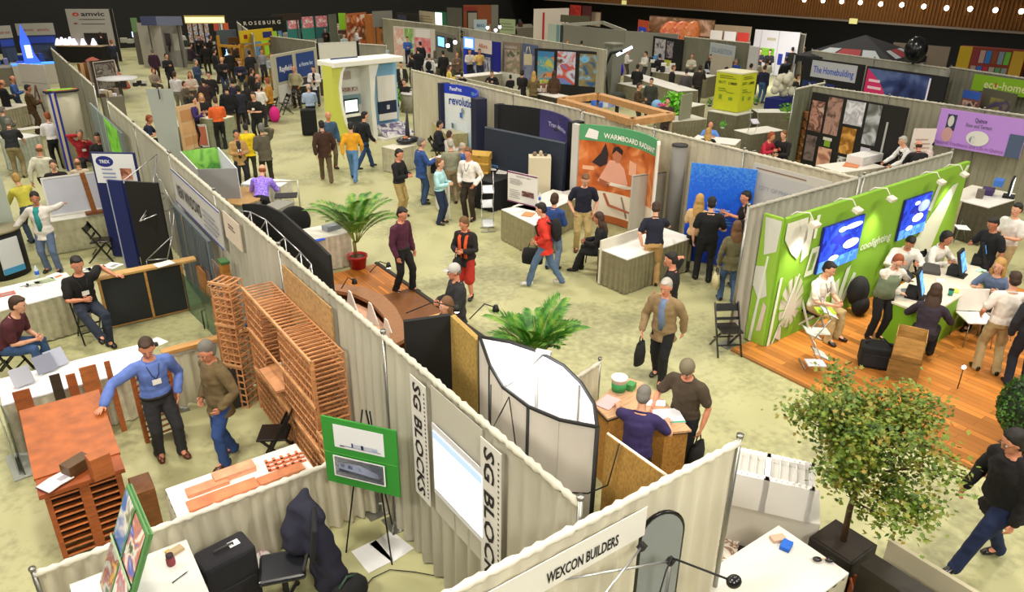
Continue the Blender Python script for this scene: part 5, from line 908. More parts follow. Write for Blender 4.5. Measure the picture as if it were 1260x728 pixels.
m = MB(); onarc(m, [(.45, 1.05), (.6, 1.35), (.72, 1.6), (.95, 1.62), (1.15, 1.45), (1.3, 1.1), (1.2, .95), (.85, 1.0)], '#dca08a'); onarc(m, ov(.93, 1.72, .13, .16), '#b87050', .016); onarc(m, [(.78, 1.75), (.82, 1.92), (.95, 1.97), (1.08, 1.88), (1.06, 1.78), (.9, 1.86)], '#1c100c', .022); onarc(m, [(.5, 1.0), (.5, 1.12), (.75, 1.05), (.7, .92)], '#a05a3c', .02)
onarc(m, [(.3, 1.5), (.5, 1.75), (.6, 2.0), (.68, 1.75), (.66, 1.5), (.5, 1.4)], '#2a1c20', .014); onarc(m, [(.75, .98), (1.3, .98), (1.5, 1.04), (1.5, 1.08), (.8, 1.06)], '#e8ddd0', .02); onarc(m, [(1.3, 1.35), (1.55, 1.35), (1.55, 1.65), (1.3, 1.7)], '#e6a888', .012); onarc(m, [(.1, 1.3), (.35, 1.3), (.35, 1.4), (.1, 1.4)], '#e8b08a', .012)
onarc(m, [(.6, .75), (.75, .45), (1.6, .4), (1.6, .45), (.8, .5), (.66, .77)], '#a85a3c', .014); onarc(m, [(1.1, .75), (1.15, .75), (1.35, .25), (1.3, .25)], '#8a7a6a', .014); onarc(m, [(.12, 2.1), (.4, 2.06), (.42, 2.26), (.2, 2.32)], '#e9e4e4', .02); m.build('photo_subject', r)
m = MB(); vs, fs, wd = text_geo('WARMBOARD RADIANT'); 
q = []
for x, y, z in vs: X_ = .55+x*1.7/wd; q.append((X_, fy(X_)-.02+z*.01, 2.12-.05*(X_-.5)/2+y*.17))
m.add(q, fs, '#f0efe6'); m.build('lettering', r)
panel('folding_screen', 'low white two leaf partition standing between the photo wall and navy polo man', 'partition', at(772, 295, .0), at(812, 288, 0), .02, 1.55, '#b9b6ac', [('r', .49, 0, .51, 1, '#8c897f'), ('r', 0, .985, 1, 1, '#77746c')], t=.05)
r = table('pale topped olive skirted table where the navy polo man leans', at(736, 318, .76), at(773, 318, .76), 2.0, top='#dedbd6', skirt='#7c765a'); 
a_ = at(735, 318, .76); b_ = at(852, 292, .76)
for ch in list(r.children): bpy.data.objects.remove(ch)
bpy.data.objects.remove(r)
r = table('pale topped olive skirted table where the navy polo man leans', at(772, 319, .76), at(853, 292, .76), .78, top='#dedbd6', skirt='#7c765a')
panel('low_screen', 'low cream side panel with posts at the left end of the navy polo table', 'partition', at(736, 350, 0), at(782, 333, 0), .02, .95, '#cfcbbd', t=.04); 
b = bpy.data.objects
r = thing('stacking_chair', 'dark stacking chair under the seated woman in black', 'chair', (8.9, 10.55, 0), 0); 
for s_ in (-1, 1):
    for y in (-.2, .2): m = MB(); m.tube([(s_*.2, y, 0), (s_*.18, y*.8, .44)], .014, '#151515', 6); m.build('leg', r)
m = MB(); m.box((-.22, -.22, .44), (.22, .22, .48), '#15151a'); m.build('seat', r, .01); q = at(738, 300, .45); r.location = (q.x, q.y, 0)
r = thing('silver_drum', 'tall rounded silver column panel between the photo wall and blue banner', 'column', (12.35, 10.9, 0)); m = MB(); m.tube([(0, 0, 0), (0, 0, 2.3)], .17, '#77756f', 24); m.build('drum', r); m = MB(); m.tube([(0, 0, 2.3), (0, 0, 2.33)], .18, '#2a2a2a', 24); m.build('cap', r)
panel('banner_stand', 'tall bright blue banner with small white lettering behind the group in black', 'banner', (11.75, 10.0), (12.4, 8.85), .05, 2.2, 'grad:#0f2fb0:#1450d8:#1f66e0:#5aa8e8:2.6', [('t', .32, .56, .028, 'Insulating your', '#b8d4f4', 0, .36), ('t', .3, .525, .028, 'home for comfort', '#b8d4f4', 0, .4), ('l', .34, .42, .74, .5, 3, '#6aa4ec')], t=.03, feet=True)
panel('hung_banner', 'large faded grey banner with faint lettering hung on the cream drape', 'banner', (12.52, 9.05), (12.52, 7.3), 1.1, 2.3, '#c3bfb8', [('r', .05, .0, .8, .86, '#b7b6b6'), ('l', .05, .9, .85, .95, 1, '#8a6a58'), ('t', .12, .58, .07, 'CITY OF PHIN', '#9aa0ac', 0, .42), ('t', .35, .2, .06, 'Green team', '#a8acb4', 0, .38)], t=.015)
folding_chair('black folding chair standing open in the aisle beside the green wall', at(892, 432), math.radians(150))
# round black high table of the group
# ================================================================= green stand
g0 = at(942, 262, 2.3); g1 = at(966, 269, 2.3); g2 = at(1192, 198, 2.3); GW = '#7cab2b'
panel('leaf_print_display', 'white and green leaf print end panel of the green stand wall', 'display wall', (g0.x, g0.y), (g1.x, g1.y), .04, 2.3, '#8fb93c', [('g', [(.1, .98), (.95, .98), (.9, .75), (.3, .7)], '#cfd0c8'), ('g', [(.0, .6), (.5, .62), (.8, .4), (.4, .35), (0, .45)], '#cdcfc6'), ('g', [(.2, 0), (.35, 0), (.6, .7), (.5, .7)], '#d8dcd0'), ('g', [(.55, .1), (.8, .12), (.9, .32), (.7, .35)], '#cdbfb2')], t=.06)
def leafpoly(cx, cy, w, h, n=7):
    out = []
    for i in range(n):
        t = i/(n-1); out += [[(cx-w*.5*math.sin(PI*(t*.8+.15)), cy-h/2+h*t), (cx, cy-h/2+h*t*.92-.01), (cx, cy-h/2+h*t*.92+h*.5/n), (cx-w*.5*math.sin(PI*(t*.8+.15)), cy-h/2+h*t+h*.45/n)]]
        out += [[(2*cx-x, y) for x, y in out[-1]][::-1]]
    return out
C1 = '#c9d0bb'
items = [('e', .085, .3, .052, .21, '#c9c4b6')]+[('g', [(.085+.056*math.cos(a), .3+.225*math.sin(a)), (.085+.056*math.cos(a+.13), .3+.225*math.sin(a+.13)), (.085+.024*math.cos(a+.02), .27+.1*math.sin(a+.02))], GW) for a in [j*.52+.1 for j in range(12)]]+[('g', [(.02, .0), (.028, .0), (.1, .52), (.094, .53)], '#d4d6c8'), ('g', [(.035, .04), (.06, .0), (.055, .12), (.04, .14)], '#c9c4b6'), ('g', [(.09, .62), (.12, .66), (.125, .9), (.1, .97), (.085, .8)], '#d6d8cc')]+[('g', [(.0, .97), (.09, .97), (.1, .8), (.07, .66), (.04, .72), (.0, .85)], '#d6d8cc'), ('g', [(.0, .0), (.012, .0), (.02, .55), (.01, .55)], '#d8dccc'),
 ('g', [(.13, .96), (.145, .96), (.142, .78), (.13, .78)], '#dfe3d2'), ('g', [(.12, .48), (.16, .48), (.175, .7), (.135, .7)], C1), ('g', [(.132, .52), (.152, .52), (.162, .66), (.142, .66)], GW), ('t', .39, .52, .07, 'coolighting', C1, 0, .17),
 ('g', [(.3, .04), (.33, .04), (.31, .34), (.28, .3)], C1), ('g', [(.31, .04), (.335, .04), (.36, .42), (.34, .4)], C1), ('g', [(.325, .04), (.35, .04), (.4, .32), (.385, .34)], C1), ('g', [(.27, .04), (.31, .04), (.25, .16), (.24, .14)], C1),
 ('g', [(.63, .05), (.7, .05), (.72, .38), (.8, .6), (.9, .82), (.94, .83), (.88, .4), (.84, .1), (.9, .05)], C1), ('g', [(.56, .05), (.6, .05), (.6, .28), (.575, .3)], C1), ('g', [(.77, .66), (.79, .64), (.82, .86), (.8, .88)], C1), ('g', [(.95, .9), (.97, .9), (.99, .97), (.97, .98)], C1)]
S = 'screen:#10209a:#1c40c8:#2f62e0:#a8c8ff:#0c1878:1.0:2.0'
panel('leaf_print_display', 'long lime green wall with pale leaf prints and two blue screens', 'display wall', (g1.x, g1.y), (g2.x, g2.y), .04, 2.3, GW, items, t=.08)
u = V((g2.x-g1.x, g2.y-g1.y, 0)); 
for (f0, f1, z0, z1, l) in ((.17, .37, 1.1, 1.95, 'nearer blue screen with white cloud shapes on the green wall'), (.595, .76, 1.12, 1.94, 'farther blue screen with grey globe on the green wall')):
    p = V((g1.x, g1.y, 0))+u*f0; q = V((g1.x, g1.y, 0))+u*f1; n_ = V((u.y, -u.x, 0)).normalized()*.07; p += n_; q += n_; Z = z1-z0
    panel('wall_screen', l, 'screen', p, q, z0, z1, '#18206a', [('r', .01, .01, .99, .99, 'screen:#0c1c9c:#1840d0:#1030b8:#2858e0:.75:3'), ('r', .01, .01, .99, .25, 'screen:#3a78d8:#5a98e0:#2860c8:.75:6'), ('e', .6 if f0 > .5 else .75, .45, .2, .1, 'emit:#e8f0f4:.9'), ('e', .35, .25, .12, .06, 'emit:#dce6f0:.9'), ('e', .45, .84, .1, .05, 'emit:#dfe8f4:.9'), ('e', .72, .72 if f0 > .5 else .85, .22, .14 if f0 > .5 else .06, 'emit:#6a78b8:.8' if f0 > .5 else 'emit:#e8f0ff:.9')], t=.04)
for (fx, l, s_) in ((.255, 'left white arm spotlight over the nearer blue screen', 1), (.43, 'middle white arm spotlight on the green wall', 0), (.72, 'white arm spotlight over the farther blue screen', 1), (.87, 'right white arm spotlight on the green wall', 0), (.06, 'white arm spotlight at the left end of the green wall', 0)):
    p = V((g1.x, g1.y, 2.31))+u*fx; n_ = V((u.y, -u.x, 0)).normalized(); r = thing('arm_spotlight', l, 'lamp', p, ang(g1, g2)); m = MB(); m.tube([(-.2, .03, 0), (-.16, -.04, .07), (0, -.18, .06), (0, -.27, -.06)], .011, '#d9d6cc', 6); m.build('arm', r); m = MB(); m.ob((0, -.3, -.1), (.18, .12, .07), '#d8d2c0', (.4, 0, 0)); m.build('lamp_head', r, .01)
    l_ = bpy.data.lights.new('spotlight', 'SPOT'); l_.energy = 95; l_.spot_size = math.radians(85); l_.spot_blend = 1; l_.shadow_soft_size = .06; l_.color = (1, .95, .75); o = bpy.data.objects.new('spotlight_beam', l_); col.objects.link(o); o.location = p+n_*.36+V((0, 0, -.17)); o.rotation_euler = (V((0, 0, -1.2))-n_*.26).to_track_quat('-Z', 'Y').to_euler(); tag(o, None, None)
# counters with lime front
def pc(x, y, z): return at(x, y, z)
r = thing('green_counter', 'lime green counter with cream top holding the touch screens', 'counter', at(1150, 400, 0)); b0 = r.location.copy(); tp = [at(x, y, .8)-b0 for x, y in ((1090, 368), (1108, 350), (1160, 325), (1195, 322), (1222, 338), (1166, 374), (1143, 387))]; m = MB(); m.prism([(p.x, p.y) for p in tp][::-1], .76, .8, '#ded6c2'); m.build('counter_top', r, .005); m = MB(); 
fp = [(tp[0].x+.03, tp[0].y), (tp[6].x, tp[6].y+.03), (tp[5].x, tp[5].y+.03), (tp[4].x-.06, tp[4].y), (tp[3].x-.05, tp[3].y-.05), (tp[1].x+.05, tp[1].y-.05)]; m.prism(fp, 0, .76, '#74a818'); m.build('green_front', r)
def kiosk(label, px, py, face, s=1):
    r = thing('touch_screen', label, 'screen', at(px, py, .802), face); m = MB(); m.box((-.16*s, -.1, 0), (.16*s, .2, .02), '#141414'); m.prism([(-.15*s, .2), (.15*s, .2), (.12*s, .02), (-.12*s, .02)], .02, .16, '#17171a'); m.build('base', r, .005)
    m = MB(); m.ob((0, .03, .27), (.36*s, .05, .46*s), '#141518', (-.32, 0, 0)); m.build('screen_body', r, .008); m = MB(); m.ob((0, -.0, .272), (.27*s, .012, .36*s), 'screen:#4a8ad8:#6aa8e8:#8ac0e8:1.1:9', (-.32, 0, 0)); m.build('lit_screen', r); return r
kiosk('nearest touch screen on the green counter behind the brown haired woman', 1130, 366, .35); kiosk('middle touch screen on the green counter', 1181, 339, .2, .95); kiosk('farthest touch screen on the green counter beside the man in black', 1210, 326, .3, .9)
papers('white packing tissue on the near corner of the green counter', 1113, 362, .803, '#f3f1ee', (.16, .14), .4, .08, name='tissue', cat='tissue'); papers('grey tray of samples before the white shirt man on the counter', 1145, 332, .803, '#4a4540', (.5, .3), .5, .05, name='tray', cat='tray')
r = thing('paper_cup', 'teal and black paper cup standing on the green counter', 'cup', at(1169, 363, .803)); m = MB(); m.lathe([(.035, 0), (.042, .1)], '#2a8a78', 16); m.build('cup_body', r); m = MB(); m.lathe([(.044, .1), (.044, .115)], '#16201e', 16); m.build('lid', r)
for x, y, c, rz, l in ((1177, 358, '#c8dc5a', .3, 'yellow green card beside the teal cup'), (1207, 333, '#bcdcd0', .1, 'pale mint leaflets right of the middle touch screen'), (1157, 345, '#eeece8', .5, 'white leaflet between the two nearer touch screens'), (1212, 337, '#c9dc7a', .4, 'light green card at the right end of the counter')): papers(l, x, y, .803, c, (.2, .14), rz, .006)
# boxes, bag, tables
r = cardboard('open brown cardboard box stacked on another carton in the green stand', (0, 0, .38), 0, (.5, .42, .42)); r2 = cardboard('brown cardboard box under the open one in the green stand', (0, 0, 0), 0, (.52, .44, .36), False); q = at(1124, 470); 
for o, dz in ((r, .362), (r2, .036)): o.location = (q.x, q.y+.2, dz); o.rotation_euler.z = math.radians(24)
r = thing('camera_bag', 'black square shoulder bag on the wooden floor beside the cardboard boxes', 'bag', at(1084, 452, .036)+V((0, .12, 0)), math.radians(-55)); m = MB(); m.box((-.25, -.17, 0), (.25, .17, .36), 'cloth:#121214'); m.build('bag_body', r, .03); m = MB(); m.tube([(-.2, 0, .36), (-.1, 0, .44), (.1, 0, .44), (.2, 0, .36)], .015, '#111111', 6); m.build('strap', r); m = MB(); m.box((-.2, -.19, .05), (.2, -.165, .25), 'cloth:#18181c'); m.build('front_pocket', r, .005)
r = thing('backpack', 'black backpack lying beside the seated man against the green wall', 'backpack', at(1050, 385, .036)); m = MB(); m.ell((0, 0, .45), (.22, .18, .3), 'cloth:#141114', 12, 9); m.ell((0, -.1, .2), (.2, .14, .2), 'cloth:#141114', 12, 9); m.build('bag_body', r)
litrack('silver zigzag magazine rack on the wooden floor by the seated man', at(1005, 452, .036)+V((0, .1, 0)), math.radians(50), hgt=1.1, face='#d9dfd6')
for x, y, z, c, l in ((1015, 383, .95, '#a8c82a', 'green and blue magazine on the zigzag rack'), (1008, 408, .6, '#dde2da', 'white magazine on the middle tray of the zigzag rack'), (1003, 447, .2, '#c9ccd8', 'white booklet on the lowest tray of the zigzag rack')): papers(l, x, y, z, c, (.22, .28), .9, .02)
r = thing('white_chair', 'white plastic chair with thin chrome legs empty in the green stand', 'chair', at(1193, 420, .036), math.radians(-40))
def wchair(r):
    m = MB(); m.box((-.25, -.24, .44), (.25, .24, .47), '#e9e4dc'); m.build('seat', r, .012); m = MB(); m.ob((0, .26, .68), (.5, .02, .4), '#e9e4dc', (-.15, 0, 0)); m.build('backrest', r, .008)
    for x in (-.2, .2):
        for y in (-.2, .2): m = MB(); m.tube([(x, y, .44), (x*1.15, y*1.2, 0)], .009, 'metal:#9a9a98', 6); m.build('leg', r)
wchair(r); r = thing('white_chair', 'white chair beside the standing man in white with brown patch seat', 'chair', at(1215, 408, .036), math.radians(150)); wchair(r)
r = thing('floor_lamp', 'small lit lamp on a thin stand over the wooden floor', 'lamp', at(1178, 478, .036)); m = MB(); m.tube([(0, 0, 0), (0, 0, .35)], .008, '#2a2018', 6); m.build('pole', r); m = MB(); m.ell((0, 0, .38), (.045, .03, .03), 'emit:#e8ecff:5', 10, 6); m.build('bulb', r)
papers('pinkish mat square at the near edge of the wooden floor', 1042, 492, .037, '#d8b08c', (.3, .3), .0, .006, name='mat', cat='mat')
# back of green stand: skirted counter with goods
table('dark skirted counter with purple goods and cartons at the end of the green wall', at(1185, 247, .95), at(1217, 255, .95), 1.2, h=.95, top='#dcd9d4', skirt='#4a4534'); table('cream skirted table next to the dark counter under the black monitor', at(1218, 254, .9), at(1250, 238, .9), 1.0, h=.9, top='#d3cec0', skirt='#bfb296')
for x, y, z, c, s_, l in ((1215, 238, .96, '#3a2a5a', (.4, .25, .12), 'purple boxes on the dark skirted counter'), (1228, 228, .96, '#3a70c8', (.35, .2, .15), 'bright blue carton on the dark skirted counter'), (1205, 243, .96, '#6a6258', (.15, .15, .2), 'small dark goods at the left of the dark counter')): papers(l, x, y, z, c, s_[:2], .3, s_[2], name='box', cat='box')
for x, y, l in ((1215, 225, 'left one of two large tan cartons against the drape'), (1240, 222, 'right one of two large tan cartons against the drape')): q = at(x, y, .5); cardboard(l, (q.x+1.2, q.y+.6, 0), -.3, (.9, .6, 1.1), False, '#c99468')
r = thing('monitor', 'black monitor with white lit screen at the right margin', 'monitor', at(1240, 245, .902), .3); m = MB(); m.box((-.28, -.02, .1), (.28, .03, .52), '#101012'); m.build('screen_body', r, .01); m = MB(); m.box((-.24, -.03, .14), (.24, -.021, .48), 'emit:#eef4f4:1.5'); m.build('lit_screen', r); m = MB(); m.box((-.15, -.12, 0), (.15, .12, .1), '#17171a'); m.build('base', r)
papers('small table card on the chrome stand beside the green wall end', 1184, 280, .5, '#e4e6ea', (.34, .26), .7, .01); r = thing('tubular_stand', 'thin metal tube stand on the floor at the end of the green wall', 'stand', at(1178, 297, .036)); m = MB(); m.tube([(-.2, 0, 0), (.2, .1, .48), (.2, -.2, 0)], .01, '#6a7a68', 6); m.tube([(.2, -.1, 0), (-.2, -.1, .48)], .01, '#6a7a68', 6); m.build('tubes', r)
panel('poster', 'white and navy poster standing beside the cartons under the purple banner', 'poster', at(1188, 235, 0), at(1208, 240, 0), .0, 1.9, '#dfe0e4', [('r', .0, .8, 1, .95, '#2a3f7a'), ('r', 0, .05, 1, .15, '#2a3460'), ('l', .1, .3, .9, .6, 4, '#a0a4b0')], t=.03)
# potted tree and topiary
def tree(label, p, H, R, seed, leaf, potc, nl=9500, trunkb=.5):
    rr = random.Random(seed); r = thing('potted_tree', label, 'tree', p); m = MB(); m.prism([(-.24, -.24), (.24, -.24), (.24, .24), (-.24, .24)], 0, .5, potc); m.build('planter', r, .01); m = MB(); m.box((-.22, -.22, .5), (.22, .22, .51), '#2a2016'); m.build('soil', r)
    m = MB(); tr = [V((0, 0, .5)), V((.03, .03, .9)), V((.1, .02, 1.3)), V((.16, .08, 1.7)), V((.2, .1, H*.8))]; m.tube(tr, [.035, .032, .028, .02, .01], 'wood:#5a4630', 8); m.build('trunk', r); tips = []
    m = MB()
    for i in range(26):
        a = i*2.4+rr.uniform(-.4, .4); t = rr.uniform(.25, 1); k = min(3, int(t*4)); b_ = tr[k].lerp(tr[k+1], t*4-k if t < 1 else 1); L = R*rr.uniform(.55, 1.05)*(1.15-.45*t); d = V((math.cos(a), math.sin(a), rr.uniform(.15, .8))); q = b_+d.normalized()*L*.5+V((0, 0, .04)); e = q+(d+V((rr.uniform(-.4, .4), rr.uniform(-.4, .4), .1))).normalized()*L*.5; m.tube([b_, q, e], [.013, .009, .004], 'wood:#5a4630', 5)
        tips += [e, q, q.lerp(e, .5), q.lerp(e, .8), b_.lerp(q, .7)]
    m.build('branches', r); m = MB()
    for i in range(nl):
        c = rr.choice(tips); o = V((rr.gauss(0, .1), rr.gauss(0, .1), rr.gauss(0, .08))); p0 = c+o; s = rr.uniform(.02, .034); X = Euler((rr.uniform(-.9, .9), rr.uniform(-.9, .9), rr.random()*6.3)).to_matrix()
        sh_ = [(-1, -.2), (-.55, .25), (-.75, .8), (-.2, .55), (0, 1.3), (.2, .55), (.75, .8), (.55, .25), (1, -.2), (.3, -.3), (0, -.7), (-.3, -.3)] if i % 2 else [(-.7, 0), (0, 1.2), (.7, 0), (0, -.8)]
        m.add([p0+X @ V((x*s, y*s, 0)) for x, y in sh_], [tuple(range(len(sh_)))], leaf)
    tag(m.build('foliage', r), None, None, kind='stuff'); return r
tree('leafy potted tree with yellow green leaves in a dark planter beside the white counter', (6.25, 2.75, 0), 2.1, .95, 11, 'leaf:#35520f:#66801f:#8c7628', '#26221e')
r = thing('wooden_trough', 'dark wooden trough standing behind the potted tree trunk', 'planter', (6.0, 2.0, 0)); m = MB(); m.box((-.2, -.6, 0), (.05, .35, .75), 'wood:#2a241c'); m.box((.28, -.6, 0), (.33, .35, .8), '#b5ad92'); m.build('trough_body', r)
r = thing('topiary_bush', 'dense dark green clipped bush at the right margin', 'bush', at(1250, 560, 0), 0); m = MB(); m.lathe([(.16, 0), (.2, .3), (.22, .3)], '#3a2c22', 16); m.build('pot', r); m = MB(); m.ell((0, 0, .72), (.36, .36, .42), '#16240c', 16, 12); m.build('core', r); m = MB(); rr = random.Random(5)
for i in range(2600):
    v = V((rr.gauss(0, 1), rr.gauss(0, 1), rr.gauss(0, 1))).normalized(); p0 = V((v.x*.38, v.y*.38, v.z*.44+.72))*rr.uniform(.96, 1.04); X = Euler((rr.random()*6, rr.random()*6, rr.random()*6)).to_matrix(); m.add([p0+X @ V(q) for q in ((-.015, 0, 0), (0, .03, 0), (.015, 0, 0), (0, -.02, 0))], [(0, 1, 2, 3)], 'leaf:#1c3a10:#2f5a1a:#4a7a2a')
tag(m.build('foliage', r), None, None, kind='stuff')
# ================================================================= farther booths
def B(label, x0, y0, x1, y1, z1, z0, color, items=(), cat='display wall', name='display_board', t=.06, **k):
    r = panel(name, label, cat, at(x0, y0, z1), at(x1, y1, z1), z0, z1, color, items, t=t, **k)
    if z0 > .25 and name not in ('hung_banner', 'wall_sign', 'wall_screen'):
        W = (at(x1, y1, z1)-at(x0, y0, z1)).length
        for x in (.15*W, .85*W): m = MB(); m.box((x-.03, t/2, -z0), (x+.03, t/2+.06, (z1-z0)*.5), '#4a4742'); m.build('stand_pole', r)
    return r
def TB(label, x0, y0, x1, y1, w, h=.76, top='#dedcd4', skirt='#8f8b76', **k): return table(label, at(x0, y0, h), at(x1, y1, h), w, h, top, skirt, **k)
def goods(label, x, y, z, cols, n=6, spread=.4, seed=1, s=.12, cat='goods', emit=False):
    q = at(x, y, z); r = thing('display_goods', label, cat, q); rr = random.Random(seed)
    
    if z > .3 and ' on the ' not in label and ' inside ' not in label: m = MB(); m.box((-spread*1.1, -spread*.75, -z), (spread*1.1, spread*.75, 0), '#7d786a'); m.build('plinth', r, .01)
    for i in range(n): m = MB(); h = s*rr.uniform(.6, 1.8); m.ob((rr.uniform(-spread, spread), rr.uniform(-spread, spread)*.5, h/2), (s*rr.uniform(.6, 1.4), s*rr.uniform(.6, 1.4), h), cols[i % len(cols)], (0, 0, rr.random()*3)); m.build('item', r)
    return r
def DB(l, a, b, *k, **kw):
    f = lambda q: V((q[0], q[1], 0))*(1+.4/V((q[0], q[1], 0)).length)
    return drape(l, f(a), f(b), *k, **kw)
# --- far left
B('white slatted display wall behind the man in the brown jacket', 22, 78, 54, 80, 2.3, .02, '#cfc9c2', [('r', 0, .3+.2*i, 1, .31+.2*i, '#a8a29a') for i in range(3)])
B('blue edged display panel end standing beside the drape', 61, 116, 71, 112, 2.3, .02, '#16289a', [('r', 0, 0, .3, 1, '#d8c8b0')])
r = thing('curved_display', 'curved display with orange and green top piece and dark rim beside the blue panel', 'display', at(75, 112, 2.3)-V((0, 0, 2.3))); m = MB(); m.tube([(0, 0, .02), (0, 0, 2.28)], .42, '#a8a48f', 20, None, .2); m.build('grey_body', r); m = MB(); m.tube([(0, 0, 2.28), (0, 0, 2.33)], .48, '#14182c', 20, None, .24); m.build('rim', r); m = MB(); m.tube([(0, 0, 2.33), (0, 0, 2.35)], .43, '#c8703c', 20, None, .2); m.box((-.35, -.16, 2.35), (.3, -.04, 2.37), '#6ad02a'); m.build('printed_top', r)
r = thing('lit_model', 'glowing blue sailing model on a blue lit counter at the far left', 'model', at(45, 78, 1.0)-V((0, 0, 1))); m = MB(); m.box((-1.1, -.4, 0), (1.0, .4, .98), '#c9c4bc'); m.build('counter', r); m = MB(); m.box((-1.1, -.4, .98), (1.0, .4, 1.02), 'emit:#3a80f0:1.6'); m.build('lit_top', r); m = MB(); m.prism([(-.5, 1.02), (.2, 1.02), (0, 1.5), (-.1, 2.2), (-.3, 2.9), (-.5, 2.0)], -.1, .1, 'emit:#3458ff:1.6', XF); m.build('sail', r); m = MB(); m.box((-.35, -.14, 1.3), (-.1, -.1, 1.9), 'emit:#e8eeff:2.2'); m.build('bright_panel', r)
for i, (x0, x1, y) in enumerate(((-6, 12, 32), (18, 65, 29))): B('white header banner with blue lit shelves below, %s at the far left' % ('cut by the margin' if i == 0 else 'beside the stepped panel'), x0, y, x1, y-1, 2.3, .02, '#20305c', [('r', 0, .7, 1, 1, '#a9a8a2'), ('t', .12, .8, .08, 'amvic  amvic', '#9a5048', 0, .75), ('r', .05, .5, .95, .66, '#2a4ac0'), ('r', .02, .1, .98, .45, 'pic:#1a2648:#3a4a70:#16203a:1')])
goods('blue and green goods crowded on tables at the left margin', 10, 80, .9, ['#24408a', '#1c3a2c', '#4a6ad0', '#8a8cb0', '#c8b8a0', '#3a2c28'], 16, 1.6, 5, .3)
AX = [('g', [(0, 0), (0, 1), (.72, 1), (.77, .8), (.83, .79), (.88, .5), (.97, .45), (1, 0)], '#a9a5a0')]
r = B('tall white stepped panel with amvic lettering and red ring mark', 80, 11, 138, 11, 3.1, .02, '#aeaaa5', [('r', .28, .2, .78, .55, '#241d18'), ('t', .31, .87, .085, 'amvic', '#2a2426', 0, .5), ('e', .2, .9, .07, .035, '#c03420'), ('e', .205, .897, .03, .016, '#a9a5a0'), ('r', .25, .8, .8, .812, '#4a4446'), ('e', .16, .73, .04, .015, '#8a4038'), ('r', .28, .715, .78, .725, '#4a4446'), ('r', .93, 0, 1, 1, '#14100e')], cat='display panel')
r = thing('dark_counter', 'long black counter with glowing orange edge and white cone lamps', 'counter', at(100, 75, 0)); a_, b_ = at(68, 56, 1.0), at(124, 57, 1.0); r.location = (a_.x, a_.y, 0); r.rotation_euler.z = ang(a_, b_); L = (b_-a_).length; m = MB(); m.box((0, 0, 0), (L, 1.6, .96), '#141010'); m.build('body', r); m = MB(); m.box((0, -.03, .96), (L, 1.6, 1.02), '#c8b090'); m.build('counter_top', r)
for i, (x, y) in enumerate(((72, 55), (77, 53.5), (82, 55), (87, 53), (92, 55), (97, 53.5), (103, 55), (109, 54), (116, 55), (121, 54))):
    r = thing('cone_lamp', 'small glowing white cone lamp standing on the black counter', 'lamp', at(x, y, 1.03), 0, 'cone lamps on the black counter'); m = MB(); m.tube([(0, 0, 0), (0, 0, .38)], [.2, .05], 'emit:#f0e8ff:1.3', 12); m.build('lamp_shade', r); m = MB(); m.tube([(0, 0, .38), (0, 0, .42)], [.05, .03], '#222222', 8); m.build('cap', r)
B('low white and pink framed shelf unit full of small goods', 110, 76, 137, 73, 1.6, .02, '#4a4440', [('r', .08, .08, .92, .92, 'pic:#2a2624:#8a8680:#4a3a34:#a8a49c:3'), ('r', .05, .3, .95, .33, '#8a8278'), ('r', .05, .6, .95, .63, '#8a8278')], cat='shelf', name='shelf_unit', frame='#c9b8b0', t=.4)
r = thing('orange_chute', 'orange curved wooden chute beside the small goods shelf', 'chute', at(118, 112)); m = MB(); m.tube([(0, 0, 1.5), (.5, -.6, 1.2), (.9, -1.6, .7), (1.0, -2.6, .4)], [.28, .3, .3, .2], 'wood:#a8401c', 8, None, .06); m.build('trough', r); m = MB(); m.tube([(0, 0, 0), (0, 0, 1.5)], .04, '#7a3418', 6); m.tube([(.9, -1.6, 0), (.9, -1.6, .7)], .04, '#7a3418', 6); m.build('leg', r)
B('tan and brown leaning boards beside the drape end', 96, 78, 105, 77, 1.5, .02, '#8a5a30', [('r', 0, 0, .5, 1, '#c9a070')], name='board_stack', cat='boards', t=.2)
r = thing('round_table', 'grey round topped high table with dark models at the drape end', 'table', at(150, 125)); m = MB(); m.tube([(0, 0, 1.0), (0, 0, 1.05)], .85, '#cfcfd2', 24); m.build('tabletop', r); m = MB(); m.tube([(0, 0, 0), (0, 0, 1.0)], .12, '#4a4a48', 10); m.build('column', r)
goods('dark small models on the round grey table', 165, 106, 1.06, ['#1a1a1e', '#2a2620', '#c8c4bc'], 7, .5, 3, .16)
TB('white counter with blue and green front edge where the dark shirt man leans', 22, 172, 50, 166, .8, 1.0, '#d8d8d4', '#b9c0b0'); papers('grey printed sheet on the blue edged counter', 36, 158, 1.003, '#c9c4bc', (.6, .4), .2, .01)
TB('cream skirted table behind the brown jacket man', 8, 135, 40, 128, .8, .76, '#d6d0c0', '#b0aa90'); TB('white topped table left of the man in yellow at the margin', -12, 262, 12, 255, .8, .8, '#dcdccf', '#b5b49c')
r = thing('easel_stick', 'thin dark wooden stick easel leaning near the white shirt man', 'easel', at(44, 160)); m = MB(); m.tube([(0, 0, 0), (.35, .2, 1.6)], .03, 'wood:#5a4026', 6); m.tube([(.5, .4, 0), (.35, .2, 1.6)], .03, 'wood:#5a4026', 6); m.build('legs', r)
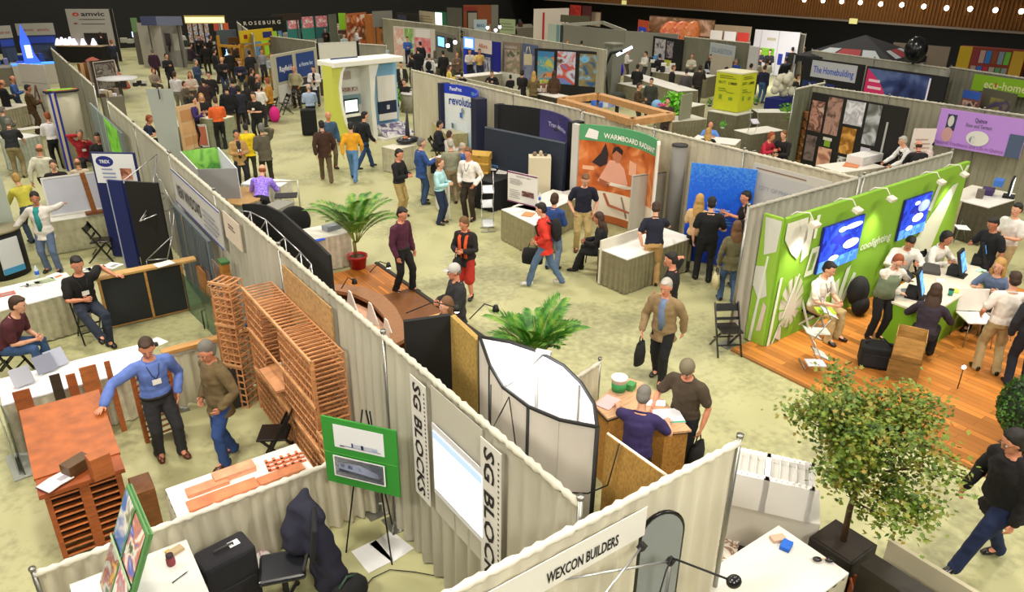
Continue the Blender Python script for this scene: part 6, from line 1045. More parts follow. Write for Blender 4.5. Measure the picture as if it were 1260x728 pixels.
# --- far back left centre
B('cream backdrop panel behind the woman in black at the far back', 168, 28, 197, 29, 2.5, .02, '#a39e94', (), cat='backdrop', name='backdrop_screen'); B('grey picture panel beside the cream backdrop at the far back', 198, 30, 222, 31, 2.4, .02, '#8a8882', [('r', .1, .5, .4, .8, '#4a4048'), ('r', .5, .4, .9, .8, '#aaa89f')])
B('blue grey fascia header over the far back booth', 172, 20, 223, 20, 2.9, 2.4, '#3f4668', [('r', .38, 0, 1, 1, '#6f7690')], name='fascia', cat='header'); TB('black skirted table under the grey picture panel', 180, 57, 212, 58, .9, .9, '#15151c', '#12141c')
B('small lit screen on the booth left of the cream backdrop', 161, 38, 169, 38, 1.9, 1.5, '#22262c', [('r', .1, .1, .9, .9, 'emit:#b8d8ff:2')], cat='screen', name='wall_screen')
B('green topped narrow poster at the left of the far back booth', 160, 22, 168, 22, 2.7, .02, '#6a8a5a', [('r', 0, 0, 1, .7, '#57524a')])
B('dark booth wall hung with small lit product panels', 228, 26, 256, 26, 2.5, .02, '#120f10', [('r', .05+.25*i, .5+.0*i, .23+.25*i, .95, 'pic:#e8c8a0:#a87850:#d8dce8:#5a6ab0:5') for i in range(4)])
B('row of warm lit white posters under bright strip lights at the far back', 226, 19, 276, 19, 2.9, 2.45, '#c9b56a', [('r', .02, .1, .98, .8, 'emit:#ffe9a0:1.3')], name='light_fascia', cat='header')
B('red orange and white small pictures on the dark wall left of the letter arch', 262, 29, 280, 28, 2.3, .1, '#141014', [('r', .0, .8, .3, 1, '#c8503a'), ('r', .35, .8, .6, 1, '#e8e4e0'), ('r', .65, .8, 1, 1, '#d8603a')])
B('grey blue partition wall with a lit screen by the yellow frame', 266, 37, 290, 36, 2.2, .02, '#5f6b72', [('r', .1, .2, .55, .5, 'emit:#a8d0ff:1.6')]); B('brown wooden panel beside the grey blue partition', 280, 46, 297, 45, 1.9, .02, '#6a4424')
B('black curved sign board with white ROSEBURG letters', 296, 22, 347, 20, 2.9, 2.1, '#0a0a0a', [('t', .04, .5, .25, 'R O S E B U R G', '#e4e0d8', 0, .9)], name='letter_sign', cat='sign'); B('light blue and lime panel under the letter sign', 302, 31, 345, 29, 2.2, .3, '#5a8ab8', [('g', [(.35, 0), (1, 0), (.95, .6), (.7, .95), (.4, 1)], '#9ad02a')])
for i, (x, c) in enumerate(((352, '#2f7a78'), (370, '#388a7c'), (387, '#2a6a70'))): B(('left', 'middle', 'right')[i]+' of three turquoise posters with white lit tops at the far back', x, 22-i, x+15, 21-i, 2.4, .3, c, [('r', .05, .65, .95, 1, 'pic:#e8dce0:#d86a7a:#f0ecec:3'), ('r', .05, .1, .95, .3, '#8a8c88')])
B('brown fascia board above the turquoise posters', 334, 18, 370, 16, 2.9, 2.5, '#2c1c12', (), name='fascia', cat='header'); B('grey green tall panel right of the turquoise posters', 404, 18, 413, 17, 2.6, .02, '#5f6458'); B('lime green square poster at the far back', 416, 16, 425, 16, 2.6, 1.5, '#86c428', cat='poster')
B('wooden kitchen display wall with orange pictures', 425, 17, 450, 15, 2.6, .02, '#b8683a', [('r', .02, .1, .45, .95, 'pic:#c8642c:#e8d0b8:#8a3a1c:#d88a50:1.2'), ('r', .5, .1, .98, .95, 'pic:#e0a880:#6a3a20:#d06a3a:#f0e0d0:1.2')])
B('orange wooden cupboard display with dark niche at the far back', 452, 18, 474, 16, 2.6, .02, '#a8642a', [('r', .1, .72, .35, .9, '#14120c'), ('r', .45, .62, .75, .8, '#3a2c14'), ('r', .5, .3, .9, .5, '#7a4a1c')], t=.5); B('grey stone display panel at the far back', 458, 14, 482, 13, 2.9, 1.9, '#7f7f7a')
# yellow timber booth
r = thing('timber_frame_booth', 'yellow timber frame booth with yellow header board', 'booth', at(304, 102), ang(at(304, 102), at(326, 98))); W = 2.2; 
for x in (0, .7, 1.5, 2.2):
    for y in (0, 1.6): m = MB(); m.box((x-.06, y-.06, 0), (x+.06, y+.06, 2.3 if x in (0, 2.2) else 1.75), '#b8862a'); m.build('post', r)
for z in (.05, 1.1, 1.75): m = MB(); m.box((-.06, -.05, z), (2.26, .05, z+.12), '#c8942e'); m.box((-.05, -.06, z), (.05, 1.66, z+.12), '#c8942e'); m.build('rail', r)
m = MB(); m.box((-.1, -.1, 2.0), (2.3, 0, 2.6), '#d8b818'); m.build('header_board', r); m = MB(); m.box((1.5, -.11, 2.15), (2.2, -.1, 2.45), '#2a2a70'); m.box((.1, -.11, 2.2), (.35, -.1, 2.4), '#8a2a14'); m.build('mark', r)
DB('grey drape with white header cloth behind the letter sign booth', at(330, 45, 2.2), at(388, 52, 2.2), 2.2, '#7f7c6e', step=.08); DB('pale drape line rising behind the yellow frame', at(292, 28, 2.44), at(312, 44, 2.44), 2.44, '#9a968a', step=.08)
B('white framed drape panel over two blue company banners', 333, 68, 388, 58, 2.3, .02, '#b5b09c', [('r', .08, .5, .42, .95, '#1c3a7a'), ('t', .12, .68, .1, 'Rayfield', '#e4e8f0', 0, .26), ('r', .5, .5, .92, .95, '#22428a'), ('t', .55, .7, .08, 'e Home Inc', '#c4d4f0', 0, .32), ('r', .05, .05, .42, .45, '#d4d2cc'), ('r', .55, .1, .9, .48, '#2a2c3a')], t=.1)
B('large plain white panel with black side strips', 391, 53, 438, 51, 2.4, .02, '#dcdad2', [('r', -.06, 0, .0, 1, '#0e0e0e'), ('r', 1, 0, 1.06, 1, '#0e0e0e'), ('r', .02, .3, .98, .97, '#e6e4dc')])
DB('pale drape between the plain white panel and the kiosk roof', at(441, 55, 2.2), at(475, 57, 2.2), 2.2, '#9c998c', step=.08)
TB('dark skirted table with leaflets beside the banners', 352, 108, 384, 104, .9, .8, '#d6d4cc', '#3a3326'); TB('tan skirted table in front of the plain white panel', 384, 98, 404, 96, .9, .8, '#c9c6bc', '#4a4030')
for x, y, a, l in ((336, 150, .4, 'by the pink bag'), (352, 146, 1.6, 'in the middle'), (366, 140, 2.6, 'nearest the light blue shirt man')): folding_chair('dark folding chair of the trio under the blue banners, '+l, at(x, y-6), a)
r = thing('backpack', 'bright pink backpack standing on the floor beside dark chairs', 'backpack', at(339, 150)); m = MB(); m.ell((0, 0, .3), (.22, .16, .32), '#e0208a', 12, 10); m.build('bag_body', r); m = MB(); m.tube([(-.05, 0, .6), (0, 0, .68), (.05, 0, .6)], .02, '#a81868', 6); m.build('handle', r)
suitcase('black rolling case standing behind the light blue shirt man', at(382, 166)+V((0, 0, 0)), -.4, .55, .4, .95, '#101010', False)
# --- second row back line (X ~ 23)
DB('very long pale drape line across the hall behind the poster wall', at(470, 23, 2.44), at(566, 35, 2.44), 2.44, '#a09c88', step=.1); DB('pale drape line above the blue lit booth and the posters', at(567, 35, 2.44), at(747, 63, 2.44), 2.44, '#bab5a2', step=.07)
B('white booth wall with pink and green pictures behind the blue shirt man', 484, 32, 535, 36, 2.2, .02, '#dad2cc', [('r', .02, .2, .25, .95, 'pic:#cfe0d8:#e8b0a8:#f0ece8:2'), ('r', .28, .3, .5, .97, 'pic:#c8dca0:#8ab85a:#e8ece0:2'), ('r', .52, .35, .9, .75, 'pic:#d83a4a:#e88a90:#f0c8c8:2'), ('r', .55, .75, .9, .97, '#efeae6')])
r = B('grey wall with a lit television beside the pink booth', 537, 38, 560, 43, 2.2, .02, '#77746a', [('r', .05, .6, .5, .9, '#15181c'), ('r', .1, .63, .45, .87, 'emit:#7ab8ff:1.6'), ('r', .6, .55, .9, .9, '#18181c')])
B('black framed company sign with gold letters on the drape', 564, 37, 579, 39, 2.3, 1.9, '#26241c', [('t', .2, .3, .4, 'CCI', '#b8a04a', 0, .6)], cat='sign', name='wall_sign')
B('blue lit booth wall with white lightbox headers', 571, 45, 606, 50, 2.2, .02, '#20307a', [('r', 0, .72, .38, 1, 'emit:#5a9aff:1.0'), ('r', .05, .76, .33, .96, 'emit:#e0ecff:1.2'), ('r', .4, .68, 1, 1, '#e8dcd4'), ('t', .55, .8, .1, 'Allura', '#c8502a', 0, .3), ('r', .35, .1, .95, .6, 'pic:#1c2c60:#4a6ab0:#c8ccd8:#2a3a70:1.5'), ('r', 0, 0, .12, .7, '#1a3ae0')])
B('bright blue end column panel of the lit booth', 607, 51, 616, 52, 2.2, .02, '#141a8a'); goods('brown and grey bags piled under the television wall', 548, 72, .5, ['#5a4028', '#3a342c', '#c9b8a0', '#6a5a48'], 8, .9, 6, .3)
TB('grey counter in front of the television wall', 535, 82, 566, 78, .9, .9, '#b8b5ac', '#6a6452'); B('faded floral poster board on the drape line', 619, 51, 641, 53, 2.2, .3, '#8a7a6a', [('r', .1, .05, .95, .8, 'pic:#b88a88:#8a8a6a:#c9b0a8:#5a6a4a:2'), ('t', .1, .84, .07, 'SOARING', '#c8c4c0', 0, .7)], cat='poster'); B('blue grey narrow poster on the drape line', 643, 53, 662, 56, 2.2, .1, '#5a648a', [('r', .1, .1, .9, .8, 'pic:#6a74a0:#8a90b0:#4a5480:1.5')], cat='poster')
r = B('black poster wall with three big travel style pictures', 659, 59, 742, 64, 2.3, .02, '#0e0c0c', [('r', .05, .35, .3, .95, 'pic:#b8343a:#d8843a:#3a9ab8:#c8b83a:1.6'), ('r', .35, .33, .62, .97, 'pic:#5a8ad0:#c84a2a:#c8d0e8:#6a3a2a:1.6'), ('r', .68, .32, .97, .95, 'pic:#2a8ad8:#78b8e8:#8a7a4a:#2a5a8a:1.6'), ('r', .05, .85, .3, .95, '#3a7ab0')], t=.2)
for x, y, l in ((659, 78, 'left'), (741, 82, 'right')):
    q = at(x, y, 1.3); r = thing('tote_bag', 'cream tote bag hanging at the %s end of the black poster wall' % l, 'bag', at(x, y-14, 1.95)-V((.6, .2, .55)), -.9); m = MB(); m.box((-.2, -.03, 0), (.2, .03, .5), '#c9bf9c'); m.build('bag_body', r); m = MB(); m.tube([(-.12, 0, .5), (-.05, 0, .85), (.05, 0, .85), (.12, 0, .5)], .02, '#c9bf9c', 6); m.build('strap', r)
r = thing('grey_post', 'tall square grey column end of the drape line', 'column', at(751, 121)); m = MB(); m.box((-.3, -.3, 0), (.3, .3, 2.5), '#7b7d72'); m.build('shaft', r); m = MB(); m.box((-.34, -.34, 2.5), (.34, .34, 2.56), '#8a8c80'); m.build('cap', r)
r = thing('arc_lamp', 'black arc lamp holding a bright oval tube light by the grey column', 'lamp', at(739, 100, 0)); r.location = at(748, 125); q = at(765, 63, 2.7)-r.location; m = MB(); m.tube([(0, 0, 0), (-.3, 0, 1.6), (0, 0, 2.2), q*1.0], [.04, .04, .07, .06], '#1c1c1e', 8); m.build('arm', r); m = MB(); m.ob(q+V((.15, .0, 0)), (.7, .12, .1), 'emit:#e0e8ff:3', (0, -.5, -.7)); m.build('tube', r)
# --- third row and right wall (far)
B('dark board with white notices on the far drape line', 488, 15, 515, 17, 2.3, .6, '#2a2620', [('r', .05, .2, .45, .9, '#3a3a58'), ('r', .5, .1, .95, .9, '#1c1a18')]); B('white notice board beside the dark board at the far back', 516, 13, 534, 15, 2.5, .8, '#b9ae92', [('l', .1, .3, .9, .85, 5, '#8a7a5a')], cat='sign'); B('glowing white and green light panel at the far back', 535, 14, 549, 15, 2.4, 1.0, '#2f7a5a', [('r', .05, .05, .65, .95, 'emit:#f4f8ff:1.5')], cat='sign')
B('grey booth walls right of the glowing light panel', 550, 9, 568, 10, 2.8, .02, '#5a5a52'); B('orange brown shop front booth with tall fascia at the far back', 570, 6, 613, 6, 2.9, .02, '#8a4420', [('r', .0, .85, .4, .95, '#8a2a20'), ('r', .1, .3, .4, .85, '#14120c'), ('r', .13, .4, .38, .8, '#9a968c'), ('r', .8, .0, 1, 1, '#77756a'), ('r', .45, .2, .78, .5, '#a8906a')]); B('blue white notice in front of the orange brown shop front', 583, 24, 599, 24, 2.0, 1.1, '#a8bcc8', [('t', .2, .4, .25, 'BIG', '#3a5a8a', 0, .6)], cat='sign')
B('pale green sign board at the far back right of the orange shop', 615, 23, 634, 24, 2.3, 1.3, '#a9b890', [('l', .1, .2, .9, .8, 3, '#7a8a68')], cat='sign')
for x, y in ((600, 34), (610, 37), (615, 33), (560, 52), (551, 56)): r = thing('spot_lamp', 'tiny bright white spot lamp on the drape line near the blue lit booth', 'lamp', at(x, y, 2.5), 0, 'tiny bright lamps near the blue lit booth'); m = MB(); m.ell((0, 0, 0), (.09, .09, .09), 'emit:#f4f0ff:10', 8, 6); m.build('bulb', r); m = MB(); m.tube([(0, 0, .06), (0, 0, .2)], .05, '#222222', 6); m.build('housing', r)
B('bright white banner wall with red stripe at the far back right', 657, 11, 700, 10, 2.7, .02, '#e6dcd4', [('r', .24, .1, .3, .9, '#c8283a')]); B('bright red poster above the grey hall booths', 702, 6, 715, 7, 2.9, 1.6, '#c8342a', [('r', .1, .1, .9, .9, 'pic:#d84030:#a82a28:#e05040:2')], cat='poster'); B('dark red poster beside the bright red one', 717, 7, 728, 8, 2.9, 1.6, '#5a2226', cat='poster'); B('brown framed cream picture right of the dark red poster', 728, 14, 740, 15, 2.5, 1.4, '#cdb8a4', frame='#5a3a24', cat='picture')
r = B('olive awning board over the grey hall booths', 690, 18, 726, 20, 2.5, 2.0, '#55533f', (), name='awning', cat='awning'); 
r = thing('grey_booth', 'large grey hard wall booth with open front and monitors inside', 'booth', at(770, 38, 2.44)-V((0, 0, 2.44))); b0 = r.location.copy(); c = [at(x, y, 2.44)-b0-V((0, 0, 2.44)) for x, y in ((675, 28), (692, 30), (770, 38), (835, 42), (700, 55), (742, 27))]
m = MB(); wallstrip(m, [c[1]+V((0, -.2, 0)), c[2]], .02, 2.44, .1, '#86857a'); m.build('side_wall', r); m = MB(); wallstrip(m, [c[2], c[3]], .02, 2.44, .1, '#8d8c80'); m.build('front_wall', r); m = MB(); wallstrip(m, [c[1], c[5], c[2]], 2.3, 2.5, .12, '#a5a496'); m.build('fascia', r)
B('mint and white striped panel at the left of the grey booth', 675, 29, 694, 31, 2.4, .02, '#b8c8bc', [('r', .55, 0, .75, 1, '#7a9aa0'), ('r', .8, 0, 1, 1, '#2a3a40')]); B('white cabinet panel with header inside the grey booth', 696, 33, 706, 35, 2.2, .3, '#c8c8c8', [('r', 0, .75, 1, .95, '#e4e4e4')]); r_ = B('orange square sign with white letters on the grey wall', 748, 43, 760, 46, 2.0, 1.1, '#b85018', [('t', .2, .35, .35, 'NO', '#e8c8a8', 0, .6)], cat='sign', name='wall_sign'); r_.location *= .99
B('orange edged poster with blue centre above the grey booth', 786, 24, 798, 26, 2.6, 1.4, '#c84a28', [('r', .1, .1, .9, .65, '#1c4ad8'), ('e', .5, .35, .15, .12, '#c8c860')], cat='poster'); B('black display wall with two framed pictures', 805, 44, 841, 49, 2.3, .02, '#0c0c0e', [('r', .08, .4, .45, .95, 'pic:#8a8a90:#c9c4c8:#4a4a54:3'), ('r', .5, .55, .72, .93, 'pic:#7a3a40:#a8a4a8:#4a3a58:4'), ('r', .46, .1, .7, .5, '#c4c84a'), ('r', .12, .3, .3, .36, '#a82a2a')], t=.1)
DB('olive grey drape wall behind the women at the far counters', at(842, 46, 2.44), at(923, 54, 2.44), 2.44, '#7d7d6c', step=.07); B('pale grey lettered banner on the olive drape wall', 875, 52, 905, 57, 2.3, 1.6, '#bcc4c8', [('t', .08, .35, .35, 'SOLAREKTION', '#8a98a8', 0, .84)], cat='banner', name='hung_banner'); B('cream notice panel under the pale lettered banner', 876, 66, 902, 70, 1.9, .8, '#b0a896', t=.02)
B('grey white curving flag banner right of the olive drape', 923, 56, 935, 58, 2.4, .2, '#cfd0cf', (), cat='banner', name='flag_banner')
for x, c, l in ((822, '#c8462a', 'left orange red shell display above the olive drape'), (836, '#c03c34', 'middle red round display above the olive drape'), (850, '#b8642a', 'right orange patterned display above the olive drape')): q = at(x+4, 27, 2.6)*.96; r = thing('shell_display', l, 'display', (q.x, q.y, 0)); m = MB(); m.tube([(0, 0, 0), (0, 0, 1.4)], .2, '#6a4a2a', 8); m.build('stand', r); m = MB(); m.ell((0, 0, 2.05), (.9, .4, .75), 'pic:%s:#d8804a:%s:3' % (c, c), 14, 10); m.build('shell', r)
B('warm pink fascia with small lamps behind the shell displays', 800, 19, 880, 25, 2.9, .5, '#6a4a34', [('r', .0, .6, 1, .98, 'pic:#c89a7a:#8a6a4a:#e0b8a0:1')]); B('brown tripod shelf at the left of the shell displays', 803, 26, 820, 28, 2.3, .3, '#4a3a2a')
for x, c, l in ((875, '#ece4e0', 'left white square lightbox above the olive drape'), (892, '#ece8e8', 'right white square lightbox above the olive drape'), (908, '#c83830', 'red square poster right of the white lightboxes')): B(l, x, 37+(x-875)*.08, x+14, 38+(x-875)*.08, 2.4, 1.1, c, (), cat='poster')
B('beige far wall boards behind the lightboxes', 880, 30, 925, 33, 2.7, .4, '#a08c70'); r = B('brightly lit white booth wall with green and blue pictures', 930, 36, 985, 40, 2.5, .02, '#e9e6ec', [('r', .0, .35, .1, .6, '#2a7ac8'), ('r', .2, .3, .5, .6, 'pic:#6ab82a:#9ad84a:#3a7a1c:1.4'), ('r', .6, .25, .7, .5, '#2a3aa8'), ('r', .76, .3, .9, .55, '#2a3a98'), ('r', .15, .0, .17, 1, '#c8c8cc'), ('r', .55, 0, .57, 1, '#c8c8cc'), ('r', .3, .78, .5, .84, '#c8c0a0')])
l_ = bpy.data.lights.new('booth_light', 'AREA'); l_.energy = 260; l_.size = 2; o = bpy.data.objects.new('booth_light', l_); q = at(957, 45, 2.5); col.objects.link(o); o.location = (q.x-1.5, q.y-1.0, 3.3); o.rotation_euler = V((1.5, 1.0, -1.8)).to_track_quat('-Z', 'Y').to_euler()
DB('grey drape at the right end of the brightly lit booth', at(986, 40, 2.5), at(992, 41, 2.5), 2.4, '#6a6458', step=.1)
# tent
r = thing('canopy_tent', 'black pointed canopy tent with white and red print at the far right', 'tent', at(1065, 43, 3.1)-V((0, 0, 3.1)), .2); m = MB(); a = 2.2; top = (0, 0, 3.1); e = [(-a, -a, 2.2), (a, -a, 2.2), (a, a, 2.2), (-a, a, 2.2)]; lo = [(x, y, 1.95) for x, y, z in e]
m.add([top]+e+lo, [(0, 1, 2), (0, 2, 3), (0, 3, 4), (0, 4, 1), (1, 5, 6, 2), (2, 6, 7, 3), (3, 7, 8, 4), (4, 8, 5, 1)], '#15151c'); m.build('canopy', r); m = MB()
for s0, s1, c in ((-.75, -.35, '#c4ccd0'), (-.3, .3, '#a83038'), (.35, .75, '#c4ccd0')):
    for f in (0, 1):
        P_ = lambda u, v: V((u*a*(1-v), -a*(1-v)-.01, 2.2+.9*v+.012)) if f == 0 else V((-a*(1-v)-.01, u*a*(1-v), 2.2+.9*v+.012)); m.add([P_(s0, .12), P_(s1, .12), P_(s1, .4), P_(s0, .4)], [(0, 1, 2, 3)], c)
m.build('printed_mark', r)
for x in (-1, 1):
    for y in (-1, 1): m = MB(); m.tube([(x*a, y*a, 0), (x*a, y*a, 2.2)], .04, '#888888', 6); m.build('leg', r)
DB('pale drape run with header cloths in front of the black tent', at(999, 63, 2.44), at(1168, 86, 2.44), 2.44, '#b0afa2', step=.08)
B('black booth wall with pale The Homebuilding header sign and blue posters', 990, 70, 1065, 80, 2.35, .02, '#0d0c12', [('r', .16, .68, .9, .97, '#b9bcc4'), ('t', .2, .76, .12, 'The Homebuilding', '#3a5ac0', 0, .66), ('r', .05, .1, .3, .6, '#1c2f6a'), ('r', .36, .1, .6, .6, '#1c2f6a'), ('r', .7, .1, .95, .55, '#1a2c60'), ('r', .1, .2, .2, .45, '#a8c0b8'), ('r', .75, .1, .93, .4, '#b8bcb8')])
B('dark blue space picture wall with magenta half circle and white text', 1068, 81, 1168, 95, 2.4, .02, '#0c0c14', [('r', .02, .1, .82, .97, 'pic:#141c48:#2a3a70:#56689c:#1a2450:1'), ('g', [(.02, .1)]+[(.02+.3*math.sin(PI*j/12)*.95, .1+.87*(j/12)) for j in range(13)]+[(.02, .97)], '#cc2a6a'), ('l', .06, .3, .24, .85, 5, '#f0c8d8'), ('t', .36, .15, .12, 'How to build', '#e8e8f0', 0, .4), ('r', .8, .12, .82, .95, '#e8e0f4')], t=.08)
B('light blue and orange poster standing under the space picture wall', 1138, 112, 1163, 113, 1.6, .3, '#7aa4c4', [('r', .75, 0, 1, 1, '#c89a7a'), ('r', 0, 0, .75, .15, '#6a5a3a')], cat='poster'); DB('drape run with wood brackets right of the space picture wall', at(1170, 84, 2.44), at(1275, 100, 2.44), 2.44, '#8d8b7c', step=.07)
r = thing('balloon', 'black balloon floating on a string above the header cloths', 'balloon', at(1127, 85, 2.44)-V((0, 0, 2.44))+V((3, 2, 0))); q = at(1127, 61, 3.0); r.location = (q.x, q.y, 0); m = MB(); m.ell((0, 0, 3.0), (.42, .42, .5), 'gloss:#14181a', 16, 12); m.tube([(0, 0, 2.45), (0, 0, 2.52)], [.06, .02], '#14181a', 8); m.build('balloon_skin', r); m = MB(); m.tube([(0, 0, 0), (0, 0, 2.47)], .006, '#888888', 4); m.build('string', r)
B('white and brown store display wall behind the balloon', 1100, 52, 1170, 58, 2.6, .02, '#8a7c6c', [('r', .1, .4, .6, .8, '#b9ae9e'), ('r', .02, .5, .12, .95, '#5a5a58'), ('r', .2, .1, .3, .3, '#b87a2a'), ('r', .75, .1, .9, .5, '#b8802a'), ('r', .35, .1, .7, .35, 'pic:#8a6a50:#5a3a3a:#c8b8a8:1.5')])
r = B('colourful book shelves with yellow ends and red frame at the far right', 1184, 56, 1265, 62, 2.5, .02, '#8a3426', [('r', .0, .45, .2, 1, '#c8a81e'), ('r', .0, .0, .18, .42, '#a86a2a'), ('r', .82, .35, 1, .98, '#c8a02a')]+[('r', .24+.095*i, .72, .32+.095*i, .95, c) for i, c in enumerate(('#8a3040', '#b89a94', '#2a7ad0', '#8a4a2a', '#7a94a8', '#6ab83a'))]+[('r', .24+.095*i, .45, .32+.095*i, .66, c) for i, c in enumerate(('#a89a90', '#3a6ac8', '#b83048', '#a8a8a0', '#5a9a6a', '#8a9a9a'))]+[('r', .2, .36, .82, .4, '#c84a2a'), ('r', .28, .05, .8, .33, '#2a1c14')], t=.5, cat='shelf', name='book_shelf')
for x, y in ((1232, 86), (1252, 89)): r = thing('desk_lamp', 'small bright white lamp on the far right shelves, '+('left one' if x < 1240 else 'right one'), 'lamp', at(x, y, 1.2)-V((0, 0, 1.2))); m = MB(); m.ell((0, 0, 1.3), (.2, .2, .2), 'emit:#dce4ff:6', 10, 8); m.build('lamp_shade', r); m = MB(); m.tube([(0, 0, 0), (0, 0, 1.2)], .04, '#333333', 6); m.build('base', r)
B('lime green ecohome banner at the right margin', 1200, 91, 1275, 101, 2.4, 1.85, '#7fae1c', [('t', .2, .25, .5, 'eco-home', '#d4dc9a', 0, .7), ('e', .4, .5, .02, .15, '#b85a2a')], cat='banner', name='hung_banner')
B('blue topped photo board left of the fruit pictures', 1187, 110, 1209, 114, 1.9, .5, '#7a4a44', [('r', 0, .8, 1, 1, '#2f5ab8'), ('r', .1, .1, .9, .75, 'pic:#b07a6a:#5a2c2c:#c8a89a:#3a3440:3')], cat='poster'); B('large photo board of brown and purple pictures at the right margin', 1211, 108, 1252, 116, 2.0, .3, '#5a5648', [('r', .3, .2, .9, .85, 'pic:#7a6a5a:#4a4464:#8a8248:#b8a8a0:1.5'), ('r', .05, .0, .8, .4, 'pic:#6a3a24:#b8803a:#2c2018:#c87a5a:2')], cat='poster')
DB('grey drape run carrying the purple banner and black photo wall', (21.6, 14.0), (21.8, 6.2), 2.44, '#a3a08c', rod='#d0cdbc', step=.04); DB('short drape returning at the left of the black photo wall', at(978, 112, 2.44), at(1014, 104, 2.44), 2.44, '#7a7c68', step=.05)
P_ = ['pic:#8a5a50:#b88a7a:#5a3430:#c8a898:3', 'pic:#7a5a4a:#a8847a:#4a342c:3', 'pic:#c9c9d0:#a8a8b4:#dcdce4:4', 'pic:#b8802a:#8a5a1c:#d8a050:3', 'pic:#8f9298:#5a5c5a:#b8bcc4:2', 'pic:#a06a58:#d8a890:#6a3a34:3', 'pic:#5a4a48:#7a6a68:#38302e:3', 'pic:#2a2a2c:#c8c8c8:#141414:4']
r = B('black photo wall covered with home interior pictures', 1001, 113, 1118, 133, 2.35, .02, '#0b0a0a', [('r', .02, .5, .17, .9, P_[0]), ('r', .2, .5, .36, .98, P_[1]), ('r', .4, .68, .6, .98, P_[2]), ('r', .41, .3, .56, .64, P_[3]), ('r', .63, .48, .77, .98, P_[4]), ('r', .22, .42, .32, .46, '#c8c8bc'), ('r', .24, .34, .31, .42, '#7a9a2a'), ('r', .19, .05, .34, .32, P_[5]), ('r', .03, .1, .15, .44, P_[6]), ('r', .42, .02, .58, .26, P_[7]), ('r', .64, .28, .74, .44, '#c4c0d0'), ('r', .63, .0, .8, .24, 'pic:#a87a3a:#5a3a1c:#c89a5a:5'), ('r', .84, .4, .86, .8, '#a8a8a4')], t=.1)
r = thing('stepped_shelf', 'light wooden stepped crate tower at the left of the black photo wall', 'shelf', at(990, 200)); 
for i in range(6): m = MB(); z = .1+i*.27; m.ob((0, 0, z), (.6-.03*i, .5, .06), 'wood:#c09058', (.12, 0, -.6)); m.ob((.0, .1, z+.12), (.5, .4, .18), 'wood:#8a5a2c', (0, 0, -.6)); m.build('tray', r)
B('white text sheet on a stand left of the purple banner', 1125, 158, 1153, 158, 1.9, .3, '#ddd2cc', [('l', .15, .2, .85, .85, 9, '#b89a94')], cat='poster', t=.02)
B('wide purple Quince banner with oval map drawing', 1159, 133, 1268, 148, 2.4, 1.4, '#b88ae0', [('r', .1, .45, .21, .88, '#2c3450'), ('e', .15, .7, .035, .15, '#c9c9c4'), ('e', .14, .33, .065, .2, '#c89a9c'), ('t', .42, .76, .12, 'Quince', '#6a5a8a', 0, .14), ('t', .33, .62, .1, 'River and Terrace', '#7a6a9a', 0, .3), ('e', .5, .35, .13, .2, '#dcdcd8'), ('e', .45, .3, .04, .1, '#5aa0d8'), ('r', .84, .0, 1, .6, '#4a5a78'), ('t', .02, .07, .09, 'Natural Traditions and Life in Quince', '#9a6ab8', 0, .8)], t=.04, cat='banner', name='hung_banner')
TB('white table at the foot of the black photo wall', 1034, 212, 1090, 205, .9, .76, '#dcd6cc', '#a8a494'); block('white_box', 'white cardboard box with small print on the photo wall table', 'box', at(1060, 204, .77), at(1090, 197, .77), .5, .762, 1.0, '#d8d6d4'); papers('orange sheet beside the white box on the photo wall table', 1048, 203, .765, '#c87a4a', (.6, .4), .4, .01)
# yellow cube
r = TB('tall olive skirted stand carrying the yellow printed box', 871, 136, 907, 142, 1.1, .95, '#c9c8bc', '#6f6c56')
r = thing('printed_cube', 'large bright yellow green box covered with small printing on the skirted stand', 'box', (23.35, 17.9, .97), ang(at(877, 136, .95), at(907, 141, .95))); W = 1.05; m = MB(); m.box((0, 0, 0), (W, W, 1.35), '#c4c81e'); m.build('cube_body', r); m = MB(); m.box((-.02, -.02, 1.35), (W+.02, W+.02, 1.4), '#dcd8b8'); m.build('cube_top', r); q_ = at(877, 134, .97); r.location = (q_.x+.05, q_.y+.05, .97)
its = [('t', .12, .72, .07, 'BEAUTY', '#5a7a1c', 0, .3), ('t', .52, .71, .07, 'LUMBER', '#2c3010', 0, .35), ('l', .15, .85, .8, .95, 2, '#6a7a1c'), ('l', .15, .5, .5, .62, 2, '#6a8a1c'), ('r', .2, .3, .32, .42, '#7a9a2a'), ('r', .6, .3, .75, .38, '#7a9a2a'), ('l', .5, .48, .85, .52, 1, '#6a8a1c')]
art(r, W, 1.35, its, -.004); h = thing('x', '', '', (0, 0, 0)); h.parent = r; h.location = (W, 0, 0); h.rotation_euler.z = PI/2; art(h, W, 1.35, its, -.004)
for c in list(h.children): c.parent = r; c.matrix_parent_inverse = Matrix.Identity(4); c.location = (W, 0, 0); c.rotation_euler = (0, 0, PI/2)
bpy.data.objects.remove(h)
def bush(label, p, R, leaf, n=500, pot='#6a6458', h=.4):
    r = thing('potted_plant', label, 'plant', p); rr = random.Random(int(p[0]*7)); m = MB(); m.lathe([(R*.4, 0), (R*.5, h*.4), (R*.5, h*.45)], pot, 12); m.build('pot', r); m = MB()
    for i in range(n):
        v = V((rr.gauss(0, 1), rr.gauss(0, 1), rr.gauss(0, 1))).normalized()*R*rr.uniform(.3, 1); q = V((v.x, v.y, h*.45+R*.8+v.z)); s = R*.22; X = Euler((rr.random()*6, rr.random()*6, rr.random()*6)).to_matrix(); m.add([q+X @ V(k)*s for k in ((-.5, 0, 0), (0, 1, 0), (.5, 0, 0), (0, -.7, 0))], [(0, 1, 2, 3)], leaf)
    tag(m.build('foliage', r), None, None, kind='stuff'); return r
LF = 'leaf:#2f5a1a:#5a9a2a:#9ac84a'
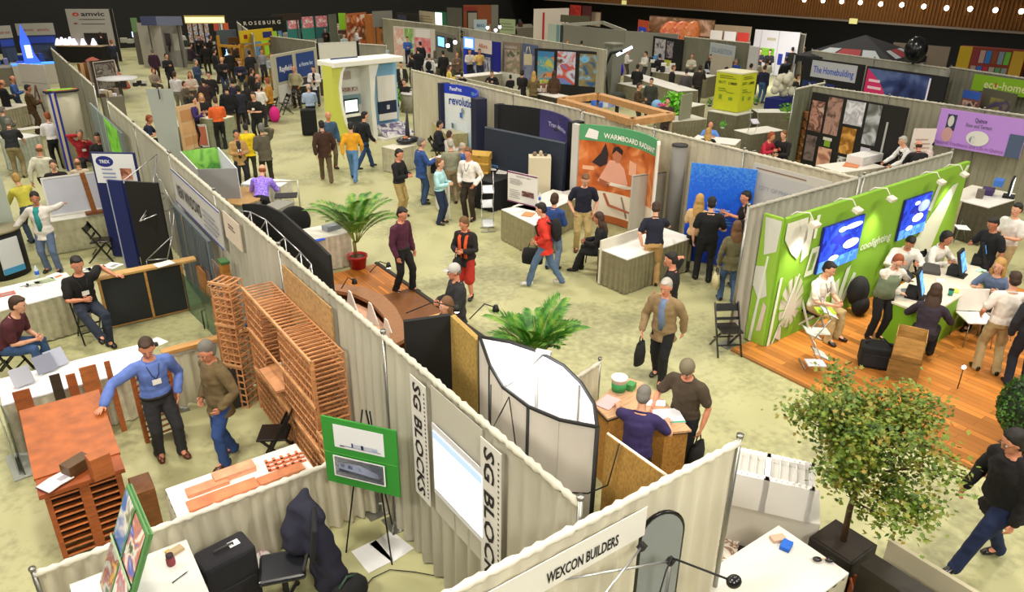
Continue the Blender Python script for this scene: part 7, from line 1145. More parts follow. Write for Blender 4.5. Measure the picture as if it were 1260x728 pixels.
for x, y, R, z, l in ((873, 131, .16, .96, 'small round shrub at the left corner of the yellow box'), (906, 137, .16, .96, 'small round shrub at the front corner of the yellow box'), (930, 129, .16, .96, 'small round shrub at the right corner of the yellow box')): q = at(x, y, z); bush(l, (q.x, q.y, z), R, LF, 120, '#4a4438', .1)
bush('bright green potted fern beside the pink flowers in the middle booths', at(827, 160), .6, 'leaf:#3f8a1a:#6ac82a:#a8e04a', 700, '#3a3428', .9); bush('green hanging plant by the seated reader beside the kiosk', at(484, 140), .4, LF, 500, '#dddddd', 1.0); bush('green plant at the left of the short returning drape', at(966, 165), .45, LF, 400, '#4a4438', .9)
bush('small green plant on the white table by the bald man', at(889, 158, .78), .14, 'leaf:#4a9a2a:#6ac83a:#9ae05a', 120, '#dddddd', .08)
# counters in the middle right
TB('long white topped olive counter where the men in white stand', 768, 92, 834, 112, 1.0, 1.0, '#dcd9d2', '#857f66'); TB('white counter running right behind the yellow box', 803, 88, 871, 95, 1.0, 1.0, '#d6d2ca', '#7d775f'); TB('small olive table beside the two crouching visitors', 760, 102, 786, 108, .9, .8, '#cfccc4', '#77735c'); TB('low white stage table behind the yellow box', 838, 134, 868, 128, 1.3, .76, '#e2ded6', '#7f7a62'); TB('long olive skirted counter left of the yellow box stand', 822, 150, 870, 146, .9, .8, '#c9c5b8', '#7a755c')
TB('white brochure table in front of the bald man in blue', 850, 172, 905, 178, .9, .76, '#dfdcd4', '#9a967e'); TB('white table edge behind the seated pair in red and black', 924, 165, 965, 160, .8, .76, '#e0ddd4', '#6a6654'); TB('white counter beside the blue cloth and big paper flower', 933, 138, 985, 138, .7, .9, '#dcdad2', '#6a6650'); TB('small white table with folding items in the middle booths', 660, 115, 684, 120, .8, .76, '#d8d4cc', '#3a3428')
TB('white topped inner counter of the booth behind the blue pop-up screen', 572, 95, 618, 90, .8, 1.0, '#e0dcd2', '#8a8470'); DB('cream low drape around the inner counter booth', at(571, 98, 1.1), at(640, 114, 1.1), 1.1, '#b8b39c', step=.05); B('white pop-up table panel beside the grey cabinet row', 615, 88, 640, 92, 1.0, .02, '#c9c9bc')
r = thing('beam_square', 'open square frame of light wooden beams raised above a booth', 'frame', (13.4, 14.4, 0)); b0 = r.location.copy(); c = [at(x, y, 2.5)-b0 for x, y in ((690, 124), (736, 118), (826, 143), (778, 150))]
for i in range(4): m = MB(); m.bar(c[i], c[(i+1) % 4], .24, .16, 'wood:#b98a58:x'); m.build('beam', r)
for p in c: m = MB(); m.tube([(p.x, p.y, 0), (p.x, p.y, 2.5)], .04, '#8a7a5a', 6); m.build('post', r)
goods('blue and violet goods on the table inside the wooden beam frame', 745, 130, .8, ['#3a6ad0', '#8a94c8', '#c8ccd8', '#5a8ae0'], 7, .7, 7, .25); r = thing('dark_plant', 'dark round shrub inside the wooden beam frame', 'plant', at(758, 150)); m = MB(); m.ell((0, 0, .95), (.36, .34, .28), '#1c2412', 12, 8); m.build('crown', r); m = MB(); m.tube([(0, 0, 0), (0, 0, .75)], .08, '#2a241c', 8); m.build('stem', r)
r = thing('balloon', 'small pale blue round ball beside the wooden beam frame', 'ball', at(808, 129, 1.0)-V((0, 0, .2))); m = MB(); m.ell((0, 0, .2), (.2, .2, .2), '#7aa8d8', 14, 10); m.build('ball_skin', r)
r = thing('flower_pot', 'pot of pink flowers left of the bright green fern', 'flowers', at(815, 135, .9)-V((0, 0, .1))); m = MB(); m.lathe([(.08, 0), (.1, .15)], '#5a4030', 12); m.build('pot', r); m = MB(); rr = random.Random(2)
for i in range(12): m.ell((rr.uniform(-.14, .14), rr.uniform(-.14, .14), .22+rr.uniform(0, .12)), (.05, .05, .04), '#d0447a', 6, 4)
m.build('blossoms', r)
B('grey easel board standing before the long olive counter', 839, 117, 852, 114, 1.7, .7, '#8a8c78', (), name='easel_board', cat='board'); litrack('tall literature stand with white and violet sheets beside the yellow box', at(921, 190), -.4, hgt=1.4, face='#c8c4d4'); litrack('small literature stand with dark sheets at the far counter', at(866, 112), -.2, hgt=1.2, face='#b0b0b8')
r = thing('paper_flower', 'big white puffy paper figure above a dark blue cloth stand', 'figure', at(958, 150)); m = MB(); rr = random.Random(3); m.box((-.6, -.4, 0), (.6, .4, 1.0), 'cloth:#0c1a6a'); m.build('blue_cloth', r); m = MB()
for i in range(14): m.ell((rr.uniform(-.4, .4), rr.uniform(-.2, .2), 1.15+rr.uniform(0, .7)), (.2, .16, .2), '#cfcbb8', 8, 6)
m.build('puffs', r)
for x, y, a, l in ((940, 160, .3, 'left'), (955, 163, 2.0, 'right')): folding_chair('dark folding chair under the counter by the blue cloth stand, %s one' % l, at(x, y), a)
r = thing('cupboard_table', 'round skirted drum table beside the seated reader at the kiosk', 'table', at(508, 137)); m = MB(); m.tube([(0, 0, 0), (0, 0, .76)], .5, 'cloth:#8a8674', 20); m.build('skirt', r); m = MB(); m.tube([(0, 0, .76), (0, 0, .79)], .52, '#c9c8c4', 20); m.build('tabletop', r)
TB('pale counter in front of the man in the denim jacket', 545, 204, 585, 190, .8, .9, '#dcd8cc', '#a49c80'); TB('tan skirted table end left of the blue pop-up screen', 532, 150, 549, 165, .7, .9, '#c4be9e', '#b5a878'); TB('pale table under the black scanner near the aisle', 486, 184, 512, 178, .6, .76, '#cfcab8', '#b5b096'); r = thing('scanner', 'black machine with raised thin arm on the pale aisle table', 'machine', at(502, 176, .765)); m = MB(); m.ell((0, 0, .1), (.4, .25, .12), 'gloss:#1c1c20', 12, 8); m.build('machine_body', r); m = MB(); m.tube([(0, 0, .15), (.05, .1, .45), (.2, .35, 1.0)], [.08, .07, .02], '#1a1a1e', 6); m.build('arm', r); m = MB(); m.ell((-.12, -.1, .2), (.1, .06, .05), '#b86a4a', 8, 6); m.build('red_part', r)
B('white front panel of the pale counter by the denim jacket man', 536, 215, 552, 228, .9, .02, '#d8d4c4')
TB('grey skirted table beside the seated man in navy behind the drape', 190, 150, 205, 158, .8, .8, '#c9c7c0', '#9a988c'); goods('bright small lamps and goods along the drape beside the glass panels', 137, 118, 1.0, ['#e8e8f8', '#8a7a68', '#5a4a3c', '#c8b8a0'], 9, .35, 4, .16); goods('clutter of dark goods on the counters below the letter sign', 360, 46, .8, ['#2a2624', '#6a5a50', '#3a3038', '#a8a49c'], 18, 3.0, 8, .4); goods('mixed goods and bags along the counters at the far middle', 640, 32, .9, ['#5a3a2c', '#8a8474', '#2a2a2c', '#3a5a4a', '#a87a5a'], 14, 2.2, 9, .35); goods('dark boxes and displays at the far back behind the chairs', 255, 55, .9, ['#3a4436', '#2a2220', '#8a8a84', '#5a5048', '#b0b4b0'], 16, 2.6, 10, .35); goods('grey boxes on the counter next to the cream backdrop', 168, 52, 1.0, ['#8a8c80', '#b8b8ac', '#6a7468'], 8, .8, 11, .3)
goods('small bright items on the men in white counter', 800, 76, 1.02, ['#6aa0d8', '#e8e4dc', '#d8dce4', '#2a2a2e'], 9, .9, 12, .2); goods('white leaflets and dark tray on the counter before the black framed pictures', 815, 88, 1.02, ['#e6e2da', '#dcd8d0', '#1a1a1e'], 8, .8, 13, .22); goods('white papers and bags on the small booth table by the drape', 670, 112, .8, ['#e6e4e0', '#c8b0a0', '#8a5a4a'], 8, .4, 14, .18)
goods('stacked brown wares on shelves behind the orange kitchen display', 436, 40, 1.0, ['#a85a2c', '#c8a080', '#5a3420', '#d8c8b8'], 12, 1.6, 15, .4); goods('orange and brown wares before the shell displays', 812, 38, 1.4, ['#b8642a', '#6a3a1c', '#d89a4a'], 8, 1.3, 16, .4)
# ================================================================= people: near and middle
p = person
BS = 'cloth:#5a74b8'
p(178, 413, 1.8, 12, ('stand', dict(hl=(-.22, .12, .93), fl=(-.14, .06, 0), fr=(.1, -.06, 0), head=(-14, 26), lean=3)), 'Ls', 'b', '#5f78bf', '#2c2c30', 'man in a blue shirt with lanyard leaning one hand on the plank display', 0, hr=(127, 499, 1.16), nr='down', curl=.15, shoe='#5a2c18', badge=1, skin='r', er=(.8, -.5, .1))
p(253, 417, 1.78, 296, ('pockets', dict(fl=(-.1, .12, 0), fr=(.12, -.12, 0), head=(20, 28))), 'Jm', 'g', '#6b5a3c', '#2f4a86', 'grey haired man in an olive brown jacket beside the low divider', 0, shoe='#4a2a1c', skin='r')
p(18, 363, 1.36, 62, 'sitlean', 'Ss', 'b', '#4a1a24', '#34507c', 'seated man in a maroon polo and jeans by the brochure table', 0, skin='f', fat=.15, who='the man in the maroon polo')
p(94, 323, 1.42, 12, ('cross', dict(pelvis=(0, 0, .6), head=(0, 18))), 'Ss', 'k', '#101010', '#242c3c', 'seated man in black resting an arm on the black panels', 0, hl=(141, 338, 1.0), hr=(102, 369, .9), nl='down', skin='r', badge=1, el=(-.3, -1, .4), who='the seated man in black')
p(40, 236, 1.7, 335, ('talk', dict(head=(25, 15))), 'Jm', 'k', '#d8d2cc', '#5a6a88', 'woman in a white jacket and teal top stretching out both arms', 1, True, 'm', hl=(84, 248, 1.25), hr=(18, 281, .95), front='#2a8a8a', nl='down')
p(493, 254, 1.76, 50, ('stand', dict(fl=(-.12, .12, 0), fr=(.12, -.1, 0), head=(0, 24))), 'Ls', 'k', '#4a1c34', '#121212', 'man in a plum shirt and black trousers on the wooden platform', 0, skin='r')
p(572, 266, 1.66, 335, ('hold', dict(head=(-10, 26))), 'Jm', 'l', '#201818', '#a8281c', 'woman in black jacket, orange scarf and red skirt holding papers', 0, True, 'r', scarf='#d8542a', skirt=1, bag='#101012', bagk='hr', baglabel='black handbag held by the woman with the orange scarf')
p(559, 324, 1.72, 285, 'hold', 'Jc', 'g', '#26262a', '#22242a', 'man in a grey cap and dark jacket with shoulder bag by the tan panel', 0, hat='#b8b4b0', skin='r')
p(549, 366, 1.62, 300, 'hold', 'Ll', 'l', '#3a3430', '#222222', 'brown haired person half hidden behind the tan display panel', 1, True)
p(667, 249, 1.74, 262, ('walk', dict(head=(0, 18), hl=(-.2, .1, 1.0))), 'Js', 'k', '#c83020', '#4f6684', 'man in a red jacket and jeans carrying a black bag and backpack', 0, shoe='#c9c9cc', bag='#121214', bagk='hr', bags=(.42, .32, .16), baglabel='large black bag carried by the man in the red jacket', pack='#151517', packlabel='black backpack worn by the man in the red jacket')
p(683, 238, 1.66, 150, 'hold', 'Jm', 'b', '#24407c', '#6a7c98', 'person in a blue jacket standing just behind the red jacket man', 1)
p(720, 212, 1.82, 5, ('pockets', dict(head=(8, 32), hl=(-.22, .1, .9))), 'Ss', 'l', '#14172a', '#b8a26c', 'man in a navy polo and khaki trousers by the photo wall', 0, shoe='#5a2c1c', fat=.1)
p(738, 263, 1.28, 265, ('sit', dict(head=(0, 18), fl=(-.08, .55, 0), fr=(.08, .45, 0))), 'Ll', 'b', '#141216', '#121214', 'seated woman in black with long brown hair reading', 0, True, 'm', chair=0)
p(808, 246, 1.72, 188, ('lean', dict(lean=20, pelvis=(0, 0, .93), head=(0, 20))), 'Ss', 'b', '#14172a', '#b8925e', 'man in a navy polo seen from behind leaning on the skirted table', 0, hl=(790, 302, .84), hr=(826, 284, .84), nl='down', nr='down', fat=.1)
p(828, 310, 1.7, 265, ('phone', dict(head=(0, 18))), 'Ss', 'k', '#16161a', '#1a1a1e', 'balding man in a black polo touching his face behind the blazer man', 1, skin='r')
p(821, 342, 1.76, 340, ('walk', dict(fl=(-.1, .12, 0), fr=(.1, -.15, 0), head=(0, 16))), 'Js', 'w', '#8a7352', '#0f0f12', 'grey haired man in a tan blazer carrying a black bag across the aisle', 0, front='#6a7c9c', bag='#111112', bagk='hr', bags=(.3, .34, .12), baglabel='black shoulder bag carried by the tan blazer man', skin='r')
p(862, 239, 1.7, 170, 'hold', 'Sl', 'y', '#c8a878', '#1a1a1e', 'blonde woman in front of the blue banner', 1, True)
p(877, 242, 1.78, 182, ('stand2', {}), 'Ss', 'k', '#0d0d0f', '#101013', 'broad man in a black shirt seen from behind in the standing group', 1, fat=.25)
p(919, 235, 1.76, 300, ('talk', {}), 'Ss', 'k', '#151318', '#16161a', 'balding bearded man in black explaining at the blue banner', 1, skin='r', hl=(893, 262, 1.25))
p(922, 251, 1.74, 200, ('stand', {}), 'Ss', 'k', '#0f0f11', '#3a4c6a', 'man in a black tee and jeans nearest the green wall', 1, fat=.1)
p(908, 272, 1.62, 195, ('stand2', {}), 'Jl', 'l', '#6a6448', '#4a648c', 'woman with long hair and a cream shoulder bag seen from behind', 1, True, bag='#c9bd94', bagk='hl', baglabel='cream shoulder bag of the long haired woman')
p(848, 437, 1.76, 335, ('talk', dict(head=(12, 34), lean=5)), 'Sh', 'k', '#453a2c', '#14161c', 'man in a knitted beanie and brown polo at the tan desk', 0, hr=(803, 500, 1.06), hat='#6f6650', skin='r', bag='#0f0f10', bagk='hl', baglabel='black plastic bag held by the beanie man', fat=.12)
p(793, 473, 1.66, 172, ('lean', dict(lean=14, pelvis=(0, 0, .92), head=(0, 26))), 'Ss', 'g', '#33285a', '#14141c', 'balding man in a purple shirt leaning on the tan desk seen from behind', 0, hl=(760, 500, 1.05), hr=(822, 520, 1.05), nl='down', nr='down', fat=.2)
p(1256, 528, 1.8, 322, ('walk', dict(fl=(-.06, .42, .0), fr=(.1, -.3, .03), hl=(-.26, .1, .82), head=(-10, 22), lean=6)), 'Jm', 'k', '#121012', '#16254a', 'large man in a black jacket and jeans striding in the lower right corner', 0, glasses=1, skin='r', fat=.3, shoe='#17171a')
# green stand
p(1020, 326, 1.34, 60, ('sit', dict(head=(0, 20))), 'Ss', 'k', '#e0dcd4', '#b09a6c', 'seated man in a white shirt and khaki trousers against the green wall', 0, z0=.036, badge=1, who='the seated man in white by the green wall', chc='#b9b6ae')
p(1107, 313, 1.66, 35, ('lean', dict(lean=12, pelvis=(0, 0, .93), head=(-20, 30))), 'Lm', 'r', '#e2ded6', '#111114', 'red haired woman in a sage vest leaning on the green counter', 0, True, 'f', hl=(1121, 352, .88), hr=(1107, 364, .88), nl='down', nr='down', apron='#77866c', z0=.036)
p(1121, 291, 1.34, 20, ('desk', dict(head=(0, 34))), 'Ls', 'k', '#e2ddd8', '#3a3a40', 'seated man in white bent over papers at the green counter', 1, skin='r', z0=.036, who='the man in white bent over papers')
p(1166, 288, 1.36, 60, ('desk', {}), 'Lm', 'k', '#ddd8d0', '#2a2a30', 'person with curly black hair in white at the green counter', 1, True, 'm', z0=.036, who='the curly haired person in white')
p(1153, 353, 1.3, 178, ('desk', dict(head=(0, 10))), 'Ll', 'b', '#2e2430', '#1c1a20', 'woman in dark brown seated with her back to the aisle at the counter', 0, True, 'f', z0=.036, chair=0)
p(1226, 268, 1.74, 320, ('talk', dict(head=(0, 30))), 'Ss', 'k', '#0f1114', '#16161a', 'man in a black polo with orange mark standing by the far touch screen', 1, skin='m', z0=.036)
p(1253, 252, 1.76, 330, ('hold', {}), 'Ss', 'k', '#d8d4cf', '#b09a70', 'man in a white polo at the right margin behind the black polo man', 1, z0=.036)
p(1231, 322, 1.34, 345, ('desk', dict(head=(0, 8))), 'Sl', 'y', '#5a6a88', '#2a2420', 'blonde girl in grey blue seated at the end of the counter', 0, True, 'f', z0=.036, who='the blonde girl')
p(1251, 336, 1.74, 205, ('stand2', dict(hl=(-.25, .18, .95))), 'Ss', 'b', '#e0dad2', '#a8946a', 'man in a white tee and khaki trousers standing with his back to us', 0, z0=.036, fat=.1, s=.98)
p(1290, 350, 1.74, 200, 'stand', 'Ls', 'k', '#20242c', '#141a28', 'person in dark trousers cut by the right margin', 1, z0=.036)
# middle left of the blue screen
p(490, 183, 1.76, 60, ('hold', dict(head=(0, 18))), 'Ls', 'k', '#121215', '#a8925c', 'man in a black shirt and khaki trousers standing alone in the aisle', 0, skin='r')
p(518, 170, 1.76, 110, ('talk', {}), 'Js', 'g', '#2a4a86', '#2c4468', 'grey haired man in a denim jacket with a black shoulder bag', 1, bag='#141416', bagk='hr', baglabel='black shoulder bag hanging by the denim jacket man')
p(541, 195, 1.64, 65, ('hold', {}), 'Lm', 'l', '#a8d4da', '#1c2c48', 'woman in a pale aqua top and navy jeans holding a booklet', 0, True)
p(554, 171, 1.74, 200, ('hold', {}), 'Ls', 'w', '#8a8a74', '#8a7a5c', 'white haired man in a sage sweater between two visitors', 1, fat=.1)
p(576, 182, 1.82, 330, ('pockets', {}), 'Ls', 'l', '#e6e0dc', '#33281e', 'man in a white shirt with lanyard and dark brown trousers', 0, badge=1, skin='r')
p(541, 150, 1.34, 80, 'sit', 'Js', 'k', '#1a1c26', '#1a1c26', 'man in a dark suit seated by the pale counter', 1, who='the man in the dark suit at the pale counter')
p(553, 161, 1.5, 120, 'hold', 'Lm', 'b', '#c8c4bc', '#333333', 'brown haired person in white behind the sage sweater man', 1)
p(569, 176, 1.5, 90, 'hold', 'Ls', 'w', '#3f64b0', '#333333', 'person in light blue bending behind the pale counter', 1)
# aisle left middle
p(395, 148, 1.78, 185, ('walk', {}), 'Js', 'k', '#3c2418', '#5a4a34', 'man in a dark brown jacket walking away down the aisle', 1, shoe='#6a4020')
p(403, 137, 1.78, 20, ('stand', {}), 'Lb', 'g', '#3a5670', '#6a5c48', 'balding man in a slate blue shirt facing the brown jacket man', 1, skin='r')
p(431, 150, 1.72, 170, ('walk', {}), 'Ls', 'k', '#d89a1e', '#5a82b0', 'person in a golden yellow top and light jeans walking past the kiosk', 1)
p(448, 137, 1.78, 120, ('walk', {}), 'Js', 'k', '#121218', '#24406a', 'man in a black jacket and blue jeans beside the kiosk', 1)
p(321, 152, 1.76, 190, ('phone', {}), 'Jm', 'g', '#5c5648', '#2a2418', 'grey haired man in a long grey coat standing in the left aisle', 1)
p(290, 160, 1.66, 10, ('hold', {}), 'Jm', 'k', '#b08c58', '#20202c', 'woman in a tan coat with badge facing us near the curved desk', 1, True, 'r', badge=1, front='#2a2a2c')
p(301, 150, 1.62, 180, ('lean', dict(lean=14)), 'Js', 'k', '#e0c010', '#3a3a30', 'person in a bright yellow jacket bending behind the tan coat woman', 1, fat=.2)
p(324, 217, 1.3, 165, ('lean', dict(lean=40, pelvis=(0, -.1, .9))), 'Lb', 'r', 'pic:#6a4ad8:#a88af0:#4a2ac8:26', '#1a1a22', 'person in a bright violet patterned shirt bent over the curved desk', 1, s=1.0)
p(264, 119, 1.76, 190, ('hold', {}), 'Ls', 'b', '#d8602a', '#0f0e10', 'man in a bright orange shirt and black trousers at a counter', 1, badge=0)
p(237, 119, 1.7, 70, ('hold', {}), 'Lm', 'k', '#3a2a68', '#14141a', 'person in a violet shirt facing the orange shirt man', 1); p(247, 115, 1.64, 10, 'hold', 'Sl', 'y', '#1a1a1c', '#222222', 'blonde woman in black behind the orange shirt counter', 1, True)
p(278, 104, 1.78, 175, 'stand', 'Js', 'k', '#0f1016', '#8a7a58', 'man in a black jacket and khaki trousers right of the orange shirt man', 1, fat=.15); p(285, 96, 1.76, 200, 'hold', 'Ls', 'k', '#24243c', '#6a5a44', 'man in a dark navy shirt just behind the black jacket man', 1)
p(214, 88, 1.72, 150, 'hold', 'Ls', 'b', '#cfcbd0', '#7a7468', 'man in a pale white shirt behind the grey banner top', 1); p(233, 88, 1.66, 0, 'hold', 'Ll', 'l', '#c8b8a8', '#5a4a40', 'woman in a floral cream blouse facing the pale shirt man', 1, True, 'r'); p(249, 96, 1.66, 200, 'talk', 'Js', 'k', '#3a2428', '#2a2224', 'person in a dark burgundy jacket left of the orange shirt man', 1); p(226, 100, 1.5, 60, 'hold', 'Lm', 'b', '#5a5040', '#333333', 'short brown haired person behind the grey banner', 2)
p(311, 113, 1.76, 330, ('hold', {}), 'Ss', 'b', '#14120f', '#121212', 'man in a black polo with badge near the yellow jacket', 1, badge=1); p(316, 91, 1.74, 100, 'talk', 'Sb', 'g', '#121014', '#1a1a1c', 'bald man in black below the yellow timber booth', 1, skin='r'); p(318, 103, 1.64, 150, 'hold', 'Ls', 'k', '#e0dcd8', '#2a2a30', 'person in a white shirt behind the black polo man', 1)
p(302, 101, 1.62, 200, 'stand', 'Jl', 'k', '#1c1818', '#22222c', 'woman with long dark hair in black in the left crowd', 1, True); p(328, 96, 1.68, 250, 'stand', 'Jm', 'r', '#b8802a', '#3a3a24', 'woman in an ochre vest beside the pink bag', 1, True)
p(361, 81, 1.78, 340, 'pockets', 'Lb', 'l', '#a8a080', '#3a2c1c', 'balding man in a sand shirt before the blue banners', 1, skin='r'); p(385, 81, 1.74, 350, 'hold', 'Js', 'k', '#d8d4d4', '#2c2c34', 'man in white with a black vest front before the blue banners', 1, front='#17171c'); p(379, 103, 1.74, 185, 'hold', 'Lb', 'w', '#a8bcdc', '#0e0e10', 'white haired man in a light blue shirt with a rolling case', 1)
p(497, 98, 1.3, 330, 'cross', 'Ls', 'b', '#181418', '#1c1c22', 'seated reader in black beside the kiosk', 1, who='the seated reader'); p(493, 76, 1.74, 5, 'stand', 'Js', 'k', '#26241e', '#1c1a18', 'man in a dark suit and tie right of the kiosk', 1, front='#c8c8c0'); p(506, 65, 1.74, 240, 'hold', 'Jm', 'b', '#16141a', '#6a6048', 'person in black with a dark shoulder bag near the suited man', 1); p(514, 58, 1.78, 200, 'stand', 'Js', 'k', '#12141c', '#2a2a2c', 'tall man in black behind the suited man', 2)
p(501, 45, 1.74, 5, 'hold', 'Ls', 'k', '#3a64b0', '#1c2440', 'man in a bright blue shirt at the pink booth', 1); p(517, 51, 1.78, 200, 'stand', 'Ls', 'k', '#101218', '#16161c', 'man in black facing the blue shirt man', 2); p(528, 66, 1.74, 170, 'stand', 'Ls', 'b', '#d8d8dc', '#1a2238', 'person in white wearing a black backpack in the far aisle', 1, pack='#101014', packlabel='black backpack on the person in white in the far aisle')
p(553, 80, 1.6, 100, 'hold', 'Ls', 'b', '#d8c060', '#5a5648', 'person in a pale yellow shirt by the grey counter', 1); p(578, 60, 1.74, 10, 'hold', 'Ls', 'b', '#cfc8c0', '#1a1a24', 'person in white inside the blue lit booth', 1); p(590, 60, 1.74, 15, 'talk', 'Ss', 'b', '#d8b868', '#242c4a', 'man in a butter yellow shirt inside the blue lit booth', 1, skin='r'); p(605, 87, 1.32, 340, 'desk', 'Js', 'k', '#12121c', '#22222a', 'person in dark navy seated at the inner booth counter', 1, chair=0); p(568, 89, 1.4, 200, 'hold', 'Lm', 'k', '#141418', '#222222', 'dark haired person left of the inner booth counter', 2); p(628, 92, 1.3, 200, 'hold', 'Jm', 'k', '#131318', '#222222', 'dark figure at the right end of the inner booth', 2)
# left crowd
p(8, 143, 1.76, 165, ('lean', dict(lean=18)), 'Ss', 'g', '#1c1e20', '#8a7c5c', 'man in a charcoal shirt and khaki trousers leaning on the blue edged counter', 1, fat=.1); p(57, 138, 1.72, 190, 'hold', 'Ls', 'r', '#dcd8dc', '#121214', 'person in a white shirt and black trousers by the blue panel', 1); p(33, 104, 1.76, 100, 'hold', 'Js', 'k', '#4a3618', '#4a3820', 'man in a brown jacket before the white slatted wall', 1, skin='m')
p(14, 93, 1.74, 80, 'hold', 'Lb', 'l', '#3a5a98', '#33405a', 'man in a medium blue shirt at the left margin', 1, skin='r'); p(1, 98, 1.74, 110, 'hold', 'Jb', 'l', '#14161c', '#1c1c24', 'balding man in black at the left margin', 1, skin='r'); p(2, 131, 1.6, 130, 'hold', 'Ls', 'g', '#5a6058', '#4a4a44', 'grey haired head at the left margin above the charcoal shirt man', 2)
p(47, 177, 1.74, 150, ('walk', {}), 'Lb', 'l', '#cfcdb8', '#1a181c', 'bald man in a cream shirt walking behind the framed board', 1, skin='r'); p(64, 197, 1.6, 0, 'stand', 'Lm', 'b', '#241c1c', '#1c181a', 'dark haired figure behind the big framed board', 1); p(94, 195, 1.45, 180, 'hold', 'Lb', 'l', '#c8b8a0', '#333333', 'bald head showing over the top of the framed board', 1, skin='r'); p(17, 210, 1.62, 200, ('lean', dict(lean=20)), 'Ls', 'y', '#c9c04a', '#3c4a5c', 'person in a pale yellow shirt bending at the left margin', 1)
p(97, 161, 1.34, 10, ('phone', dict(pelvis=(0, 0, .53), fl=(-.14, .42, 0), fr=(.14, .42, 0), hr=(.1, .1, 1.2))), 'Jm', 'g', '#9a1a24', '#1c1c22', 'person in a red jacket seated with a hand at the ear', 1, True, 'r', badge=1, chair=0); p(119, 165, 1.34, 350, 'sit', 'Js', 'k', '#17151a', '#17151a', 'man in black with badge seated next to the red jacket', 1, skin='r', badge=1, chair=0)
p(183, 142, 1.34, 80, 'desk', 'Ss', 'r', '#141e3a', '#222230', 'young person in navy seated behind the drape at a grey table', 1, skin='r', chair=0)
p(182, 33, 1.76, 230, 'hold', 'Jl', 'k', '#100e12', '#121014', 'woman in black before the cream backdrop', 2, True); p(187, 60, 1.66, 160, 'stand', 'Jm', 'g', '#3a1c34', '#2a1c28', 'person in plum carrying a dark bag in the far left aisle', 2); p(222, 37, 1.76, 160, 'hold', 'Ls', 'b', '#d4d0cc', '#141418', 'man in white and black at the grey picture panel', 2); p(136, 49, 1.74, 200, 'hold', 'Ls', 'r', '#1c2234', '#242430', 'person in navy beside the long black counter', 2); p(123, 40, 1.74, 190, 'hold', 'Ls', 'b', '#141418', '#2a2a30', 'dark figure in front of the tall lettered panel', 2)
p(188, 85, 1.2, 30, 'sit', 'Lm', 'r', '#8a7a6a', '#4a4038', 'person with reddish hair sitting low in the far left aisle', 2, chair=0); p(233, 50, 1.6, 120, 'sit', 'Js', 'k', '#2c1c2c', '#222228', 'person in dark purple seated at the far back', 2, chair=0, s=1.1)
for x, y, f, st, h, t, b_, l in ((240, 73, 60, 'Jm', 'g', '#2c3c5c', '#2a3038', 'person in steel blue bending in the left crowd'), (251, 52, 190, 'Ls', 'k', '#18161a', '#2a2420', 'person in black with green tray at the back of the left crowd'), (272, 70, 20, 'Jb', 'l', '#101014', '#2c3a58', 'bald man in a black jacket and jeans in the left crowd'), (294, 73, 350, 'Js', 'l', '#141a30', '#7a7458', 'man in dark navy with a badge in the left crowd'), (263, 60, 100, 'Jm', 'k', '#221c20', '#241c1c', 'dark figure left of the bald man in the crowd'), (281, 60, 200, 'Jm', 'b', '#1a181a', '#222226', 'dark figure right of the bald man in the crowd'), (288, 53, 90, 'Ls', 'k', '#3a2c24', '#2a2420', 'brown clothed figure below the lit partition screen'), (333, 66, 20, 'Lm', 'r', '#8a9098', '#8a7040', 'person in grey beside the yellow timber post'), (439, 35, 90, 'Ls', 'k', '#c8ccd8', '#4a3a34', 'person in pale blue at the orange kitchen display'), (333, 30, 0, 'Ls', 'k', '#16140f', '#222222', 'dark figure before the lime panel at the far back'), (473, 54, 200, 'Ls', 'b', '#a8b4c4', '#444444', 'person in pale grey behind the kiosk roof'), (423, 41, 30, 'Ls', 'k', '#9ab0b0', '#444444', 'person in mint at the far kitchen display')):
    p(x, y, 1.74, f, 'hold', st, h, t, b_, l, 2)
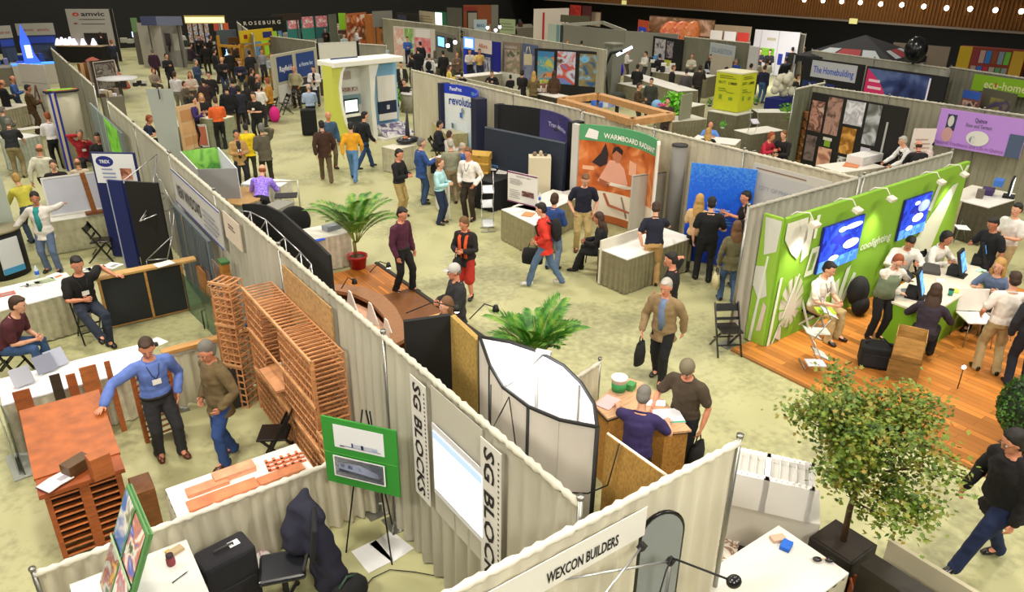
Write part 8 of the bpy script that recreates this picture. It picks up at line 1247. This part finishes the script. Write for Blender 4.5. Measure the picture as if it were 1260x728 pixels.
# right side crowd
for x, y, f, st, h, t, b_, l, po, fm in ((643, 86, 150, 'Jm', 'k', '#1c181a', '#2a2a24', 'dark haired visitor at the left of the poster wall table', 'hold', 0), (657, 88, 170, 'Jl', 'y', '#6a5a3a', '#3a3a28', 'blonde visitor at the poster wall table', 'hold', 1), (671, 89, 20, 'Lm', 'l', '#a8b050', '#4a4a30', 'person in lime green at the poster wall table', 'lean', 0), (682, 87, 190, 'Jl', 'b', '#4a3220', '#3a3020', 'long haired woman in a brown coat at the poster wall table', 'stand', 1),
 (761, 70, 200, 'Ls', 'k', '#3a28c0', '#a89a80', 'man in a vivid violet blue shirt by the grey column', 'stand', 0), (773, 60, 90, 'Ls', 'k', '#dcd8d8', '#4a3a34', 'man in a white shirt standing at the long counter', 'hold', 0), (795, 63, 290, 'Ls', 'k', '#e0dcd4', '#3a3a3c', 'man in a cream shirt behind the long counter', 'hold', 0), (785, 79, 170, 'Js', 'k', '#111114', '#2a2a2c', 'man in black at the near side of the long counter', 'hold', 0), (787, 102, 80, 'Js', 'b', '#4a3620', '#3a2c20', 'man in brown beside the small olive table', 'hold', 0), (802, 96, 350, 'Js', 'k', '#3a3c36', '#3a3a3a', 'man in an open grey jacket in the middle aisle', 'stand', 0),
 (829, 80, 100, 'Js', 'l', '#101012', '#131316', 'man in black with a backpack in the middle aisle', 'stand', 0), (845, 84, 190, 'Ls', 'k', '#4a4648', '#6a6a5c', 'man in dark grey at the far counter', 'stand', 0), (852, 66, 0, 'Lm', 'l', '#c8c4b0', '#5a5a54', 'woman in cream behind the far counter', 'hold', 1), (875, 67, 350, 'Jl', 'k', '#16141c', '#b8b4b0', 'woman in black with long hair by the pale lettered banner', 'stand', 1), (899, 74, 30, 'Ls', 'k', '#141418', '#22222a', 'dark figure behind the yellow box top', 'hold', 0), (906, 72, 20, 'Ls', 'g', '#2a4aa0', '#22222a', 'grey haired person in blue behind the yellow box', 'hold', 0),
 (942, 80, 150, 'Ls', 'b', '#1a1e38', '#3a5a88', 'person in navy and jeans right of the yellow box', 'stand', 0), (936, 60, 20, 'Lm', 'k', '#2a2434', '#333340', 'dark figure left of the brightly lit booth', 'hold', 0), (948, 61, 0, 'Js', 'k', '#141418', '#22222a', 'dark figure in front of the brightly lit booth', 'hold', 0), (945, 72, 180, 'Lm', 'b', '#d8d4c4', '#333333', 'person in cream seated below the brightly lit booth', 'hold', 0), (976, 58, 190, 'Js', 'k', '#17140f', '#5a4a30', 'man in a black coat right of the brightly lit booth', 'stand', 0), (990, 57, 200, 'Jb', 'l', '#121014', '#8a6a3a', 'bald man in black beside the black booth', 'hold', 0),
 (982, 91, 110, 'Js', 'b', '#201c18', '#1c1a18', 'person in a dark suit with a white strap by the short drape', 'stand', 0), (1008, 90, 60, 'Js', 'l', '#1a1620', '#22222a', 'woman in black at the Homebuilding booth', 'hold', 0), (1019, 92, 10, 'Ls', 'b', '#d4ccc0', '#33333a', 'person in white at the Homebuilding booth', 'hold', 0), (738, 48, 90, 'Ls', 'k', '#e0d8c8', '#444444', 'person in white inside the grey hall booth', 'hold', 0), (751, 52, 200, 'Jm', 'k', '#141822', '#222228', 'dark figure beside the orange square sign', 'hold', 0), (698, 49, 30, 'Ls', 'r', '#8a5a48', '#444444', 'head of a person behind the drape at the grey booth', 'hold', 0),
 (658, 20, 180, 'Ls', 'k', '#14141a', '#22222a', 'dark figure at the far back before the white banner wall', 'hold', 0), (632, 30, 160, 'Ls', 'k', '#1c1c22', '#22222a', 'dark figure left of the white banner wall', 'hold', 0), (822, 120, 0, 'Jm', 'b', '#3a2c24', '#2c2420', 'brown clothed figure before the bright green fern', 'hold', 0), (932, 72, 180, 'Lm', 'k', '#b8a898', '#444444', 'person in beige left of the cream clothed one', 'hold', 0)):
    p(x, y, 1.72 if po != 'lean' else 1.5, f, po, st, h, t, b_, l, 1 if y > 85 else 2, bool(fm))
p(875, 150, 1.22, 5, 'desk', 'Sb', 'l', '#5a8ad8', '#333a4c', 'bald man in a light blue shirt seated facing us behind the drape', 1, skin='r', chair=0); p(872, 158, 1.3, 185, 'desk', 'Sl', 'y', '#1c1a1c', '#22222a', 'blonde person in black seated with back to us behind the drape', 1, True, chair=0)
p(950, 163, 1.34, 60, 'desk', 'Lm', 'r', '#a81c34', '#2a2a38', 'person in a dark red top seated left of the stepped shelf', 1, True, 'r', chair=0); p(965, 162, 1.36, 330, 'sit', 'Jm', 'l', '#151316', '#1c1c2a', 'person in a black suit seated next to the dark red top', 1, chair=0)
p(1112, 168, 1.7, 300, 'lean', 'Ls', 'w', '#dcdcdc', '#22242c', 'white haired man in a white shirt and dark vest under the photo wall', 1, apron='#1c1c20', s=1.02); p(1130, 181, 1.5, 200, 'lean', 'Lb', 'b', '#15131a', '#1c1c22', 'balding man in black bending behind the green wall', 1, skin='r', s=1.0); p(1145, 175, 1.5, 260, 'hold', 'Lm', 'k', '#d8c8c4', '#333333', 'dark haired person in pale pink behind the green wall', 1, True, s=.9)
for x, y, f, st, h, t, b_, l in ((204, 66, 30, 'Jm', 'k', '#17151a', '#1c1a20', 'dark figure in the aisle left of the steel blue person'), (212, 45, 180, 'Js', 'b', '#2a2226', '#1c1a20', 'dark brown figure beside the man in white at the far back'), (244, 43, 0, 'Js', 'k', '#131218', '#222228', 'dark figure under the warm lit posters'), (258, 43, 90, 'Jm', 'b', '#2c2420', '#222228', 'brown coated figure under the warm lit posters'), (269, 48, 200, 'Js', 'k', '#141620', '#1a1a24', 'navy figure left of the lit partition screen'), (306, 62, 200, 'Js', 'k', '#1a1a22', '#1c1c22', 'navy figure inside the yellow timber booth'), (321, 60, 30, 'Ls', 'l', '#8a8a94', '#2c2c34', 'grey figure at the right post of the yellow timber booth'), (309, 84, 120, 'Js', 'b', '#1a1614', '#222222', 'dark figure just below the yellow timber booth'), (292, 105, 200, 'Jm', 'k', '#20222e', '#222228', 'navy clothed figure between black jacket man and black polo man'), (256, 88, 350, 'Ls', 'k', '#241e22', '#222228', 'dark figure behind the burgundy jacket'), (347, 46, 180, 'Js', 'k', '#1a1818', '#222222', 'dark figure behind the blue banners panel'), (400, 34, 20, 'Js', 'b', '#2a201c', '#222222', 'dark figure before the turquoise posters'), (456, 34, 190, 'Js', 'k', '#1c1814', '#222222', 'dark figure at the orange cupboard display'), (545, 62, 190, 'Ls', 'k', '#1c1c20', '#222222', 'dark figure under the lit television'), (562, 64, 20, 'Jm', 'l', '#6a5648', '#3a342c', 'brown figure beside the gold lettered sign'), (690, 22, 180, 'Js', 'k', '#16161a', '#222222', 'dark figure under the bright red poster'), (716, 50, 160, 'Js', 'k', '#20242c', '#222222', 'dark figure inside the grey booth near the white cabinet'), (812, 66, 200, 'Js', 'k', '#16161c', '#222222', 'dark figure at the counter before the two framed pictures'), (862, 80, 180, 'Jm', 'b', '#2c2824', '#333333', 'dark brown figure at the far counter'), (925, 78, 150, 'Js', 'k', '#15151c', '#26282e', 'black clothed figure beyond the yellow box'), (968, 70, 200, 'Js', 'k', '#191820', '#2a2a2a', 'black clothed figure left of the short drape'), (1002, 84, 150, 'Js', 'b', '#23202a', '#22222a', 'dark figure under the Homebuilding header')):
    p(x, y, 1.72, f, 'stand' if x % 2 else 'talk', st, h, t, b_, l, 2)
# ================================================================= light
sc = bpy.context.scene
w = bpy.data.worlds.new('hall_ambience'); sc.world = w; w.use_nodes = True; w.node_tree.nodes['Background'].inputs[0].default_value = (1.0, .93, .8, 1); w.node_tree.nodes['Background'].inputs[1].default_value = .12
def lamp(x, y, z, e, size=1.2, c=(1, .93, .8), tx=None, ty=None, spread=150):
    l = bpy.data.lights.new('hall_or_fill_light', 'AREA'); l.energy = e; l.size = size; l.color = c; l.shape = 'DISK'; l.spread = math.radians(spread)
    o = bpy.data.objects.new('hall_or_fill_light', l); col.objects.link(o); o.location = (x, y, z)
    d = V(((tx if tx is not None else x)-x, (ty if ty is not None else y)-y, -z)); o.rotation_euler = d.to_track_quat('-Z', 'Y').to_euler()
for x in (1, 8, 15, 23, 32, 41):
    for y in (3, 12, 22, 33, 45, 57):
        if x > y*1.6+12: continue
        lamp(x, y+1.5, 10.5, 330 if x < 26 else 290)
for x, y, tx, ty, e in ((-5, 4, 3, 5, 420), (-5, 12, 3, 12, 350), (-5, 24, 3, 24, 350), (0, -4, 2, 3, 420), (7, -4, 7, 4, 380), (14, -3, 12, 6, 380), (24, 0, 22, 10, 450)): lamp(x, y, 9, e, 1.5, tx=tx, ty=ty)  # fill lamps added beside and behind the camera to brighten drapes and banners
sc.view_settings.view_transform = 'Standard'; sc.view_settings.look = 'None'; sc.view_settings.exposure = .0; sc.view_settings.gamma = 1; sc.view_settings.use_curve_mapping = False
sc.cycles.use_denoising = True; sc.cycles.max_bounces = 5; sc.cycles.diffuse_bounces = 3
